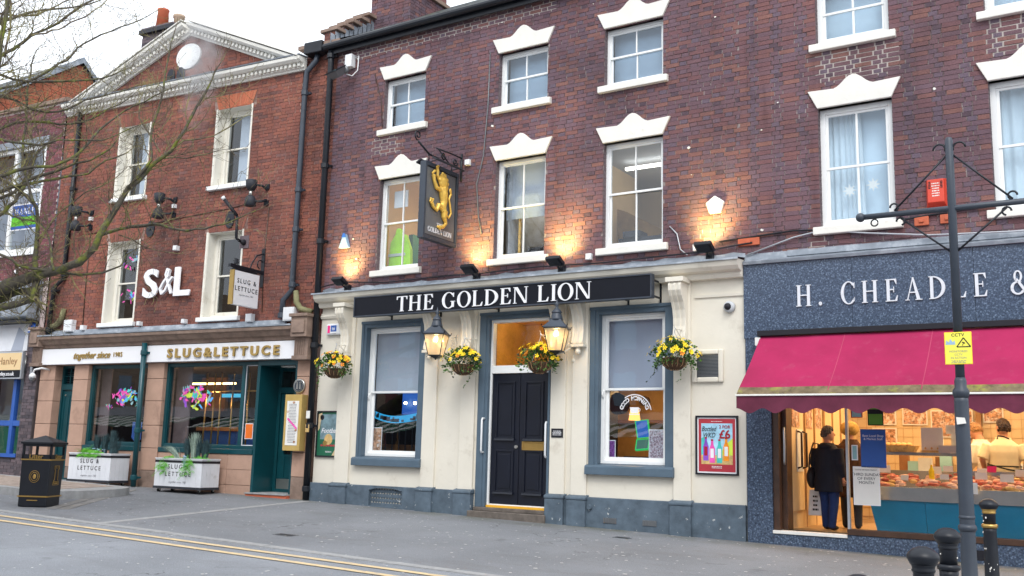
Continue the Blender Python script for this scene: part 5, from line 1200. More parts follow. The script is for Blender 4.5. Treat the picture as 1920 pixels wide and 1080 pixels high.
# awning
aw = thing('awning', 'crimson shop awning with scalloped maroon edge over the butcher shop', 'awning', (-1.4, -.6, 2.3))
n = 60; mb = MB(); mb.smooth = True; vs = []
X0, X1 = -4.47, 1.8
for i in range(n+1):
    x = X0+(X1-X0)*i/n
    for j in range(8):
        s_ = j/7*.925; vs.append((x, -.14-.96*s_, 3.21-.83*s_-.025*math.sin(PI*s_)+.004*math.sin(x*5)+.006*math.sin(x*2.1+1)*math.sin(PI*s_)))
mb.add(vs, [(i*8+j, i*8+j+1, i*8+8+j+1, i*8+8+j) for i in range(n) for j in range(7)]); part(mb, 'canvas', 'awning_red', aw, I4, norm=False)
for xx in (-3.3, -2.2, -1.1, .1):
    mb = MB(); mb.smooth = True; mb.add([v_ for j in range(8) for v_ in ((xx-.006, -.142-.96*j/7, 3.2125-.83*j/7-.025*math.sin(PI*j/7)+.004*math.sin(xx*5)), (xx+.006, -.142-.96*j/7, 3.2125-.83*j/7-.025*math.sin(PI*j/7)+.004*math.sin(xx*5)))], [(2*j, 2*j+1, 2*j+3, 2*j+2) for j in range(7)]); part(mb, 'seam', 'awning_seam', aw, I4, norm=False)
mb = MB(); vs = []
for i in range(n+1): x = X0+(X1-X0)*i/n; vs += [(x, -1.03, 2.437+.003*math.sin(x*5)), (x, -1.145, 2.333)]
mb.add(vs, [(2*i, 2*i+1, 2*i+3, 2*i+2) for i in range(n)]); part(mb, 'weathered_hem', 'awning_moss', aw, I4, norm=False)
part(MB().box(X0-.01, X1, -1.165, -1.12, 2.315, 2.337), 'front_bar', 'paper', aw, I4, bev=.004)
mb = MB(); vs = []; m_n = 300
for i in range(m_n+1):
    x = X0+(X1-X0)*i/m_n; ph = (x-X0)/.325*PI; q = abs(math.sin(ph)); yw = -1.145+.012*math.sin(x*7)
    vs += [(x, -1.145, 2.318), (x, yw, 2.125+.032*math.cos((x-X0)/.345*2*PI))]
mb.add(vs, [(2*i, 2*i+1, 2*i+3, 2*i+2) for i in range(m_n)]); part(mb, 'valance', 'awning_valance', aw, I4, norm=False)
mb = MB(); mb.box(-4.5, 1.8, -.2, -.06, 3.215, 3.29); part(mb, 'awning_box', 'ink', aw, I4, bev=.004)
for xx in (-4.42, .9):
    mb = MB(); mb.smooth = True; mb.tube([(xx+.1, -.08, 3.1), (xx+.35, -.55, 2.75), (xx+.1, -1.12, 2.33)], .016, 6); part(mb, 'folding_arm', 'paper', aw, I4)
part(MB().box(-4.54, -4.46, -.18, -.06, 3.08, 3.2), 'end_bracket', 'paper', aw, I4, bev=.01)

# ------------------------------------------------------------------ people
def loft(mb, rings, n=18):
    """closed body of elliptical rings (x, y, z, rx, ry)"""
    vs = []
    for cx, cy, cz, rx, ry in rings: vs += [(cx+rx*math.cos(2*PI*j/n), cy+ry*math.sin(2*PI*j/n), cz) for j in range(n)]
    k = len(rings); fs = [(i*n+j, i*n+(j+1) % n, (i+1)*n+(j+1) % n, (i+1)*n+j) for i in range(k-1) for j in range(n)]
    mb.add(vs, fs+[tuple(range(n-1, -1, -1)), tuple(range((k-1)*n, k*n))])
def fuse(mb, name, m_, parent, vox=.011, it=3):
    """one continuous surface out of the overlapping volumes"""
    o = part(mb, name, m_, parent); md = o.modifiers.new('fuse', 'REMESH'); md.mode = 'VOXEL'; md.voxel_size = vox; md.use_smooth_shade = True
    if it: sm = o.modifiers.new('smooth', 'SMOOTH'); sm.factor = .5; sm.iterations = it
    return o
def add_hand(mb, wrist, d, s=1.0, curl=.6):
    d = Vector(d).normalized(); side = d.cross(Vector((0, -1, 0)))
    if side.length < .1: side = Vector((1, 0, 0))
    side.normalize(); n_ = side.cross(d); w0 = Vector(wrist)
    mb.tube([w0-d*.04, w0, w0+d*.045*s, w0+d*.088*s], [.024*s, .026*s, .034*s, .032*s], 8)
    for k, ln in enumerate((.065, .075, .07, .055)):
        p = w0+d*.08*s+side*((k-1.5)*.021*s); q = p+(d*.9+n_*.2*curl)*ln*.5*s; r = q+(d*.5+n_*.8*curl)*ln*.5*s; mb.tube([p, q, r], [.010*s, .009*s, .007*s], 6)
    p = w0+d*.03*s-side*.03*s; mb.tube([p, p+(d*.6-side*.7).normalized()*.035*s, p+(d*.9-side*.5).normalized()*.062*s], [.011*s, .01*s, .008*s], 6)
def person(label, loc, rz, H, top, legs, hairm, sleeve=True, lean=0, arms='down', hem=3.0, face=0, head_tilt=0, wide=1.0):
    """local frame: faces +Y; H standing height. A fused body wears fused trousers and a coat or shirt."""
    t = thing('person', label, 'person', loc, rz=rz); u = H/7.5; L = Matrix.Rotation(-lean, 3, 'X')
    def up(x, y, z):                         # bend everything above the hips
        if z <= 3.9*u: return (x, y, z)
        v_ = L @ Vector((x, y, z-3.9*u)); return (v_.x, v_.y, v_.z+3.9*u)
    sw = .76*u*wide; P = {}
    for s, q in (('l', -1), ('r', 1)):
        P['sh'+s] = up(q*sw, 0, 5.82*u)
        if arms == 'down': P['el'+s] = up(q*(sw+.22*u), -.12*u, 4.85*u); P['wr'+s] = up(q*(sw+.12*u), .35*u, 3.75*u)
        elif arms == 'work': P['el'+s] = up(q*(sw+.2*u), .25*u, 4.9*u); P['wr'+s] = up(q*(sw-.25*u), 1.3*u, 4.7*u)
        else: P['el'+s] = up(q*(sw+.4*u), -.1*u, 4.85*u); P['wr'+s] = up(q*(sw+.25*u), .45*u, 4.0*u)
        P['hip'+s] = (q*.4*u, 0, 3.8*u); P['kn'+s] = (q*.42*u, (.25*u if s == 'l' else .05*u), 2.05*u); P['an'+s] = (q*.4*u, (.25*u if s == 'l' else -.3*u), .3*u)
    def torso(mb, g, zb, neck=True, flare=0):
        R_s = [(zb, .80+flare, .58+flare*.7), (3.75, .80, .6), (4.3, .74, .55), (4.9, .74, .53), (5.4, .8, .55), (5.8, .72, .5), (6.05, .5, .4), (6.2, .36, .32)]+([(6.4, .28, .28), (6.6, .24, .25)] if neck else [(6.33, .36, .32)])
        R_s = [r for i, r in enumerate(R_s) if i == 0 or r[0] > zb+.15]
        loft(mb, [(*up(0, 0, z*u), (rx*wide+g)*u, (ry+g)*u) for z, rx, ry in R_s])
    mb = MB(); torso(mb, -.1, 3.6)
    for s in 'lr':
        mb.tube([P['sh'+s], P['el'+s], P['wr'+s]], [.28*u, .2*u, .13*u], 10); mb.tube([P['hip'+s], P['kn'+s], P['an'+s]], [.42*u, .27*u, .16*u], 10)
        w_ = Vector(P['wr'+s]); add_hand(mb, w_, w_-Vector(P['el'+s]), H/1.7)
    hc = Vector(up(0, .12*u, 6.98*u)); h = u*1.08; T = Matrix.Translation(hc) @ Matrix.Rotation(face, 4, 'Z') @ Matrix.Rotation(head_tilt, 4, 'Y')
    def hd(s):
        s.ball((0, 0, 0), h*.5, 16, 12, (.84, .7, 1.0)); s.ball((h*.14, 0, -h*.22), h*.28, 12, 8, (1, .9, .9)); s.ball((h*.44, 0, -h*.05), h*.08, 8, 6, (1.2, .7, 1.3))
        for q in (1, -1): s.ball((-h*.02, q*h*.36, -h*.03), h*.1, 8, 6, (.7, .4, 1.1)); s.ball((h*.36, q*h*.13, h*.1), h*.06, 6, 5, (.5, 1, .5))
        s.ball((h*.39, 0, -h*.24), h*.06, 8, 6, (.6, 1.6, .5)); s.lathe([(h*.24, -h*.8), (h*.23, -h*.3)], (-h*.05, 0, 0), 12)
    mb.sub(T, hd); fuse(mb, 'body', 'skin', t, .0085, 1)
    def eyes(s):
        for q in (1, -1): s.ball((h*.385, q*h*.14, h*.02), h*.03, 6, 5)
    mb = MB(); mb.sub(T, eyes); part(mb, 'eyes', 'ink', t)
    def hr(s):
        s.smooth = True; r = random.Random(int(h*1000))
        for k in range(220):
            a = r.uniform(0, 2*PI); ph = r.uniform(-.4, PI/2); d = Vector((math.cos(a)*math.cos(ph), math.sin(a)*math.cos(ph), math.sin(ph)))
            if d.x > .4 and d.z < .55: continue
            if d.z < .1 and d.x > -.05: continue
            s.ball((d.x*h*.43-.01*h, d.y*h*.365, d.z*h*.49+h*.02), h*r.uniform(.05, .09), 6, 5, (1, 1, 1.3))
        s.ball((-h*.07, 0, h*.07), h*.5, 14, 10, (.8, .73, .94))
    mb = MB(); mb.sub(T, hr); part(mb, 'hair', hairm, t)
    mb = MB(); loft(mb, [(0, 0, 3.35*u, .45*u, .4*u), (0, 0, 3.6*u, .74*u*wide, .54*u), (0, 0, 4.3*u, .72*u*wide, .54*u)])
    for s in 'lr': mb.tube([P['hip'+s], Vector(P['hip'+s]).lerp(Vector(P['kn'+s]), .5), P['kn'+s], P['an'+s], Vector(P['an'+s])-Vector((0, 0, .12*u))], [.47*u, .43*u, .35*u, .27*u, .27*u], 12)
    fuse(mb, 'trousers', legs, t, .011)
    for s in 'lr':
        a = Vector(P['an'+s]); mb = MB(); mb.smooth = True; mb.ball((a.x, a.y+.3*u, .17*u), .42*u, 10, 8, (.52, 1.3, .42)); part(mb, 'shoe', 'leather', t)
    mb = MB(); torso(mb, .06 if hem > 3.4 else .14, hem, False, .06 if hem < 3.4 else 0)
    for s in 'lr':
        a, b, c = Vector(P['sh'+s]), Vector(P['el'+s]), Vector(P['wr'+s])
        if sleeve: mb.tube([a+Vector((0, 0, .05*u)), a.lerp(b, .5), b, b.lerp(c, .9)], [.42*u, .36*u, .31*u, .25*u], 12)
        else: mb.tube([a+Vector((0, 0, .03*u)), a.lerp(b, .5), a.lerp(b, .92)], [.37*u, .37*u, .39*u], 12)
    fuse(mb, 'coat' if hem < 3.4 else 'shirt', top, t, .011, 4)
    return t, P, u
# customer in the doorway, seen from behind
t, P, u = person('customer in dark coat and jeans with black shoulder bag, entering the butcher doorway', (-3.78, .62, .565), -.25, 1.42, 'coat_navy', 'jeans', 'hair_grey', hem=2.75, face=math.radians(40), wide=1.12)
mb = MB(); mb.smooth = True; mb.ball((-1.3*u, .0, 3.75*u), .85*u, 12, 10, (.42, .7, .95)); part(mb, 'shoulder_bag', 'leather', t)
mb = MB(); mb.tube([(-1.25*u, -.1, 4.3*u), (-1.05*u, -.14, 5.4*u), (-.85*u, -.1, 6.3*u), (-.9*u, .05, 6.25*u), (-1.25*u, .12, 4.4*u)], .012, 5); part(mb, 'bag_strap', 'leather', t)
mb = MB(); mb.smooth = True; mb.ball((0, -.38*u, 6.05*u), .55*u, 12, 8, (1.05, .5, .5)); part(mb, 'hood', 'coat_navy', t)
# white carrier bag
mb = MB(); mb.add([(-.1, -.03, 0), (.1, -.04, .01), (.1, .04, 0), (-.1, .03, .01), (-.08, -.02, .36), (.09, -.02, .38), (.09, .02, .38), (-.08, .02, .36)], [(3, 2, 1, 0), (4, 5, 6, 7), (0, 1, 5, 4), (1, 2, 6, 5), (2, 3, 7, 6), (3, 0, 4, 7)])
cb = solo(mb, 'carrier_bag', 'bag_white', 'white carrier bag hanging at the left of the customer in the doorway', 'bag', (-4.0, .75, .74), bev=.008); fineprint(cb, -.03, .05, .3, .06, 4, 'ink', -.045)
# second customer with a fur hood
t, P, u = person('second customer in a brown fur coat with a tan fur hat, behind the window edge', (-3.62, 1.25, .565), .3, 1.5, 'fur_brown', 'charcoal', 'fur_tan', hem=2.2, face=math.radians(100), wide=1.1)
mb = MB(); mb.smooth = True; mb.ball((0, .03, 7.1*u), .75*u, 12, 10, (.9, .85, .75)); part(mb, 'fur_hat', 'fur_tan', t)
# butchers behind the counter
t, P, u = person('butcher in short sleeved cream shirt with dark apron string, seen from behind', (-1.66, 1.75, .565), .1, 1.58, 'shirt_cream', 'shirt_cream', 'hair_brown', sleeve=False, arms='onedown', hem=3.5, face=math.radians(130), wide=1.2)
mb = MB(); mb.smooth = True
for zz, dz in ((4.45*u, .0), (4.3*u, .06)):
    mb.tube([(-1.0*u, .02, zz+dz), (-.6*u, -.7*u, zz+dz*.6), (0, -.78*u, zz), (.6*u, -.7*u, zz-dz*.4), (1.0*u, .02, zz)], .011, 5)
mb.tube([(-.35*u, -.32*u, 6.25*u), (-.3*u, .0, 6.45*u), (0, -.34*u, 6.4*u), (.35*u, -.3*u, 6.25*u)], .011, 5); part(mb, 'apron_string', 'ink', t)
mb = MB(); mb.lathe([(.2*u, -.04), (.2*u, .04)], tuple(Vector(P['wrl'])), 10); part(mb, 'wrist_watch', 'ink', t)
person('older butcher in a white coat bending over the counter, facing left', (-1.84, 1.95, .565), .9, 1.6, 'coat_white', 'coat_white', 'hair_sand', arms='work', hem=3.2, lean=.4, face=math.radians(95), head_tilt=.5)
# ------------------------------------------------------------------ the bar with the white pediment (frame SL: x along the front, y into it)
bar = thing('bar_building', 'red brick bar with a white dentilled pediment and sandstone shopfront, left of the pub', 'building', (-4.3, 0, .6), SL)
OPS = [(-6.03, -5.12, 6.84, 8.5), (-3.1, -2.17, 6.82, 8.5), (-6.03, -5.12, 4.05, 5.85), (-3.1, -2.17, 4.06, 5.83)]
S = SL
mb = MB(); holed_wall(mb, -7.93, -.86, 3.7, 9.2, .008, OPS, 0)
mb.add([(-7.5, .008, 9.2), (-.9, .008, 9.2), (-4.1, .008, 10.5)], [(0, 1, 2)]); part(mb, 'mortar_wall', 'mortar_bar', bar, S, norm=False)
def spans(z):
    if z > 9.2:
        f = (10.42-z)/(10.42-9.2)
        if f <= 0: return []
        iv = [(-4.1-3.1*f, -4.1+2.95*f)]
        q = 1-((z-9.87)/.3)**2
        return subtract(iv, [(-4.11-.37*math.sqrt(q), -4.11+.37*math.sqrt(q))]) if q > 0 else iv
    if z > 9.02: return []
    cuts = [(a, b) for a, b, c, d in OPS if c-.05 < z < d]
    cuts += [(a-.12, b+.12) for a, b, c, d in OPS if d < z < d+.3]
    return subtract([(-7.93, -.86)], cuts)
bricks(bar, S, spans, 3.72, 10.7, 'brick_bar', 21, joint=.011)
# gauged flat arches of orange brick
for a, b, c, d in OPS:
    mb = MB(); n = 15; xc = (a+b)/2
    for k in range(n):
        f0, f1 = k/n, (k+1)/n; t0, t1 = f0-.5, f1-.5; wd = b-a; wt = wd+.22
        mb.r = .5+.3*math.sin(k*3.7); mb.prism([(xc+t0*wd+.003, d), (xc+t1*wd-.003, d), (xc+t1*wt-.003, d+.3), (xc+t0*wt+.003, d+.3)], -.002, .02)
    me = mesh(mb, 'brick_arch', 'brick_orange' if d > 8 and a > -4 else 'brick_bar'); at = me.attributes.new('rnd', 'FLOAT', 'FACE'); at.data.foreach_set('value', mb.rnd); o = link(me, 'brick_arch', bar, S); o.color = (0, 0, 0, 1)
    mb = MB(); mb.box(a-.0, a+.012, .0, .26, c, d); mb.box(b-.012, b, .0, .26, c, d); mb.box(a+.012, b-.012, .01, .26, d-.012, d); mb.box(a-.05, a, -.012, .004, c, d+.01); mb.box(b, b+.04, -.012, .004, c, d+.01)
    part(mb, 'painted_reveal', 'cream_paint', bar, S)
    sill(bar, S, a, b, c, .1, .09, .1, 'white_paint', .2)
    wdw = sash_window(bar, S, a+.012, b-.012, c, d, .2, cols=1, fw=.09, sw=.035, pmat='cream_paint')
    part(MB().box(a-.05, b+.05, .9, .92, c-.2, d+.2), 'pane_backing', 'room_grey' if d > 8 else 'room_dark', wdw, S)
    if d > 8: part(MB().box(a+.35, b, .34, .35, c, d), 'blind', 'blind_grey', wdw, S)
# painted stickers in the first floor left window
def splash(t, cx, cz, s, seed, y, M=None, n=26, cols=('hot_pink', 'hot_pink', 'lime', 'aqua', 'violet', 'sky_blue', 'hot_pink', 'poster_teal')):
    """an abstract burst of bright paint shapes"""
    r = random.Random(seed)
    for k in range(n):
        a = r.uniform(0, 2*PI); d = r.uniform(0, 1)**.7; px, pz = cx+1.5*s*d*math.cos(a), cz+.75*s*d*math.sin(a)
        w_, h_ = s*r.uniform(.2, .6)*(1.2-d*.6), s*r.uniform(.05, .18)*(1.3-d*.5); rot = r.uniform(-1.4, 1.4); P = []
        for i in range(14):
            an = 2*PI*i/14; q = r.uniform(.35, 1.35); x_, z_ = w_*q*math.cos(an), h_*q*math.sin(an); P.append((px+x_*math.cos(rot)-z_*math.sin(rot), pz+x_*math.sin(rot)+z_*math.cos(rot)))
        mb = MB(); mb.prism(P, y-.0006*(k+1)-.001, y-.0006*k-.001); part(mb, 'paint_shape', cols[k % len(cols)], t, M)
t = thing('window_sticker', 'pink painted sticker in the first floor window left of the S&L letters', 'sticker', (-5.5, .18, 5.0), S)
splash(t, 0, .4, .2, 5, 0, n=9); splash(t, 0, -.35, .2, 6, 0, n=10)
# oculus, cornices with dentils
mb = MB(); mb.prism([(-4.11+.36*math.cos(2*PI*k/40), 9.87+.29*math.sin(2*PI*k/40)) for k in range(40)], -.03, .02); part(mb, 'oculus', 'white_paint', bar, S, bev=.01)
CP = [(.0, 0), (-.05, 0), (-.06, .03), (-.1, .05), (-.1, .13), (-.19, .14), (-.24, .18), (-.25, .24), (0, .26)]
mb = MB(); mb.xprism([(y_, 9.0+z_) for y_, z_ in CP], -7.88, -.78); part(mb, 'cornice', 'white_stone', bar, S, bev=.003)
mb = MB(); mb.xprism([(-.26, 9.25), (.02, 9.28), (.02, 9.3), (-.27, 9.272)], -7.89, -.77); part(mb, 'lead_top', 'lead', bar, S)
for k in range(63):
    xx = -7.84+k*.112; part(MB().box(xx, xx+.06, -.155, -.1, 9.06, 9.125), 'dentil', 'white_stone', bar, S)
for sgn in (-1, 1):
    x_end = -7.43 if sgn < 0 else -.94; apex = (-4.1, 10.35); base = (x_end, 9.0); ang = math.atan2(apex[1]-base[1], abs(apex[0]-base[0])); ln = math.hypot(apex[0]-base[0], apex[1]-base[1])
    T = S @ Matrix.Translation((base[0], 0, base[1])) @ (Matrix.Rotation(-ang, 4, 'Y') if sgn < 0 else Matrix.Rotation(PI, 4, 'Z') @ Matrix.Rotation(-ang, 4, 'Y'))
    ys = 1 if sgn < 0 else -1
    mb = MB(); mb.xprism([(ys*(y_-.003 if y_ < 0 else y_), z_) for y_, z_ in CP], -.02, ln+(.02 if sgn < 0 else .0)); mb.xprism([(ys*-.28, .262), (ys*.05, .28), (ys*.05, .3), (ys*-.28, .285)], -.02, ln+.05); part(mb, 'raking_cornice', 'white_stone', bar, T)
    for k in range(5, int(ln/.112)-1):
        mb = MB(); y0, y1 = sorted((ys*-.155, ys*-.1)); mb.box(.12+k*.112, .18+k*.112, y0, y1, .055, .125); part(mb, 'dentil', 'white_stone', bar, T)
mb = MB(); mb.add([(-7.8, .0, 9.1), (-4.1, .0, 10.6), (-.85, .0, 9.2), (-7.8, 7, 9.1), (-4.1, 7, 10.6), (-.85, 7, 9.2)], [(0, 3, 4, 1), (1, 4, 5, 2), (3, 5, 4)]); part(mb, 'roof', 'slate', bar, S)
mb = MB(); mb.box(-7.93, -.86, .3, 7, .3, 9.2); part(mb, 'building_core', 'room_dark', bar, S) if False else None
# brick strip beside the joint with the pub
mb = MB(); mb.quad((-.86, .1, 3.6), (.05, .1, 3.6), (.05, .1, 9.4), (-.86, .1, 9.4)); mb.quad((-.86, 0, 3.6), (-.86, .1, 3.6), (-.86, .1, 9.2), (-.86, 0, 9.2)); part(mb, 'mortar_strip', 'mortar_bar', bar, S, norm=False)
bricks(bar, S, lambda z: [(-.86, .0)], 3.7, 9.35, 'brick_bar', 33, y=.09, individual=0)
mb = MB(); mb.box(-.75, -.3, -.16, .1, 9.28, 9.52); part(mb, 'rainwater_hopper', 'black_metal', bar, S, bev=.015)
mb = MB(); mb.add([(-.95, -.1, 9.5), (.2, -.1, 9.5), (.2, 2.5, 10.9), (-.95, 2.5, 10.9)], [(0, 1, 2, 3)]); part(mb, 'valley_roof', 'slate', bar, S)
mb = MB(); mb.box(-.95, .1, -.1, .1, 9.42, 9.5); part(mb, 'valley_edge', 'sandstone_dark', bar, S)
# chimney of the bar
chm = part(MB().box(-8.62, -7.55, 2.5, 3.2, 9.5, 12.2), 'chimney', 'mortar_dark', bar, S)
bricks(chm, S, lambda z: [(-8.63, -7.54)], 10.4, 12.15, 'brick_dark', 51, y=2.495, individual=60)
part(MB().box(-8.7, -7.47, 2.42, 3.28, 12.2, 12.32), 'chimney_band', 'charcoal', chm, S, bev=.01); part(MB().box(-8.66, -7.5, 2.46, 3.24, 12.32, 12.38), 'chimney_band', 'brick_dark', chm, S, bev=.01)
mb = MB(); mb.smooth = True; mb.lathe([(.17, 0), (.14, .5), (.155, .52), (.155, .56), (.12, .56)], (-8.15, 2.7, 12.36), 16); part(mb, 'chimney_pot', 'terracotta', chm, S)
mb = MB(); mb.smooth = True; mb.lathe([(.15, 0), (.13, .3), (.16, .33), (.16, .4), (.11, .42)], (-7.76, 2.9, 12.36), 16); part(mb, 'chimney_pot', 'buff_clay', chm, S)

# ---- sandstone shopfront
PX = [(-7.88, -7.38), (-6.76, -6.3), (-4.5, -4.02), (-.5, -.15)]
for i, (a, b) in enumerate(PX):
    z = zg(-13+a, 0)-.05+(.08 if i < 2 else 0); hs_ = [z, .95, 1.4, 1.86, 2.36, 2.82, 3.15]
    for k in range(6):
        part(MB().box(a+.002, b-.002, -.03, .3, hs_[k]+.004, hs_[k+1]-.004), 'stone_block', 'sandstone_dark' if k == 0 else 'sandstone', bar, S, bev=.008)
part(MB().box(-7.86, -7.0, .0, .35, .4, .6), 'door_step', 'sandstone_dark', bar, S)
def stones(x0, x1, z0, z1, y0, nx, ny, m_='sandstone'):
    for j in range(ny):
        for i in range(nx):
            off = .5 if j % 2 and nx > 1 else 0; a = x0+(x1-x0)*max(0, i-off*0)/nx; b = x0+(x1-x0)*(i+1)/nx
            part(MB().box(a+.003, b-.003, y0, .3, z0+(z1-z0)*j/ny+.003, z0+(z1-z0)*(j+1)/ny-.003), 'stone_block', m_, bar, S, bev=.006)
stones(-6.3, -4.5, .5, 1.33, .0, 3, 2); stones(-4.02, -1.5, .45, 1.33, .0, 4, 3)
part(MB().box(-7.9, -.15, -.02, .3, 3.152, 3.62), 'stone_lintel', 'sandstone', bar, S)
for a, b in ((-7.93, -4.55), (-4.49, -.5)): part(MB().box(a, b, -.14, -.02, 3.155, 3.5), 'fascia_panel', 'sign_white', bar, S, bev=.005)
mb = MB(); mb.xprism([(0, 3.5), (-.12, 3.52), (-.14, 3.58), (-.2, 3.6), (-.26, 3.68), (-.3, 3.7), (-.31, 3.76), (0, 3.8)], -7.98, -.5); part(mb, 'stone_cornice', 'sandstone_dark', bar, S, bev=.004)
mb = MB(); mb.box(-7.98, -.5, -.32, .0, 3.77, 3.8); mb.xprism([(-.08, 3.8), (0.005, 3.8), (.005, 3.93), (-.03, 3.93)], -7.75, -.86); part(mb, 'lead_flashing', 'lead', bar, S)
for a, b in ((-8.02, -7.7), (-.5, -.12)):
    mb = MB(); mb.box(a, b, -.3, .1, 3.55, 3.95); mb.box(a-.03, b+.03, -.34, .1, 3.93, 3.99); mb.box(a+.04, b-.04, -.33, -.3, 3.62, 3.86); mb.box(a+.03, b-.03, -.2, .1, 3.18, 3.55)
    for q in range(5): mb.box(a+.045+q*.05, a+.07+q*.05, -.215, -.2, 3.2, 3.5)
    mb.box(a, b, -.23, .1, 3.12, 3.2); part(mb, 'carved_console', 'sandstone_dark', bar, S, bev=.008)
for (cx, cz, s_) in ((-.35, 4.05, 1), (-7.55, 4.0, -1)):
    mb = MB(); mb.smooth = True; mb.tube([(cx-s_*.28, -.06, cz+.42), (cx-s_*.24, -.07, cz+.2), (cx-s_*.12, -.08, cz+.06), (cx+s_*.15, -.08, cz+.0)], [.05, .06, .06, .05], 8); part(mb, 'stone_scroll', 'mossy_stone', bar, S)
# signage
sans('SLUG&LETTUCE', .185, bar, 'dull_gold', -2.34, -.15, 3.235, .03, 'fascia_lettering', M=S, bold=.008, space=1.45, sx=1.2)
sans('together since', .15, bar, 'dull_gold', -6.12, -.145, 3.27, .015, 'fascia_lettering', M=S, shear=.45, sx=.95, bold=.003)
sans('1985', .1, bar, 'dull_gold', -5.3, -.145, 3.29, .015, 'fascia_lettering', M=S, sx=.95, space=1.15)
sl = thing('wall_letters', 'big white S&L letters standing off the red brick between the first floor bar windows', 'letters', (-4.2, -.02, 4.85), S)
for c, x_, h_, b_ in (('S', -.37, .6, .022), ('L', .52, .6, .022)): sans(c, h_, sl, 'letter_white', x_, -.05, -.3, .035, 'letter', bold=b_, sx=1.2)
mb = MB(); mb.smooth = False
def ribbon(P, w_, y0, y1):
    for i in range(len(P)-1):
        a, b = Vector((P[i][0], P[i][1])), Vector((P[i+1][0], P[i+1][1])); d = (b-a); d.normalize(); n_ = Vector((-d.y, d.x))*w_/2; e = d*w_*.25; dd = .0005*(i % 7)
        mb.prism([tuple(a-n_-e), tuple(b-n_+e), tuple(b+n_+e), tuple(a+n_-e)], y0-dd, y1)
ribbon([(x_*.85+.1, z_*.95) for x_, z_ in [(.2, -.27), (.08, -.05), (-.02, .15), (.02, .27), (.08, .24), (.06, .12), (-.08, -.02), (-.18, -.16), (-.12, -.27), (0, -.2), (.1, -.02), (.2, .08)]], .046, -.11, -.05); part(mb, 'ampersand', 'letter_white', sl)
# doors
def teal_frame(a, b, c, d, y0, y1, w_, nm='shop_window_frame'): return part(frame_mb(a, b, c, d, y0, y1, w_), nm, 'teal_paint', bar, S, bev=.005)
df = teal_frame(-7.38, -6.76, .6, 3.15, .16, .28, .05, 'door_frame')
part(MB().box(-7.33, -6.81, .2, .25, .62, 2.62), 'door', 'teal_paint', df, S)
part(MB().box(-7.33, -6.81, .16, .27, 2.62, 2.74), 'transom', 'teal_paint', df, S, bev=.005)
part(MB().box(-7.33, -6.81, .26, .27, 2.74, 3.1), 'fanlight_back', 'ink', df, S)
mb = MB(); [mb.box(-7.33+k*.173-.012, -7.33+k*.173+.012, .2, .235, 2.74, 3.1) for k in range(1, 3)]; mb.box(-7.33, -6.81, .205, .23, 2.91, 2.935)
part(mb, 'fanlight_bars', 'teal_paint', df, S)
mb = MB(); [mb.box(-7.32, -6.82, .21, .25, 2.76+k*.05, 2.765+k*.05) for k in range(6)]; part(mb, 'louvre', 'teal_paint', df, S)
for a, b in ((-7.28, -7.1), (-7.04, -6.86)):
    for c, d in ((.75, 1.2), (1.4, 2.5)): part(frame_mb(a, b, c, d, .185, .2, .02), 'door_panel_moulding', 'teal_paint', df, S)
part(MB().lathe([(.02, -.02), (.02, 0)], (-7.24, .2, 2.5), 10, 'y'), 'lock', 'steel', df, S)
# shop windows
def shopwin(a, b, c, d, mull=()):
    f = teal_frame(a, b, c, d, .06, .18, .07)
    part(MB().box(a-.0, b+.0, -.02, .2, c-.1, c-.002), 'window_sill', 'teal_paint', bar, S, bev=.01)
    ms_ = [a+.07]+[m_ for m_ in mull]+[b-.07]
    for m_ in mull: part(MB().box(m_-.04, m_+.04, .07, .17, c+.07, d-.07), 'mullion', 'teal_paint', f, S, bev=.004)
    for i in range(len(ms_)-1):
        x0, x1 = ms_[i]+(.04 if i else 0), ms_[i+1]-(.04 if i < len(ms_)-2 else 0)
        part(MB().box(x0, x1, .11, .116, c+.07, d-.07), 'pane', 'pane_shop', f, S)
        part(frame_mb(x0, x1, c+.07, d-.07, .095, .109, .014), 'bead', 'teal_paint' if len(ms_) == 2 or i == 0 else 'board_white', f, S)
    return f
shopwin(-6.3, -4.5, 1.43, 3.14); shopwin(-4.02, -1.5, 1.43, 3.14, (-1.93,))
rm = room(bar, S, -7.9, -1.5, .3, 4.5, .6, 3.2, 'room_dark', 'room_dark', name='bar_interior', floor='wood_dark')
mb = MB(); mb.smooth = True
for xx in (-3.72, -3.49, -2.97, -2.53, -3.3, -4.3): mb.tube([(xx, .9, .6), (xx, .9, 3.0)], .018, 6)
mb.tube([(-4.4, .9, 2.62), (-1.3, .9, 2.62)], .02, 6); part(mb, 'brass_rail', 'brass', rm, S)
part(MB().box(-4.35, -3.7, 2.0, 2.05, 2.56, 2.64), 'blue_light', 'screen_cyan', rm, S)
part(MB().box(-4.2, -2.6, 1.4, 1.5, .6, 1.8), 'booth_back', 'poster_blue', rm, S); part(MB().box(-4.4, -2.4, 1.36, 1.54, 1.8, 1.88), 'booth_cap', 'wood_mid', rm, S)
part(MB().box(-5.1, -3.6, 1.6, 1.64, 2.82, 2.86), 'neon_strip', 'warm_strip', rm, S); mb = MB(); mb.ball((-4.5, 1.0, 2.56), .07, 12, 8); mb.ball((-3.27, 1.6, 2.38), .045, 10, 8); part(mb, 'globe_lamp', 'lamp_orange', rm, S)
part(MB().box(-4.02, -3.6, .35, .37, .6, 3.1), 'wall_return', 'reflection_mauve', rm, S); part(MB().box(-6.3, -6.0, .35, .37, .6, 3.1), 'wall_return', 'reflection_mauve', rm, S)  # mauve colour of the returns paints in the purple-brown reflection on the glass
part(MB().box(-6.0, -5.2, 3.0, 3.1, 2.3, 3.1), 'curtain_panel', 'room_brown', rm, S)
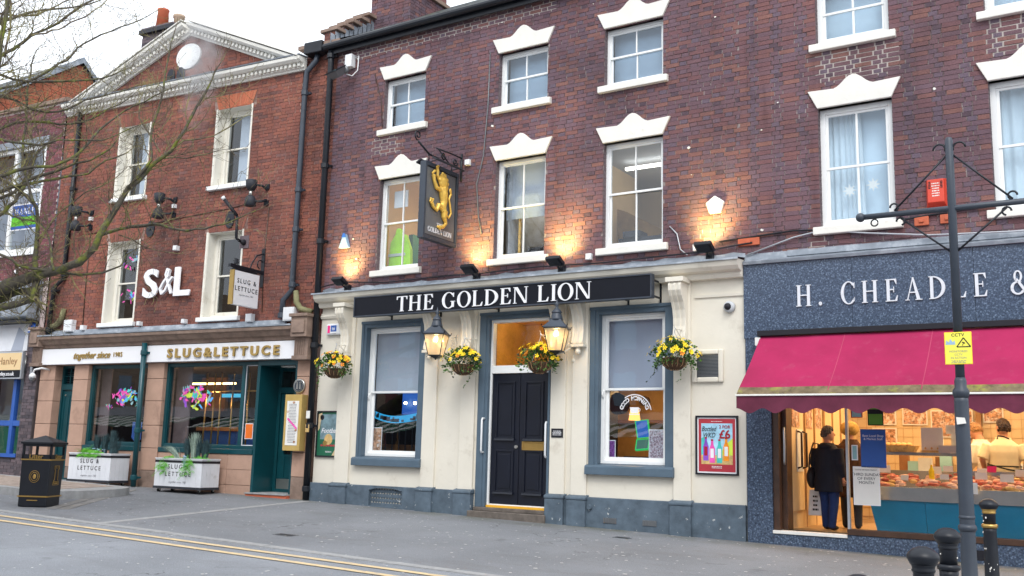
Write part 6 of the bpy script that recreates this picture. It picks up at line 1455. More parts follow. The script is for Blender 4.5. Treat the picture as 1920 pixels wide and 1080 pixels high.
for xx in (-3.0, -2.2): part(MB().lathe([(.03, 0), (.03, .01)], (xx, 1.2, 3.17), 10), 'downlight', 'bulb', rm, S)
part(MB().prism([(-5.06, 1.6), (-4.95, 1.52), (-4.78, 1.56), (-4.78, 1.93), (-5.06, 1.93)], .2, .21), 'blue_banner', 'poster_blue', rm, S)
lamp('POINT', 'bar_lamp', (-3.6, 1.0, 2.5), 10, (1, .55, .2), .1, M=S, parent=bar); lamp('POINT', 'bar_lamp', (-5.2, 1.6, 2.9), 10, (1, .6, .3), .1, M=S, parent=bar)
t = thing('window_sticker', 'large burst of pink and green paint shapes on the right bar window', 'sticker', (-3.17, .095, 2.45), S); splash(t, 0, 0, .3, 2, 0, n=60)
t = thing('window_sticker', 'smaller burst of pink paint shapes on the left bar window', 'sticker', (-5.25, .095, 2.45), S); splash(t, 0, 0, .25, 3, 0, n=48); splash(t, .42, -.16, .1, 8, 0, n=9); splash(t, -.45, -.2, .1, 9, 0, n=9)
card(-1.72, 1.78, .2, .3, 'orange_card', 'orange poster in the narrow pane beside the bar door', .105, M=S)
# recessed entrance
part(MB().box(-1.5, -1.44, .0, .9, .6, 3.15), 'entrance_side', 'teal_paint', bar, S); part(MB().box(-.56, -.5, .0, .9, .6, 3.15), 'entrance_side', 'teal_paint', bar, S)
part(MB().box(-1.44, -.56, .0, .9, 3.05, 3.15), 'entrance_ceiling', 'teal_paint', bar, S); part(MB().box(-1.1, -.75, .2, .4, 3.03, 3.05), 'entrance_light', 'paper', bar, S)
df = part(frame_mb(-1.44, -.56, .62, 3.05, .55, .65, .07), 'door_frame', 'teal_paint', bar, S, bev=.005)
part(MB().box(-1.37, -.63, .55, .65, 2.55, 2.66), 'transom', 'teal_paint', df, S)
mb = frame_mb(-1.36, -.64, .66, 2.54, .57, .62, .13, wb=.02); mb.box(-1.23, -.77, .571, .619, .68, 1.35); mb.box(-1.23, -.77, .571, .619, 1.48, 1.55); part(mb, 'door', 'teal_paint', bar, S, bev=.004)
part(MB().box(-1.23, -.77, .59, .6, 1.35, 2.41), 'door_glass', 'pane_shop', bar, S); part(MB().box(-1.37, -.63, .59, .6, 2.66, 2.98), 'fanlight_glass', 'pane_shop', bar, S)
part(frame_mb(-1.2, -.8, .9, 1.32, .56, .571, .02), 'panel_moulding', 'teal_paint', bar, S); part(MB().box(-1.35, -.65, .56, .57, .66, .88), 'kick_plate', 'steel', bar, S)
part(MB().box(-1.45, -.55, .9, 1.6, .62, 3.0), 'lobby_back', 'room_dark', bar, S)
mb = MB(); mb.box(-1.5, -.5, -.12, .6, .35, .6); part(mb, 'entrance_step', 'terracotta', bar, S, bev=.006); mb = MB(); mb.box(-1.52, -.5, -.14, .6, .6, .625); part(mb, 'step_nosing', 'kerb_stone', bar, S, bev=.005)
bricks(bar, S, lambda z: [(-1.5, -.5)], .4, .6, 'brick_bar', 91, y=-.13, individual=0)

# ---- small things on the bar
def seat(nm, mb, m_, label, cat, x, z, y=0, group=None, bev=0): return solo(mb, nm, m_, label, cat, (x, y, z), S, group=group, bev=bev)
def twin(x, z, label):
    t = thing('wall_spotlight', label, 'spotlight', (x, 0, z), S, group='pairs of black spotlights on the bar wall')
    for q in (1, -1):
        mb = MB(); mb.smooth = True; mb.lathe([(.07, 0), (.11, q*.07), (.12, q*.2), (.1, q*.21)], (-.08, -.25, q*.06), 12); part(mb, 'lamp_head', 'charcoal', t)
        mb = MB(); mb.tube([(.13, -.02, q*.1), (.1, -.12, q*.16), (0, -.24, q*.17)], .025, 6); mb.box(.08, .18, -.03, 0, q*.17-.05, q*.17+.05); part(mb, 'arm', 'black_metal', t)
    mb = MB(); mb.smooth = True; mb.tube([(-.08, -.25, -.06), (-.08, -.25, .06)], .04, 8); part(mb, 'yoke', 'steel', t); part(MB().box(.1, .18, -.07, 0, -.02, .06), 'socket', 'plastic_white', t) if x < -3 else None
twin(-6.85, 6.42, 'pair of black spotlights at the left end of the bar wall'); twin(-4.27, 6.47, 'pair of black spotlights at the middle of the bar wall, above the S&L letters'); twin(-1.71, 6.49, 'pair of black spotlights at the right end of the bar wall')
for x_, z_, lb in ((-4.81, 6.05, 'black oval wall plate above the S&L letters, left'), (-2.53, 6.06, 'black oval wall plate above the right first floor bar window'), (-4.59, 9.47, 'left black oval wall plate below the white oculus'), (-4.3, 9.47, 'right black oval wall plate below the white oculus')):
    mb = MB(); mb.prism([(.12*math.cos(2*PI*k/20), .18*math.sin(2*PI*k/20)) for k in range(20)], -.03, 0); mb.lathe([(.03, -.05), (.03, -.03)], (0, 0, 0), 8, 'y'); seat('wall_tie_plate', mb, 'charcoal', lb, 'wall plate', x_, z_, y=-.0 if z_ < 9 else -.005, group='oval iron wall plates', bev=.004)
t = thing('camera_mast', 'black swivel camera arm on the brick above the hanging white sign', 'camera', (-2.1, 0, 5.55), S)
mb = MB(); mb.smooth = True; mb.lathe([(.06, 0), (.06, -.04), (.03, -.12)][::-1], (0, 0, 0), 10, 'y'); mb.tube([(0, -.1, 0), (-.02, -.22, .05), (-.02, -.24, .5)], .03, 8); mb.tube([(-.02, -.24, .5), (-.1, -.3, .62), (-.22, -.42, .82)], .035, 8); part(mb, 'arm', 'ink', t)
mb = MB(); mb.smooth = True; mb.tube([(-.22, -.42, .82), (-.25, -.45, .87)], .04, 8); part(mb, 'camera_tip', 'plastic_white', t); part(MB().box(-.12, .12, -.012, 0, -.12, .14), 'back_plate', 'brick_dark', t)
hs2 = thing('hanging_sign', 'square white hanging sign SLUG & LETTUCE on a black bracket on the red brick', 'sign', (-1.56, 0, 4.48), S)
mb = MB(); mb.box(-.045, .045, -.82, -.13, -.33, .33); part(mb, 'sign_panel', 'sign_white', hs2, bev=.003); part(MB().box(-.055, .055, -.84, -.82, -.335, .335), 'gold_edge', 'dull_gold', hs2)
Mh = WM[hs2.name] @ Matrix.Translation((.047, -.475, 0)) @ FX
sans('SLUG &', .09, hs2, 'ink', 0, 0, .1, .002, M=Mh, space=1.35, bold=.001); sans('LETTUCE', .09, hs2, 'ink', 0, 0, -.05, .002, M=Mh, space=1.3, bold=.001); sans('together since 1985', .035, hs2, 'ink_grey', 0, 0, -.14, .001, M=Mh, shear=.4)
mb = MB(); mb.box(-.03, .03, -.92, 0, .38, .44); mb.box(-.04, .04, -.02, 0, .12, .9); mb.tube([(0, 0, .8), (0, -.2, .72), (0, -.32, .55), (0, -.36, .44)], .015, 6)
mb.tube([(0, -.08+.09*math.cos(k*.5), .56+.09*math.sin(k*.5)) for k in range(10)], .012, 5); mb.lathe([(.05, 0), (.04, .1)], (0, -.75, .46), 8); mb.box(-.05, .05, -.8, -.2, .34, .37); part(mb, 'bracket', 'black_metal', hs2)
for x_, z_, lb, s_ in ((-3.95, 5.56, 'small white box on a cable above the S&L letters', .1), (-4.84, 3.99, 'small white box on the lead below the S&L letters, left', .09), (-3.54, 3.99, 'small white box on the lead below the S&L letters, right', .09), (-6.58, 3.96, 'small white box beside the larger white box at the left of the bar', .11), (-1.76, 3.99, 'white box below the hanging white sign', .16)):
    wbox(x_, z_, S, s_, lb, d=.1)
wbox(-7.02, 4.02, S, .26, 'larger white box above the left end of the bar fascia', d=.12); wbox(-.72, 4.02, S, .26, 'larger grey white box beside the downpipe above the menu case', d=.14)
def pipe(P, r, m_, label, collars, M=S, bottom=None):
    t = thing('downpipe', label, 'drainpipe', P[-1], M, group='rainwater pipes on the fronts')
    mb = MB(); mb.smooth = True; mb.tube(P, r, 10); part(mb, 'pipe', m_, t, M)
    for z in collars:
        for i in range(len(P)-1):
            if P[i+1][2] <= z <= P[i][2]:
                f = (P[i][2]-z)/max(1e-6, P[i][2]-P[i+1][2]); c = Vector(P[i]).lerp(Vector(P[i+1]), f); mb = MB(); mb.lathe([(r*1.3, -.05), (r*1.35, -.04), (r*1.3, .04), (r*1.15, .05)], c, 10); mb.box(c.x-r*2, c.x+r*2, c.y+r*.5, c.y+r+.03, c.z-.02, c.z+.02); part(mb, 'collar', m_, t, M); break
    return t
pipe([(-.5, -.02, 9.3), (-.52, -.03, 9.15), (-.72, -.05, 8.95), (-.74, -.05, 8.6), (-.74, -.05, 4.5), (-.9, -.1, 4.3), (-.92, -.1, 3.95)], .055, 'grey_metal', 'grey downpipe on the brick strip between the bar and the pub', [8.5, 6.5, 5.7, 4.6, 4.0])
pipe([(-13.08, -.12, 9.3), (-13.08, -.1, 9.0), (-13.06, -.09, .55)], .06, 'black_metal', 'tall black downpipe at the joint between the bar and the pub', [9.15, 6.9, 5.4, 3.4, 1.9, .75], M=I4)
pipe([(-7.42, -.05, 9.1), (-7.4, -.06, 5.1), (-7.62, -.1, 4.92), (-7.65, -.12, 3.85)], .05, 'black_metal', 'black downpipe near the left edge of the bar', [5.2, 4.85, 3.95, 7.2])
pipe([(-4.46, -.2, 3.55), (-4.44, -.19, .62)], .055, 'teal_paint', 'teal painted downpipe between the two bar windows', [3.35, 1.75, .8])
cable([(-6.7, -.01, 6.2), (-6.7, -.01, 5.0), (-6.66, -.01, 4.0)], .012, 'wood_dark', 'brown cable down the brick below the left spotlights', S); cable([(-3.95, -.01, 6.2), (-3.95, -.01, 5.6)], .01, 'wood_dark', 'brown cable below the middle spotlights', S)
cable([(-1.5, -.01, 6.25), (-1.55, -.01, 5.2), (-1.5, -.01, 4.1)], .01, 'wood_dark', 'brown cable down the brick below the right spotlights', S); cable([(-6.8, -.01, 6.1), (-5.6, -.01, 6.15), (-4.3, -.01, 6.2), (-2.6, -.01, 6.3), (-1.7, -.01, 6.4)], .009, 'wood_dark', 'thin cable running across the brick between the spotlights', S)
t = thing('menu_case', 'tall gold menu case on the sandstone pier by the bar door', 'menu case', (-.4, -.03, 1.95), S)
part(MB().box(-.2, .2, -.17, 0, -.52, .52), 'case', 'case_gold', t, bev=.005); part(MB().box(-.14, .14, -.176, -.17, -.42, .4), 'menu_sheet', 'paper', t)
fineprint(t, -.1, .1, .35, -.38, 26, 'ink_grey', -.177, seed=4); mb = MB(); mb.prism([(-.12, .06), (-.1, .09), (.13, -.1), (.12, -.14)], -.1785, -.1775); part(mb, 'pink_stripe', 'hot_pink', t)
for x_, z_ in ((.02, .37), (-.11, .2), (.1, -.14), (.08, -.36)): mb = MB(); mb.prism([(x_+.03*math.cos(k), z_+.025*math.sin(k)) for k in range(6)], -.18, -.179); part(mb, 'menu_picture', 'poster_food', t)
t = thing('round_plaque', 'round silver plaque with two standing figures above the gold menu case', 'plaque', (-.4, -.03, 2.64), S)
mb = MB(); mb.smooth = True; mb.lathe([(.135, 0), (.135, -.045), (.12, -.05)][::-1], (0, 0, 0), 28, 'y'); part(mb, 'rim', 'steel', t); part(MB().lathe([(.118, -.053), (.118, -.04)], (0, 0, 0), 24, 'y'), 'disc', 'grey_metal', t)
mb = MB()
for q in (-.035, .035): mb.prism([(q-.018, -.06), (q+.018, -.06), (q+.012, .04), (q-.012, .04)], -.058, -.053); mb.ball((q, -.056, .055), .014, 6, 5)
mb.tube([(.1*math.cos(k*.3), -.056, .1*math.sin(k*.3)) for k in range(22)], .004, 4); part(mb, 'figures', 'steel', t)
for z_, m_, lb in ((2.1, 'paper', 'small white label on the wall beside the black downpipe'), (1.85, 'bread', 'small tan label on the wall below the white label')):
    solo(MB().box(-.045, .045, -.01, 0, -.07, .07), 'wall_label', m_, lb, 'label', (-13.06, -.155, z_), I4)
# left dome camera
t = thing('dome_camera', 'white dome camera on a bracket at the left end of the bar shopfront', 'camera', (-7.55, -.05, 2.95), S)
mb = MB(); mb.smooth = True; mb.tube([(.0, 0, .1), (0, -.2, .12), (-.1, -.3, .08), (-.15, -.3, 0)], .022, 8); mb.lathe([(.04, .0), (.07, -.04), (.075, -.1)], (-.15, -.3, .0), 12); part(mb, 'bracket', 'plastic_white', t); mb = MB(); mb.smooth = True; mb.ball((-.15, -.3, -.12), .06, 12, 8); part(mb, 'dark_dome', 'gun_metal', t)
t = thing('wall_speaker', 'slim grey wall speaker on the dark brick pier at the left', 'speaker', (-8.05, -.06, 3.0), S); part(MB().box(-.06, .06, -.08, 0, -.17, .17), 'case', 'ink', t, bev=.01); mb = MB(); [mb.box(-.04, .04, -.085, -.08, -.15+k*.045, -.12+k*.045) for k in range(7)]; part(mb, 'grille', 'galv', t)
mb = MB(); [mb.box(-.045, .045, -.012, 0, k*.04, k*.04+.025) for k in range(6)]; solo(mb, 'air_vent', 'ink', 'small ribbed air vent low on the stone left of the teal pipe', 'vent', (-4.62, -.01, .72), S)

# ------------------------------------------------------------------ the shop at the far left
shp = thing('corner_shop_building', 'dark brick shop with a lead canopy and blue window frames at the far left', 'building', (-10.5, 0, .7), SL)
mb = MB(); W1 = (-14.5, -8.52, 5.85, 8.45); holed_wall(mb, -15, -7.96, 3.4, 9.45, -.012, [W1], .2); part(mb, 'mortar_wall', 'mortar_shop', shp, S, norm=False)
bricks(shp, S, lambda z: subtract([(-15, -7.96)], [W1[:2]] if W1[2]-.05 < z < W1[3] else []), 5.1, 9.4, 'brick_shop', 81, y=-.02, stretcher=True, co=.072, joint=.013, individual=250)
part(MB().box(-15, -7.9, -.08, .2, 9.4, 9.5), 'parapet_coping', 'sandstone_dark', shp, S, bev=.01)
part(MB().box(-14.6, -8.42, -.07, .05, 8.45, 8.62), 'stone_head', 'lead', shp, S)
wf = part(frame_mb(-14.5, -8.52, 5.85, 8.45, .0, .1, .1), 'window', 'white_paint', shp, S, bev=.005)
for xx in (-9.7, -11.2, -12.8): part(MB().box(xx, xx+.11, .0, .1, 5.95, 8.35), 'mullion', 'white_paint', wf, S, bev=.004)
part(MB().box(-14.4, -8.62, .005, .095, 7.28, 7.38), 'transom', 'white_paint', wf, S); part(MB().box(-14.6, -8.45, -.07, .1, 5.76, 5.85), 'sill', 'white_paint', wf, S)
for a, b in ((-9.59, -8.62), (-11.09, -9.7), (-12.69, -11.2)):
    for c, d in ((5.95, 7.28), (7.38, 8.35)): part(MB().box(a, b, .05, .056, c, d), 'pane', 'pane', wf, S)
part(MB().box(-14.5, -8.52, .6, .62, 5.6, 8.5), 'blind', 'blind_grey', wf, S); part(MB().box(-9.0, -8.7, .3, .5, 5.9, 6.35), 'dark_box', 'charcoal', wf, S)
t = thing('window_sign', 'blue and green HANLEY sign in the first floor window at the left edge', 'sign', (-9.1, .03, 6.72), S)
part(MB().box(-.5, .5, -.012, 0, -.32, .32), 'panel', 'letter_white', t); part(MB().box(-.475, .475, -.016, -.012, .0, .29), 'blue_field', 'poster_blue', t); part(MB().box(-.475, .475, -.016, -.012, -.22, -.0), 'green_field', 'fern', t); part(MB().box(-.475, .475, -.0165, -.012, -.29, -.22), 'blue_strip', 'poster_blue', t)
roman('HANLEY', -.38, .42, .06, .15, -.016, .003, t, 'letter_white', WM[t.name], gap=.15)
# lead canopy
mb = MB(); mb.xprism([(-.02, 4.17), (-.3, 4.2), (-.38, 4.25), (-.4, 5.0), (-.33, 5.12), (-.02, 5.18)], -15, -8.1); cn = part(mb, 'lead_canopy', 'grey_metal', shp, S, bev=.03); cn.data.materials[0] = MATS['lead']
part(MB().box(-15, -8.12, -.36, -.02, 4.12, 4.17), 'canopy_edge', 'ink', shp, S)
for k in range(2): part(MB().box(-9.35, -9.2, -.43, -.39, 4.5+k*.32, 4.56+k*.32), 'canopy_catch', 'charcoal', shp, S)
bricks(shp, S, lambda z: [(-8.4, -7.98)], .6, 3.9, 'brick_dark', 84, y=-.04, stretcher=True, co=.072, individual=50); part(MB().box(-8.4, -7.97, -.032, .3, .5, 3.9), 'pier_core', 'mortar_dark', shp, S)
bricks(shp, S, lambda z: [(-15, -8.4)], .55, 1.1, 'brick_dark', 85, y=-.02, stretcher=True, co=.072, individual=0); part(MB().box(-15, -8.4, -.01, .3, .4, 1.1), 'riser_core', 'mortar_dark', shp, S)
part(MB().box(-15, -8.4, -.06, .12, 1.1, 1.18), 'blue_sill', 'poster_blue', shp, S)
part(MB().box(-15, -8.4, -.06, .2, 3.5, 4.14), 'upper_fascia', 'board_white', shp, S)
mb = MB(); mb.prism([(-8.95, 3.5), (-8.55, 3.5), (-8.5, 3.9), (-8.75, 4.05)], -.065, -.06); part(mb, 'violet_print', 'blind_violet', shp, S)
hsn = thing('shop_sign', 'cream Hanley shop sign with a green leaf mark and a blue web address strip', 'sign', (-9.2, -.12, 3.15), S)
part(MB().box(-3.0, .88, -.08, 0, -.3, .32), 'sign_box', 'galv', hsn, bev=.006); part(MB().box(-3.0, .85, -.085, -.08, -.1, .29), 'cream_face', 'room_cream', hsn); part(MB().box(-3.0, .85, -.085, -.08, -.27, -.1), 'blue_strip', 'navy_sign', hsn)
sans('Hanley', .17, hsn, 'wood_mid', .38, -.087, .03, .003, sx=1.05); sans('thehanley.co.uk', .09, hsn, 'letter_white', .26, -.087, -.225, .003, bold=.002)
mb = MB(); mb.prism([(-.15, -.04), (-.02, -.04), (-.0, .16), (-.15, .2)], -.089, -.086); part(mb, 'green_mark', 'fern', hsn); mb = MB(); mb.prism([(-.2, -.06), (-.08, -.06), (-.08, .08), (-.2, .1)], -.092, -.089); part(mb, 'violet_mark', 'violet', hsn)
for xx in (-8.78, -11.2, -13.5): part(MB().box(xx, xx+.11, -.02, .08, 1.18, 2.85), 'blue_mullion', 'poster_blue', shp, S, bev=.004)
part(MB().box(-15, -8.4, .03, .036, 1.18, 2.85), 'shop_glass', 'pane_shop', shp, S); part(MB().box(-15, -8.4, -.015, .07, 1.8, 1.92), 'blue_transom', 'poster_blue', shp, S)
rm = room(shp, S, -15, -8.4, .2, 4, .6, 3.4, 'room_grey', 'blind_grey', name='interior'); part(MB().box(-12, -8.9, 1.0, 1.6, .6, 1.8), 'desk', 'door_green', rm, S)
lamp('POINT', 'room_lamp', (-10, 1.5, 3.0), 20, (1, .9, .75), .2, M=S, parent=shp)
mb = MB(); mb.add([(-.12, 0, -.13), (.12, 0, -.13), (.0, 0, .17), (-.1, -.12, -.13), (.1, -.12, -.13), (.0, -.04, .17)], [(0, 3, 5, 2), (1, 2, 5, 4), (3, 4, 5), (0, 1, 4, 3)]); al = solo(mb, 'burglar_alarm', 'alarm_blue', 'dark blue triangular burglar alarm under the lead canopy at the far left', 'alarm', (-8.2, -.05, 4.03), S, bev=.01); part(MB().box(-.06, .06, -.13, -.118, -.1, -.05), 'label_strip', 'letter_white', al)
mb = MB(); mb.smooth = True; mb.tube([(0, 0, .0), (.0, -.1, .05), (0, -.2, -.02)], .012, 6); mb.lathe([(.02, 0), (.05, -.06), (.04, -.09)], (0, -.2, -.02), 10); seat('bulkhead_lamp', mb, 'plastic_white', 'small white lamp on the dark brick above the lead canopy', 'lamp', -8.9, 5.4)
# higher house behind, its brick gable facing right
rear = thing('rear_house', 'orange brick gable of a taller house rising behind the far left shop', 'building', (-25, 1.5, 9))
GX = -24.2
mb = MB(); mb.add([(GX, -2.5, 6), (GX, 2.3, 6), (GX, 2.3, 11.2), (GX, 1.62, 11.85), (GX, -2.5, 8.7)], [(0, 1, 2, 3, 4)]); part(mb, 'gable_wall', 'mortar_bar', rear, I4)
Mg = Matrix.Translation((GX, 0, 0)) @ Matrix.Rotation(PI/2, 4, 'Z')
bricks(rear, Mg, lambda z: [(max(-2.5, 1.62-(11.8-z)/.765), 2.25 if z < 11.2 else 2.25-(z-11.2)*1.05)] if z < 11.75 else [], 7.5, 11.75, 'brick_orange', 95, y=-.02, stretcher=True, co=.072, individual=200)
mb = MB(); mb.add([(GX+.1, -2.6, 8.75), (GX+.1, 1.62, 11.98), (-60, 1.62, 11.98), (-60, -2.6, 8.75), (GX+.1, 2.5, 11.2), (-60, 2.5, 11.2)], [(0, 1, 2, 3), (1, 4, 5, 2)]); part(mb, 'roof', 'slate', rear, I4)
mb = MB(); mb.add([(GX+.12, -2.6, 8.6), (GX+.12, 1.62, 11.83), (GX+.12, 1.62, 12.0), (GX+.12, -2.6, 8.77), (GX-.1, -2.6, 8.6), (GX-.1, 1.62, 11.83), (GX-.1, 1.62, 12.0), (GX-.1, -2.6, 8.77)], [(0, 1, 2, 3), (2, 1, 5, 6), (3, 2, 6, 7), (4, 7, 6, 5)])
mb.add([(GX+.12, 1.62, 11.83), (GX+.12, 2.4, 11.1), (GX+.12, 2.4, 11.2), (GX+.12, 1.62, 12.0), (GX-.1, 1.62, 11.83), (GX-.1, 2.4, 11.1), (GX-.1, 2.4, 11.2), (GX-.1, 1.62, 12.0)], [(0, 1, 2, 3), (3, 2, 6, 7), (1, 5, 6, 2), (4, 7, 6, 5)]); part(mb, 'verge_coping', 'lead', rear, I4)
# solid backs so that no light leaks between the fronts
for rt, M_, x0, x1, z1 in ((pub, I4, -13, -4.74, 9.2), (butcher, I4, -4.72, 1.8, 9.2), (bar, S, -7.9, -.1, 9.3), (shp, S, -15, -8, 9.3)):
    mb = MB(); mb.quad((x0, 5, .2), (x1, 5, .2), (x1, 5, z1), (x0, 5, z1)); mb.quad((x0, .3, z1), (x1, .3, z1), (x1, 5, z1), (x0, 5, z1)); mb.quad((x0, .3, .2), (x0, 5, .2), (x0, 5, z1), (x0, .3, z1)); mb.quad((x1, .3, .2), (x1, 5, .2), (x1, 5, z1), (x1, .3, z1)); part(mb, 'rear_walls', 'room_dark', rt, M_, norm=False)
    mb = MB(); mb.quad((x0, .3, 4.05), (x1, .3, 4.05), (x1, 5, 4.05), (x0, 5, 4.05)); part(mb, 'floor_slab', 'room_grey', rt, M_)
# ------------------------------------------------------------------ street things
def bollard(x, y, label, gold=False):
    z = zg(x, y); t = thing('bollard', label, 'bollard', (x, y, z), group='black cast iron bollards')
    mb = MB(); mb.smooth = True; mb.lathe([(r*.88, h) for r, h in [(.1, -.03), (.1, .06), (.085, .1), (.078, .14), (.07, .62), (.072, .66)]], (0, 0, 0), 24); part(mb, 'shaft', 'black_metal', t)
    mb = MB(); mb.smooth = True; mb.lathe([(r*.88, h) for r, h in [(.072, .655), (.085, .66), (.088, .675), (.085, .69), (.072, .695)]], (0, 0, 0), 24); part(mb, 'collar', 'brass' if gold else 'black_metal', t)
    mb = MB(); mb.smooth = True; mb.lathe([(r*.88, h) for r, h in [(.066, .69), (.066, .79), (.07, .8)]], (0, 0, 0), 24); part(mb, 'neck', 'black_metal', t)
    mb = MB(); mb.smooth = True; mb.lathe([(r*.88, h) for r, h in [(.07, .795), (.076, .805), (.07, .815), (.074, .83), (.082, .84)]], (0, 0, 0), 24); part(mb, 'upper_ring', 'brass' if gold else 'black_metal', t)
    mb = MB(); mb.smooth = True; mb.lathe([(r*.88, h) for r, h in [(.082, .838), (.094, .858), (.103, .875), (.103, .888), (.093, .904), (.065, .927), (.03, .94), (.001, .942)]], (0, 0, 0), 24); part(mb, 'cap', 'black_metal', t)
    rr = random.Random(int(-y*10)); mb = MB()
    for k in range(14):
        a = rr.uniform(PI, 2*PI); zz = rr.uniform(.2, .8); r = .0725*.88; s_ = rr.uniform(.003, .008); mb.ball((r*math.cos(a), r*math.sin(a), zz), s_, 5, 4, (1, 1, 1.5))
    part(mb, 'chips', 'petal_white', t)
bollard(-1.36, -2.55, 'black bollard with gold rings right of the street post', True)
bollard(-1.2, -6.05, 'black bollard immediately left of the street post, nearer the camera')
bollard(-1.13, -7.35, 'black bollard second nearest, left of the one beside the street post')
bollard(-1.16, -8.75, 'nearest black bollard, only its cap in view at the bottom edge')
# street post
px_, py_ = -1.26, -4.7; t = thing('street_post', 'tall dark street post with a scrolled cross arm in front of the butcher shop', 'post', (px_, py_, zg(px_, py_)))
z0_ = zg(px_, py_)
mb = MB(); mb.smooth = True; mb.lathe([(r*.78, h) for r, h in [(.13, -.03), (.13, .1), (.085, .2), (.075, .72), (.072, 1.85), (.07, 1.9)]], (0, 0, 0), 20); part(mb, 'lower_shaft', 'grey_metal', t)
mb = MB(); mb.smooth = True; mb.lathe([(r*.78, h) for r, h in [(.072, 1.88), (.085, 1.92), (.085, 1.94), (.06, 1.97), (.062, 2.02), (.05, 2.05)]], (0, 0, 0), 20); mb.lathe([(r*.78, h) for r, h in [(.075, .8), (.092, .82), (.092, .84), (.075, .86)]], (0, 0, 0), 20); mb.lathe([(r*.78, h) for r, h in [(.074, .9), (.084, .91), (.074, .93)]], (0, 0, 0), 20); part(mb, 'moulded_ring', 'grey_metal', t)
mb = MB(); mb.smooth = True; mb.lathe([(r*.78, h) for r, h in [(.047, 2.0), (.043, 4.1), (.035, 4.12), (.03, 4.13)]], (0, 0, 0), 16); part(mb, 'upper_shaft', 'grey_metal', t)
mb = MB(); mb.smooth = True; mb.tube([(-.74, 0, 3.5), (1.0, 0, 3.5)], .026, 10); mb.ball((-.76, 0, 3.5), .042, 10, 8); mb.ball((1.0, 0, 3.5), .042, 10, 8); part(mb, 'cross_arm', 'grey_metal', t)
mb = MB(); mb.smooth = True
for q in (-1, 1):
    mb.tube([(0, 0, 4.0), (q*.47, 0, 3.53)], .009, 6); mb.tube([(q*(.47+.035*math.cos(a*.5)), 0, 3.56+.035*math.sin(a*.5)) for a in range(10)], .009, 5); mb.tube([(q*(.08+.05*math.cos(a*.5)), 0, 4.03+.05*math.sin(a*.5)) for a in range(8)], .009, 5)
    mb.tube([(0, 0, 3.1), (q*.42, 0, 3.46)], .009, 6); mb.tube([(q*(.42+.035*math.cos(a*.5)), 0, 3.43+.035*math.sin(a*.5)) for a in range(10)], .009, 5)
mb.tube([(-.64+.03*math.cos(a*.55), 0, 3.44+.03*math.sin(a*.55)) for a in range(12)], .007, 5)
part(mb, 'scrolled_brace', 'black_metal', t)
mb = MB(); mb.prism([(-.035, 0), (.03, -.005), (.04, -.05), (-.03, -.06)], -.077, -.073); part(mb, 'torn_sticker', 'petal_white', t, WM[t.name] @ Matrix.Translation((0, 0, 1.72)))
ys = thing('cctv_sign', 'yellow CCTV warning sign strapped to the street post', 'sign', (px_+.005, py_-.06, z0_+2.29))
part(MB().box(-.105, .105, -.004, 0, -.135, .135), 'plate', 'petal_yellow', ys, bev=.004); ys_m = MATS['petal_yellow']
part(MB().box(-.1, .1, -.006, -.004, -.13, .13), 'yellow_face', 'sign_yellow', ys) if 'sign_yellow' in MATS else None
sans('CCTV', .026, ys, 'ink', 0, -.0065, .098, .0006, bold=.0005, space=1.1)
mb = MB()
for a, b in (((-.01, .01), (.095, .01)), ((.095, .01), (.043, .085)), ((.043, .085), (-.01, .01))):
    d = Vector((b[0]-a[0], b[1]-a[1])).normalized(); n_ = Vector((-d.y, d.x))*.004; mb.prism([(a[0]-n_.x, a[1]-n_.y), (b[0]-n_.x, b[1]-n_.y), (b[0]+n_.x, b[1]+n_.y), (a[0]+n_.x, a[1]+n_.y)], -.0075, -.0062)
mb.prism([(.03, .045), (.05, .035), (.056, .042), (.036, .053)], -.0078, -.0063); mb.prism([(.03, .02), (.035, .02), (.045, .04), (.04, .04)], -.0079, -.0063); part(mb, 'camera_symbol', 'ink', ys)
mb = MB(); mb.prism([(-.095, .03), (-.02, .03), (-.025, .065), (-.04, .05), (-.058, .08), (-.07, .05), (-.09, .068)], -.007, -.0062); part(mb, 'blue_mark', 'alarm_sky', ys)
for tx, zz in (('MONITORED', -.035), ('CCTV', -.062), ('IN ACTION', -.089)): sans(tx, .017, ys, 'ink_grey', 0, -.0065, zz, .0006)
fineprint(ys, -.06, .06, -.1, -.125, 3, 'ink_grey', -.0065)
# litter bin
bx, by = -15.0, -4.1
t = thing('litter_bin', 'black and gold litter bin with a pointed lid at the left of the pavement', 'bin', (bx, by, zg(bx, by)), rz=math.radians(32))
W_ = .25
mb = MB(); mb.add([(-W_*.96, -W_*.96, 0), (W_*.96, -W_*.96, 0), (W_*.96, W_*.96, 0), (-W_*.96, W_*.96, 0), (-W_, -W_, .8), (W_, -W_, .8), (W_, W_, .8), (-W_, W_, .8)], [(3, 2, 1, 0), (4, 5, 6, 7), (0, 1, 5, 4), (1, 2, 6, 5), (2, 3, 7, 6), (3, 0, 4, 7)]); part(mb, 'bin_body', 'black_metal', t, bev=.015)
mb = MB()
for z in (.16, .77): mb.box(-W_-.008, W_+.008, -W_-.008, W_+.008, z, z+.022)
part(mb, 'gold_band', 'brass', t)
mb = MB()
for a in (-1, 1):
    for b in (-1, 1): mb.box(a*W_-.035*(a > 0)-.0, a*W_+.035*(a < 0), min(b*W_, b*(W_-.035)), max(b*W_, b*(W_-.035)), .79, 1.03)
for a, b, c, d in ((-W_, W_, -W_, -W_+.02), (-W_, W_, W_-.02, W_), (-W_, -W_+.02, -W_, W_), (W_-.02, W_, -W_, W_)): mb.box(a, b, c, d, .79, .86); mb.box(a, b, c, d, 1.0, 1.04)
part(mb, 'hood_frame', 'black_metal', t); part(MB().box(-W_+.06, W_-.06, -W_+.06, W_-.06, .79, .84), 'inner_liner', 'charcoal', t)
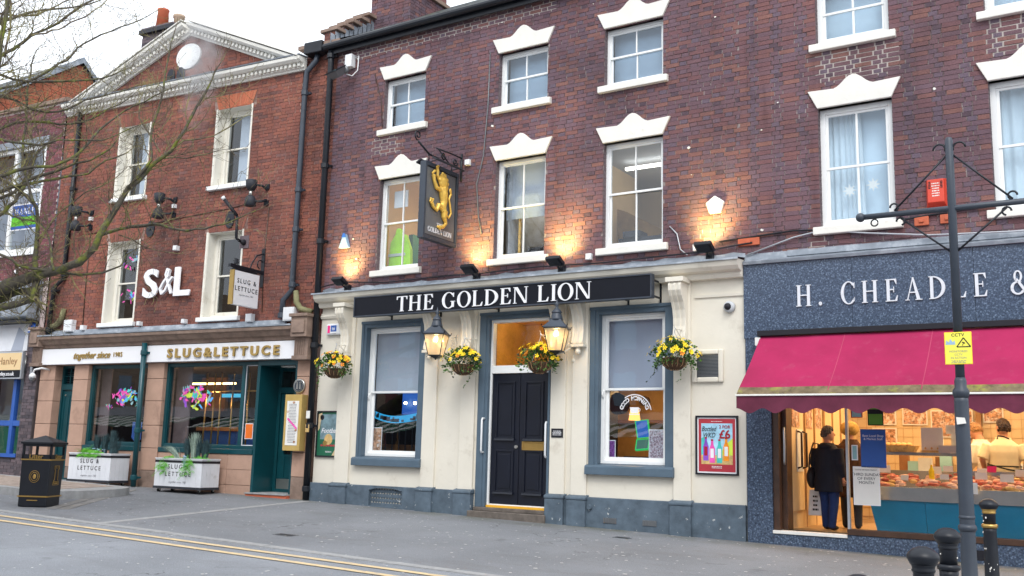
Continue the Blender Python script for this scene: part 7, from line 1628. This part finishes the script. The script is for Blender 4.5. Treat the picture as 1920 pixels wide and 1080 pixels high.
mb = MB(); W2 = W_+.03; mb.add([(-W2, -W2, 1.04), (W2, -W2, 1.04), (W2, W2, 1.04), (-W2, W2, 1.04), (-W2, -W2, 1.075), (W2, -W2, 1.075), (W2, W2, 1.075), (-W2, W2, 1.075), (0, 0, 1.19)], [(3, 2, 1, 0), (0, 1, 5, 4), (1, 2, 6, 5), (2, 3, 7, 6), (3, 0, 4, 7), (4, 5, 8), (5, 6, 8), (6, 7, 8), (7, 4, 8)]); part(mb, 'lid', 'black_metal', t, bev=.006)
rr = random.Random(4); mb = MB()
for k in range(60):
    a, b = rr.uniform(-W_, W_), rr.uniform(-W_, W_); z = 1.077+.115*(1-max(abs(a), abs(b))/W2)
    mb.add([(a, b, z), (a+rr.uniform(.01, .03), b, z), (a+.01, b+rr.uniform(.01, .03), z)], [(0, 1, 2)])
part(mb, 'droppings', 'petal_white', t, norm=False)
for f in (0, 1):
    Mf = WM[t.name] @ Matrix.Rotation(f*PI/2, 4, 'Z') @ Matrix.Translation((0, -W_, 0)) if f else WM[t.name] @ Matrix.Translation((0, -W_, 0))
    sans('Litter', .075, t, 'brass', 0, -.012, .8, .004, M=Mf, bold=.002)
    mb = MB()
    if f == 0:
        for r in (.085, .06):
            mb.tube([(r*math.cos(a*.3), -.004, .5+r*1.15*math.sin(a*.3)) for a in range(22)], .005, 4)
        mb.ball((0, -.003, .5), .028, 8, 6, (1, .2, 1.5)); mb.box(-.09, .09, -.008, 0, .1, .115)
    else:
        for a, b in (((-.1, .36), (.1, .36)), ((.1, .36), (.09, .42)), ((.09, .42), (.06, .45)), ((.06, .45), (.05, .6)), ((.05, .6), (.08, .63)), ((.08, .63), (.08, .68)), ((.08, .68), (-.08, .68)), ((-.08, .68), (-.08, .63)), ((-.08, .63), (-.05, .6)), ((-.05, .6), (-.06, .45)), ((-.06, .45), (-.09, .42)), ((-.09, .42), (-.1, .36))): mb.tube([(a[0], -.004, a[1]), (b[0], -.004, b[1])], .0055, 4)
        for q in (-.045, 0, .045): mb.tube([(q+.022*math.cos(a*.5), -.004, .4+.022*math.sin(a*.5)) for a in range(13)], .0045, 4)
        for q in (-.03, .03): mb.tube([(q, -.004, .635), (q, -.004, .675)], .004, 4)
    part(mb, 'gold_emblem', 'brass', t, Mf)
t.scale = (.94, .94, .94)
# planters
def planter(cx, cy, label, seed, kind):
    t = thing('planter', label, 'planter', (cx, cy, zg(cx, cy)), rz=math.radians(4.754+1.5), group='white SLUG & LETTUCE planters on castors'); rr = random.Random(seed)
    L_, D_, H_ = .6, .24, .52
    for k in range(9):
        a = -L_+2*L_*k/9; part(MB().box(a+.002, a+2*L_/9-.002, -D_, -D_+.025, .115, .115+H_), 'board', 'board_white', t); part(MB().box(a+.002, a+2*L_/9-.002, D_-.025, D_, .115, .115+H_), 'board', 'board_white', t)
    for k in range(4):
        a = -D_+.027+(2*D_-.054)*k/4
        for q in (-1, 1): part(MB().box(min(q*L_, q*(L_-.025)), max(q*L_, q*(L_-.025)), a+.002, a+(2*D_-.054)/4-.002, .115, .115+H_), 'board', 'board_white', t)
    mb = MB(); mb.box(-L_-.01, L_+.01, -D_-.012, D_+.012, .07, .115); part(mb, 'base_frame', 'charcoal', t)
    mb = frame_mb(-L_-.008, L_+.008, 0, 1, 0, 1, .01) if False else MB(); mb.box(-L_-.006, L_+.006, -D_-.006, -D_, .565, .61); mb.box(L_, L_+.006, -D_-.006, D_, .565, .61); mb.box(-L_-.006, -L_, -D_-.006, D_, .565, .61); part(mb, 'dark_band', 'ink', t)
    mb = MB(); mb.box(-L_-.01, L_+.01, -D_-.012, -D_+.04, .635, .652); mb.box(-L_-.01, L_+.01, D_-.04, D_+.012, .635, .652); mb.box(-L_-.01, -L_+.04, -D_+.04, D_-.04, .635, .652); mb.box(L_-.04, L_+.01, -D_+.04, D_-.04, .635, .652); part(mb, 'rim', 'board_white', t)
    part(MB().box(-L_+.03, L_-.03, -D_+.03, D_-.03, .55, .6), 'soil', 'wicker', t)
    for a in (-1, 1):
        for b in (-1, 1):
            mb = MB(); mb.smooth = True; mb.lathe([(.032, -.018), (.032, .018)], (a*(L_-.08), b*(D_-.06), .032), 12, 'x'); mb.cur = 1; mb.box(a*(L_-.08)-.03, a*(L_-.08)+.03, b*(D_-.06)-.03, b*(D_-.06)+.03, .058, .07); mb.box(a*(L_-.08)+.02, a*(L_-.08)+.026, b*(D_-.06)-.015, b*(D_-.06)+.015, .03, .06); part(mb, 'castor', ['rubber', 'steel'], t)
    sans('SLUG &', .085, t, 'ink', -.0, -D_-.002, .45, .002, space=1.5, bold=.001); sans('LETTUCE', .085, t, 'ink', 0, -D_-.002, .31, .002, space=1.5, bold=.001); sans('together since 1985', .04, t, 'ink_grey', 0, -D_-.002, .18, .001, shear=.4)
    def blades(mb, c, n, h, spread, w_, up=1, lean=(0, 0)):
        for k in range(n):
            a = rr.uniform(0, 2*PI); s_ = rr.uniform(.1, 1)*spread; hh = h*rr.uniform(.7, 1.05); p0 = Vector(c)+Vector((rr.uniform(-.04, .04), rr.uniform(-.03, .03), 0)); dx, dy = s_*math.cos(a)+lean[0], s_*math.sin(a)*.6+lean[1]; sd = Vector((-math.sin(a), math.cos(a), 0))*w_
            pts = [p0, p0+Vector((dx*.25, dy*.25, hh*.5)), p0+Vector((dx*.65, dy*.65, hh*.85)), p0+Vector((dx, dy, hh))]
            vs = []
            for i, p in enumerate(pts): q = sd*(1, .9, .6, .05)[i]; vs += [p-q, p+q]
            mb.add(vs, [(0, 1, 3, 2), (2, 3, 5, 4), (4, 5, 7, 6)])
    def fern(mb, c, n, down):
        for k in range(n):
            a = rr.uniform(0, 2*PI); p = Vector(c)+Vector((rr.uniform(-.05, .05), rr.uniform(-.03, .03), 0)); d = Vector((math.cos(a)*.7, math.sin(a)*.5-.3, rr.uniform(.2, .8))).normalized(); ln = rr.uniform(.1, .2)
            for i in range(9):
                p = p+d*ln/9; d = (d+Vector((0, -.02, -.22 if down else -.12))).normalized(); u_ = d.orthogonal().normalized()
                for q in (1, -1):
                    e = p+u_*q*.028*(1-i/14)+d*.015; mb.add([p, p+d*.012+u_*q*.01, e, p+d*.004+u_*q*.014], [(0, 1, 2, 3)])
    g1, g2, g3, g4 = MB(), MB(), MB(), MB()
    if kind == 0:
        for x_, h_ in ((-.12, .33), (.1, .34), (.32, .4)): blades(g1, (x_, .02, .6), 230, h_*1.3, .13, .006)
        blades(g1, (.42, .02, .6), 120, .4, .25, .004)
        for x_ in (-.38, -.3): fern(g3, (x_, -.02, .66), 26, False)
        for x_ in (-.22, -.12, 0, .08, .2): fern(g3, (x_, -.18, .63), 26, True)
        for k in range(20): g4.ball((rr.uniform(-.08, .15), rr.uniform(-.15, 0), rr.uniform(.64, .74)), .016, 5, 4, (1.4, .8, .6))
    else:
        blades(g2, (-.22, -.02, .6), 130, .28, .2, .009, lean=(-.32, 0)); blades(g1, (-.08, .05, .6), 190, .44, .14, .006); blades(g2, (.14, 0, .6), 150, .55, .17, .009); blades(g1, (.22, .02, .6), 120, .46, .2, .005); blades(g1, (.4, .02, .6), 200, .42, .2, .006)
        for x_ in (-.45, -.35, 0, .3, .45): fern(g3, (x_, -.1, .63), 16, True)
        for x0_, dr in ((-.35, .25), (.28, .3)):
            for k in range(40): fern(g3, (x0_+rr.uniform(-.03, .03), -.27, .62-dr*rr.random()), 1, True)
        for k in range(26): g4.ball((.16+rr.uniform(-.04, .04), -.26+rr.uniform(-.02, .02), rr.uniform(.48, .7)), .018, 5, 4, (1.4, .8, .6))
    part(g1, 'blue_grass', 'blue_grass', t, stuff=True, norm=False); part(g3, 'fern_foliage', 'fern', t, stuff=True, norm=False); part(g4, 'succulents', 'succulent', t, stuff=True)
    if g2.v: part(g2, 'pale_grass', 'pale_grass', t, stuff=True, norm=False)
planter(-18.18, -.85, 'white planter with dark tufts on castors, left of the teal pipe', 5, 0); planter(-15.73, -.62, 'white planter with pale grass and trailing ferns on castors, right of the teal pipe', 6, 1)
# ------------------------------------------------------------------ buildings and stalls across the street (behind the camera, seen in the glass)
for k, (x0, x1, h, m_) in enumerate(((-95, -62, 9, 'brick_bar'), (-62, -40, 11, 'buff_clay'), (-40, -18, 9.5, 'brick_shop'), (-18, 4, 11, 'brick_bar'), (4, 30, 9, 'buff_clay'))):
    t = thing('opposite_building', ['red', 'buff', 'dark brick', 'tall red brick', 'far buff'][k]+' building across the street, behind the camera', 'building', ((x0+x1)/2, -34, 0))
    part(MB().box(x0, x1, -42, -34, -1, h), 'wall', m_, t, I4)
    mb = MB(); n = int((x1-x0)/3)
    for i in range(n):
        for j in range(2): mb.box(x0+1+i*3, x0+2.2+i*3, -34, -33.97, 4.2+j*3, 5.9+j*3)
    part(mb, 'windows', 'blind_blue', t, I4, stuff=True); part(MB().box(x0+.3, x1-.3, -34.0, -33.9, .2, 3.2), 'shopfront', 'charcoal', t, I4); part(MB().box(x0+.3, x1-.3, -34.1, -33.8, 3.2, 3.8), 'shop_fascia', 'board_white', t, I4)
for k in range(5):
    xx = -52+k*8; t = thing('market_stall', 'striped market stall behind the camera, number %s along the street' % ['one', 'two', 'three', 'four', 'five'][k], 'stall', (xx, -24, 0), group='market stalls across the street')
    for s_ in range(16):
        part(MB().add([(xx+s_*.4, -25.5, 2.9), (xx+s_*.4+.4, -25.5, 2.9), (xx+s_*.4+.4, -22.5, 2.3), (xx+s_*.4, -22.5, 2.3)], [(0, 1, 2, 3)]), 'canopy_stripe', 'poster_green' if s_ % 2 else 'paper', t, I4, norm=False)
    mb = MB(); [mb.box(xx+a, xx+a+.06, -22.6, -22.54, 0, 2.3) for a in (0, 3.1, 6.3)]; mb.box(xx, xx+6.4, -25, -23, .7, .9); part(mb, 'stall_frame', 'wood_mid', t, I4)
# a wisp of steam drifting from the bar's flue in front of the pediment
m = bpy.data.materials.new('steam'); m.use_nodes = True; MATS['steam'] = m; t = m.node_tree; t.nodes.clear()
pv = N(t, 'ShaderNodeVolumePrincipled'); pv.inputs['Color'].default_value = (.95, .95, .97, 1); tc = N(t, 'ShaderNodeTexCoord')
gr_ = N(t, 'ShaderNodeTexGradient', gradient_type='SPHERICAL'); mp = N(t, 'ShaderNodeMapping'); mp.inputs['Location'].default_value = (-1, -1, -1); mp.inputs['Scale'].default_value = (2, 2, 2)
t.links.new(tc.outputs['Generated'], mp.inputs[0]); t.links.new(mp.outputs[0], gr_.inputs[0])
ns = N(t, 'ShaderNodeTexNoise'); ns.inputs['Scale'].default_value = 3.0; ns.inputs['Detail'].default_value = 3; t.links.new(tc.outputs['Object'], ns.inputs['Vector'])
m1 = N(t, 'ShaderNodeMath', operation='MULTIPLY'); t.links.new(gr_.outputs[1], m1.inputs[0]); m2 = N(t, 'ShaderNodeMath', operation='SUBTRACT'); t.links.new(ns.outputs[0], m2.inputs[0]); m2.inputs[1].default_value = .36; m2.use_clamp = True
t.links.new(m2.outputs[0], m1.inputs[1]); m3 = N(t, 'ShaderNodeMath', operation='MULTIPLY'); t.links.new(m1.outputs[0], m3.inputs[0]); m3.inputs[1].default_value = 12
t.links.new(m3.outputs[0], pv.inputs['Density']); oo = N(t, 'ShaderNodeOutputMaterial'); t.links.new(pv.outputs[0], oo.inputs['Volume'])
st = solo(MB().box(-.65, .65, -.3, .3, -1.7, 1.7), 'steam', 'steam', 'thin wisp of white steam drifting up in front of the right side of the white pediment', 'steam', (-2.95, -.75, 9.3), SL); st['kind'] = 'stuff'

# covers let into the pavement
for x_, y_, w2, l2, lb in ((-9.6, -4.0, .09, .15, 'small iron cover in the pavement before the left pub window'), (-6.2, -.95, .07, .12, 'small iron cover near the wall below the right pub window')):
    dc = thing('drain_cover', lb, 'drain cover', (x_, y_, zg(x_, y_)))
    mb = MB(); mb.add([(x_+a, y_+b, zg(x_+a, y_+b)+.004) for a, b in ((-l2, -w2), (l2, -w2), (l2, w2), (-l2, w2))]+[(x_+a, y_+b, zg(x_+a, y_+b)-.02) for a, b in ((-l2, -w2), (l2, -w2), (l2, w2), (-l2, w2))], [(0, 1, 2, 3), (0, 4, 5, 1), (1, 5, 6, 2), (2, 6, 7, 3), (3, 7, 4, 0)]); part(mb, 'plate', 'gun_metal', dc, I4)
    mb = MB()
    for i in range(7):
        a = -l2+.03+i*(2*l2-.06)/6; mb.add([(x_+a-.012, y_-w2+.03, zg(x_+a, y_)+.009-.03*w2), (x_+a+.012, y_-w2+.03, zg(x_+a, y_)+.009-.03*w2), (x_+a+.012, y_+w2-.03, zg(x_+a, y_)+.009+.03*w2), (x_+a-.012, y_+w2-.03, zg(x_+a, y_)+.009+.03*w2)], [(0, 1, 2, 3)])
    part(mb, 'ribs', 'charcoal', dc, I4)
LIMBS = [
    [(-16.096, -6.3, 2.907, 0.2425), (-14.478, -6.235, 3.239, 0.1765), (-13.154, -6.17, 3.526, 0.1249), (-12.834, -6.105, 3.626, 0.1021), (-12.637, -6.04, 3.682, 0.0945), (-12.443, -5.975, 3.745, 0.087), (-12.245, -5.91, 3.777, 0.0758), (-11.88, -5.845, 3.855, 0.0679), (-11.694, -5.78, 4.07, 0.0607), (-11.606, -5.715, 4.39, 0.0574), (-11.47, -5.65, 4.633, 0.0503), (-11.368, -5.585, 4.889, 0.0451), (-11.245, -5.52, 5.001, 0.0433), (-11.099, -5.455, 5.185, 0.0397), (-10.8, -5.39, 5.385, 0.0323), (-10.642, -5.325, 5.649, 0.0252), (-10.588, -5.26, 5.885, 0.0217), (-10.502, -5.195, 6.134, 0.0181), (-10.471, -5.13, 6.318, 0.0146), (-10.444, -5.065, 6.551, 0.011), (-10.378, -5.0, 6.732, 0.0074)],
    [(-12.572, -5.2, 4.324, 0.0346), (-12.53, -5.145, 4.433, 0.0308), (-12.466, -5.091, 4.478, 0.0289), (-12.241, -5.036, 4.522, 0.0269), (-12.052, -4.982, 4.538, 0.0249), (-11.501, -4.927, 4.547, 0.0226), (-11.274, -4.873, 4.474, 0.0187), (-11.056, -4.818, 4.433, 0.0186), (-10.737, -4.764, 4.443, 0.0147), (-10.46, -4.709, 4.486, 0.0128), (-10.181, -4.655, 4.558, 0.0109), (-9.938, -4.6, 4.64, 0.0072)],
    [(-12.598, -6.0, 3.391, 0.0616), (-12.593, -6.0, 3.501, 0.0617), (-12.641, -6.0, 3.763, 0.0511), (-12.685, -6.0, 4.065, 0.0403), (-12.701, -6.0, 4.291, 0.0368), (-12.727, -6.0, 4.498, 0.0332), (-12.785, -6.0, 4.679, 0.0334), (-12.881, -6.0, 4.782, 0.0373), (-13.083, -6.0, 4.899, 0.0339), (-13.301, -6.0, 5.011, 0.0304), (-13.52, -6.0, 5.11, 0.0307), (-13.939, -6.0, 5.292, 0.0351), (-14.729, -6.0, 5.646, 0.0484), (-16.386, -6.0, 6.058, 0.0773)],
    [(-15.091, -6.0, 3.302, 0.1194), (-14.226, -6.0, 3.335, 0.1003), (-13.429, -6.0, 3.442, 0.0749), (-13.05, -6.0, 3.508, 0.0628), (-12.732, -6.0, 3.51, 0.0584), (-12.575, -6.0, 3.404, 0.0543)],
    [(-13.313, -6.6, 4.154, 0.029), (-12.805, -6.422, 3.944, 0.0251), (-12.614, -6.244, 3.814, 0.0233), (-12.425, -6.067, 3.772, 0.0216), (-12.272, -5.889, 3.746, 0.0199), (-12.058, -5.711, 3.731, 0.0181), (-11.813, -5.533, 3.765, 0.0163), (-11.706, -5.356, 3.876, 0.0128), (-11.861, -5.178, 4.072, 0.0112), (-11.827, -5.0, 4.217, 0.0075)],
    [(-14.289, -7.2, 5.028, 0.1102), (-13.387, -7.0, 6.013, 0.0581), (-13.192, -6.8, 6.506, 0.044), (-13.065, -6.6, 6.748, 0.0297), (-13.112, -6.4, 6.935, 0.0264), (-13.031, -6.2, 7.195, 0.0229), (-13.056, -6.0, 7.377, 0.0193), (-13.072, -5.8, 7.559, 0.0196), (-13.027, -5.6, 7.824, 0.0159), (-12.927, -5.4, 8.055, 0.0141), (-12.9, -5.2, 8.307, 0.0122)],
    [(-11.622, -7.0, 6.579, 0.0136), (-11.844, -6.7, 6.781, 0.014), (-11.932, -6.4, 7.01, 0.0108), (-11.944, -6.1, 7.273, 0.011), (-12.066, -5.8, 7.6, 0.0076), (-12.296, -5.5, 7.946, 0.0078)],
    [(-13.087, -7.2, 6.342, 0.032), (-12.801, -7.0, 6.343, 0.0249), (-12.636, -6.8, 6.321, 0.0215), (-12.662, -6.6, 6.343, 0.02), (-12.55, -6.4, 6.346, 0.0183), (-12.437, -6.2, 6.386, 0.0185), (-12.282, -6.0, 6.434, 0.0167), (-12.259, -5.8, 6.507, 0.015), (-12.234, -5.6, 6.611, 0.0133), (-12.253, -5.4, 6.741, 0.0116), (-12.182, -5.2, 6.897, 0.0078)],
    [(-13.324, -7.2, 5.638, 0.0356), (-13.009, -6.982, 5.952, 0.0286), (-12.659, -6.764, 6.127, 0.0215), (-12.675, -6.545, 6.265, 0.0218), (-12.594, -6.327, 6.426, 0.0203), (-12.562, -6.109, 6.645, 0.0187), (-12.62, -5.891, 6.863, 0.0171), (-12.594, -5.673, 7.183, 0.0155), (-12.526, -5.455, 7.393, 0.0137), (-12.419, -5.236, 7.581, 0.0119), (-12.362, -5.018, 7.741, 0.01), (-12.241, -4.8, 7.956, 0.0065)],
    [(-13.496, -7.0, 6.493, 0.033), (-13.103, -6.82, 6.251, 0.0255), (-12.869, -6.64, 6.116, 0.0218), (-12.785, -6.46, 6.099, 0.0183), (-12.681, -6.28, 6.008, 0.0185), (-12.589, -6.1, 6.003, 0.0186), (-12.441, -5.92, 6.074, 0.0168), (-12.307, -5.74, 6.259, 0.0151), (-12.214, -5.56, 6.357, 0.0114), (-12.054, -5.38, 6.453, 0.0096), (-11.894, -5.2, 6.581, 0.0069)],
    [(-13.611, -7.0, 5.216, 0.0363), (-13.106, -6.8, 5.484, 0.0289), (-12.848, -6.6, 5.669, 0.0254), (-12.889, -6.4, 5.79, 0.0221), (-12.919, -6.2, 5.902, 0.0224), (-12.729, -6.0, 5.909, 0.0207), (-12.495, -5.8, 5.909, 0.0188), (-12.348, -5.6, 6.01, 0.0152), (-12.234, -5.4, 6.213, 0.0115), (-12.113, -5.2, 6.418, 0.0077)],
    [(-13.674, -7.0, 4.33, 0.0432), (-12.944, -6.862, 4.646, 0.0318), (-12.48, -6.723, 4.892, 0.0281), (-12.366, -6.585, 5.007, 0.0283), (-12.241, -6.446, 5.085, 0.0266), (-11.979, -6.308, 5.086, 0.023), (-11.854, -6.169, 5.194, 0.0214), (-11.739, -6.031, 5.387, 0.0197), (-11.795, -5.892, 5.578, 0.0182), (-11.879, -5.754, 5.746, 0.0166), (-11.826, -5.615, 5.911, 0.0148), (-11.773, -5.477, 6.094, 0.0131), (-11.544, -5.338, 6.232, 0.0112), (-11.282, -5.2, 6.389, 0.0075)],
    [(-12.662, -6.6, 4.748, 0.0285), (-12.582, -6.367, 4.899, 0.0252), (-12.481, -6.133, 5.005, 0.0219), (-12.243, -5.9, 5.094, 0.0184), (-12.179, -5.667, 5.184, 0.0149), (-12.129, -5.433, 5.434, 0.0132), (-12.111, -5.2, 5.574, 0.0115)],
    [(-11.348, -7.6, 4.539, 0.0501), (-11.322, -7.6, 5.387, 0.0444), (-11.233, -7.6, 5.837, 0.0413), (-11.198, -7.6, 6.166, 0.0382), (-11.184, -7.6, 6.434, 0.0352), (-11.182, -7.6, 6.706, 0.0321), (-11.177, -7.6, 6.911, 0.0289)],
    [(-12.077, -7.4, 5.166, 0.0298), (-12.046, -7.333, 6.162, 0.0269), (-11.878, -7.267, 6.832, 0.0169), (-11.804, -7.2, 7.097, 0.0136)],
    [(-12.197, -7.0, 6.46, 0.0174), (-12.402, -6.867, 6.852, 0.0178), (-12.684, -6.733, 7.276, 0.0146), (-12.968, -6.6, 7.715, 0.0149)],
    [(-12.203, -6.4, 4.609, 0.0247), (-12.364, -6.378, 4.825, 0.0214), (-12.563, -6.356, 5.094, 0.0217), (-12.684, -6.333, 5.343, 0.0219), (-12.752, -6.311, 5.572, 0.022), (-12.786, -6.289, 5.83, 0.0222), (-12.832, -6.267, 6.155, 0.0186), (-12.906, -6.244, 6.49, 0.015), (-12.91, -6.222, 6.736, 0.0113), (-12.88, -6.2, 6.938, 0.0076)],
    [(-12.644, -6.6, 4.658, 0.032), (-12.608, -6.429, 4.783, 0.0287), (-12.717, -6.257, 4.989, 0.0256), (-12.636, -6.086, 5.098, 0.0258), (-12.547, -5.914, 5.192, 0.0223), (-12.4, -5.743, 5.349, 0.0187), (-12.295, -5.571, 5.419, 0.017), (-12.141, -5.4, 5.602, 0.0152)],
    [(-12.949, -6.8, 4.152, 0.0353), (-12.655, -6.567, 4.426, 0.0284), (-12.748, -6.333, 4.689, 0.029), (-12.974, -6.1, 4.985, 0.0261), (-13.25, -5.867, 5.33, 0.023), (-13.535, -5.633, 5.7, 0.0197), (-13.61, -5.4, 5.943, 0.0161)],
    [(-11.347, -5.6, 4.882, 0.0252), (-11.177, -5.54, 5.106, 0.0216), (-11.055, -5.48, 5.27, 0.0198), (-11.203, -5.42, 5.534, 0.0182), (-11.288, -5.36, 5.832, 0.0184), (-11.232, -5.3, 6.112, 0.0167), (-11.292, -5.24, 6.416, 0.015), (-11.34, -5.18, 6.644, 0.0151), (-11.382, -5.12, 6.913, 0.0133), (-11.421, -5.06, 7.17, 0.0115), (-11.465, -5.0, 7.382, 0.0077)],
    [(-11.143, -5.3, 5.445, 0.0147), (-11.448, -5.225, 5.72, 0.0131), (-11.726, -5.15, 5.927, 0.0133), (-11.976, -5.075, 6.151, 0.0116), (-12.11, -5.0, 6.402, 0.0098)],
    [(-10.766, -5.4, 5.392, 0.0179), (-10.686, -5.28, 5.556, 0.0144), (-10.563, -5.16, 5.572, 0.0127), (-10.389, -5.04, 5.626, 0.0109), (-10.223, -4.92, 5.757, 0.0091), (-10.162, -4.8, 5.897, 0.0058)],
    [(-10.997, -5.4, 5.306, 0.0163), (-10.916, -5.25, 5.35, 0.0127), (-10.826, -5.1, 5.356, 0.011), (-10.635, -4.95, 5.446, 0.011), (-10.547, -4.8, 5.521, 0.0074)],
    [(-11.902, -6.2, 3.701, 0.0244), (-12.224, -6.067, 4.011, 0.0179), (-12.544, -5.933, 4.29, 0.0147), (-12.946, -5.8, 4.511, 0.0132), (-13.417, -5.667, 4.628, 0.0136), (-14.074, -5.533, 4.783, 0.016), (-14.771, -5.4, 4.998, 0.0207)],
    [(-12.674, -6.0, 4.214, 0.0184), (-12.674, -5.867, 4.43, 0.0167), (-12.669, -5.733, 4.65, 0.015), (-12.589, -5.6, 4.826, 0.0132), (-12.504, -5.467, 5.004, 0.0114), (-12.341, -5.333, 5.095, 0.0114), (-12.243, -5.2, 5.235, 0.0077)],
    [(-12.98, -6.9, 6.965, 0.0255), (-12.997, -6.62, 7.237, 0.0186), (-12.854, -6.34, 7.462, 0.017), (-12.811, -6.06, 7.625, 0.0153), (-12.612, -5.78, 7.72, 0.0135), (-12.419, -5.5, 7.934, 0.0117)],
    [(-12.911, -6.9, 7.259, 0.0218), (-12.87, -6.55, 7.315, 0.0149), (-12.956, -6.2, 7.494, 0.0153), (-13.038, -5.85, 7.807, 0.0118), (-13.235, -5.5, 8.172, 0.0121)],
    [(-12.242, -6.2, 3.34, 0.0176), (-12.706, -5.867, 3.358, 0.0147), (-13.248, -5.533, 3.268, 0.0115), (-13.804, -5.2, 3.165, 0.0099)],
    [(-12.171, -6.2, 3.478, 0.0141), (-12.585, -5.95, 3.427, 0.0127), (-13.156, -5.7, 3.378, 0.0113), (-13.794, -5.45, 3.323, 0.0098), (-14.434, -5.2, 3.407, 0.0081)],
    [(-12.032, -5.2, 4.389, 0.0132), (-11.957, -5.05, 4.351, 0.0114), (-11.844, -4.9, 4.238, 0.0095), (-11.683, -4.75, 4.213, 0.0076), (-11.52, -4.6, 4.188, 0.0061)],
    [(-12.868, -6.9, 5.212, 0.0283), (-12.561, -6.738, 5.419, 0.0213), (-12.332, -6.575, 5.387, 0.0177), (-12.167, -6.412, 5.379, 0.0178), (-12.017, -6.25, 5.477, 0.0143), (-11.789, -6.088, 5.49, 0.0143), (-11.561, -5.925, 5.502, 0.0108), (-11.403, -5.762, 5.616, 0.009), (-11.245, -5.6, 5.752, 0.0072)],
]
tree = thing('bare_tree', 'bare mossy street tree reaching in from the left over the red brick fronts', 'tree', (-17.9, -7.2, zg(-17.9, -7.2)))
TW = WM[tree.name]
bases = [l[0] for l in LIMBS if l[0][3] > .05]
mb = MB(); mb.smooth = True; tb = Vector((-18.3, -7.2, zg(-18, -7)))
mb.tube([tb-Vector((0, 0, .1)), tb+Vector((0, 0, .6)), tb+Vector((.1, .1, 2.0)), tb+Vector((.15, .2, 3.4)), tb+Vector((.1, .1, 5)), tb+Vector((0, 0, 7))], [.34, .24, .21, .19, .14, .06], 14); part(mb, 'trunk', 'bark', tree, I4)
def fine(P, R, rr, step=.12, wob=.012):
    """resample a limb finely with small crooked wobble"""
    out, rad = [], []
    for i in range(len(P)-1):
        a, b = P[i], P[i+1]; n = max(1, int((b-a).length/step))
        for k in range(n): f = k/n; out.append(a.lerp(b, f)+Vector([rr.uniform(-wob, wob) for _ in range(3)])*(0 if (i == 0 and k == 0) else 1)); rad.append(R[i]+(R[i+1]-R[i])*f)
    out.append(P[-1]); rad.append(R[-1]); return out, [r*rr.uniform(.88, 1.14) for r in rad]
rr = random.Random(77); tw = MB(); ntw = 0
def twig(p, d, ln, r, lev):
    global ntw
    ntw += 1; n = max(3, int(ln/.07)); P = [p]; R = [r]; q = p.copy()
    for i in range(n):
        d = (d+Vector((rr.uniform(-.28, .28), rr.uniform(-.28, .28), rr.uniform(-.22, .30)))).normalized(); q = q+d*ln/n; P.append(q.copy()); R.append(max(.0022, r*(1-.7*(i+1)/n)))
        if lev > 0 and rr.random() < (.58 if lev > 1 else .5):
            s = d.orthogonal().normalized(); s = Matrix.Rotation(rr.uniform(0, 2*PI), 3, d) @ s
            twig(q.copy(), (d*.75+s*.8+Vector((0, 0, .15))).normalized(), ln*rr.uniform(.35, .62), max(.0022, R[-1]*.8), lev-1)
    tw.tube(P, R, 4 if r < .008 else 5, cap=False)
    if lev == 0:
        e = P[-1]; tw.ball(e, .0045, 4, 3, (1, 1, 1.8))
for l in LIMBS:
    P = [Vector(p[:3]) for p in l]; R = [p[3]*(.74 if p[3] > .03 else .88) for p in l]
    if R[0] > .035: P = [tb+Vector((0, 0, max(1.8, P[0].z-1.2-tb.z)))]+P; R = [min(.14, R[0]*1.2)]+R
    P2, R2 = fine(P, R, rr); mb = MB(); mb.smooth = True; mb.tube(P2, R2, 9 if R[0] > .03 else 6); part(mb, 'limb', 'bark' if max(R) > .02 else 'twig', tree, I4)
    for i in range(2, len(P2)-1):
        if P2[i].x < -16.9: continue
        r = R2[i]
        if rr.random() < .95 and r < .09:
            d = (P2[i+1]-P2[i-1]).normalized(); s = Matrix.Rotation(rr.uniform(0, 2*PI), 3, d) @ d.orthogonal().normalized()
            if s.z < -.3 and rr.random() < .6: s.z *= -1
            twig(P2[i].copy(), (d*.7+s*.9).normalized(), rr.uniform(.25, .75), min(.0085, max(.0034, r*.42)), 2)
    twig(P2[-1].copy(), (P2[-1]-P2[-2]).normalized(), .3, max(.0025, R2[-1]), 2)
tw.smooth = True
o = part(tw, 'twigs', 'twig', tree, I4, stuff=True, norm=False)
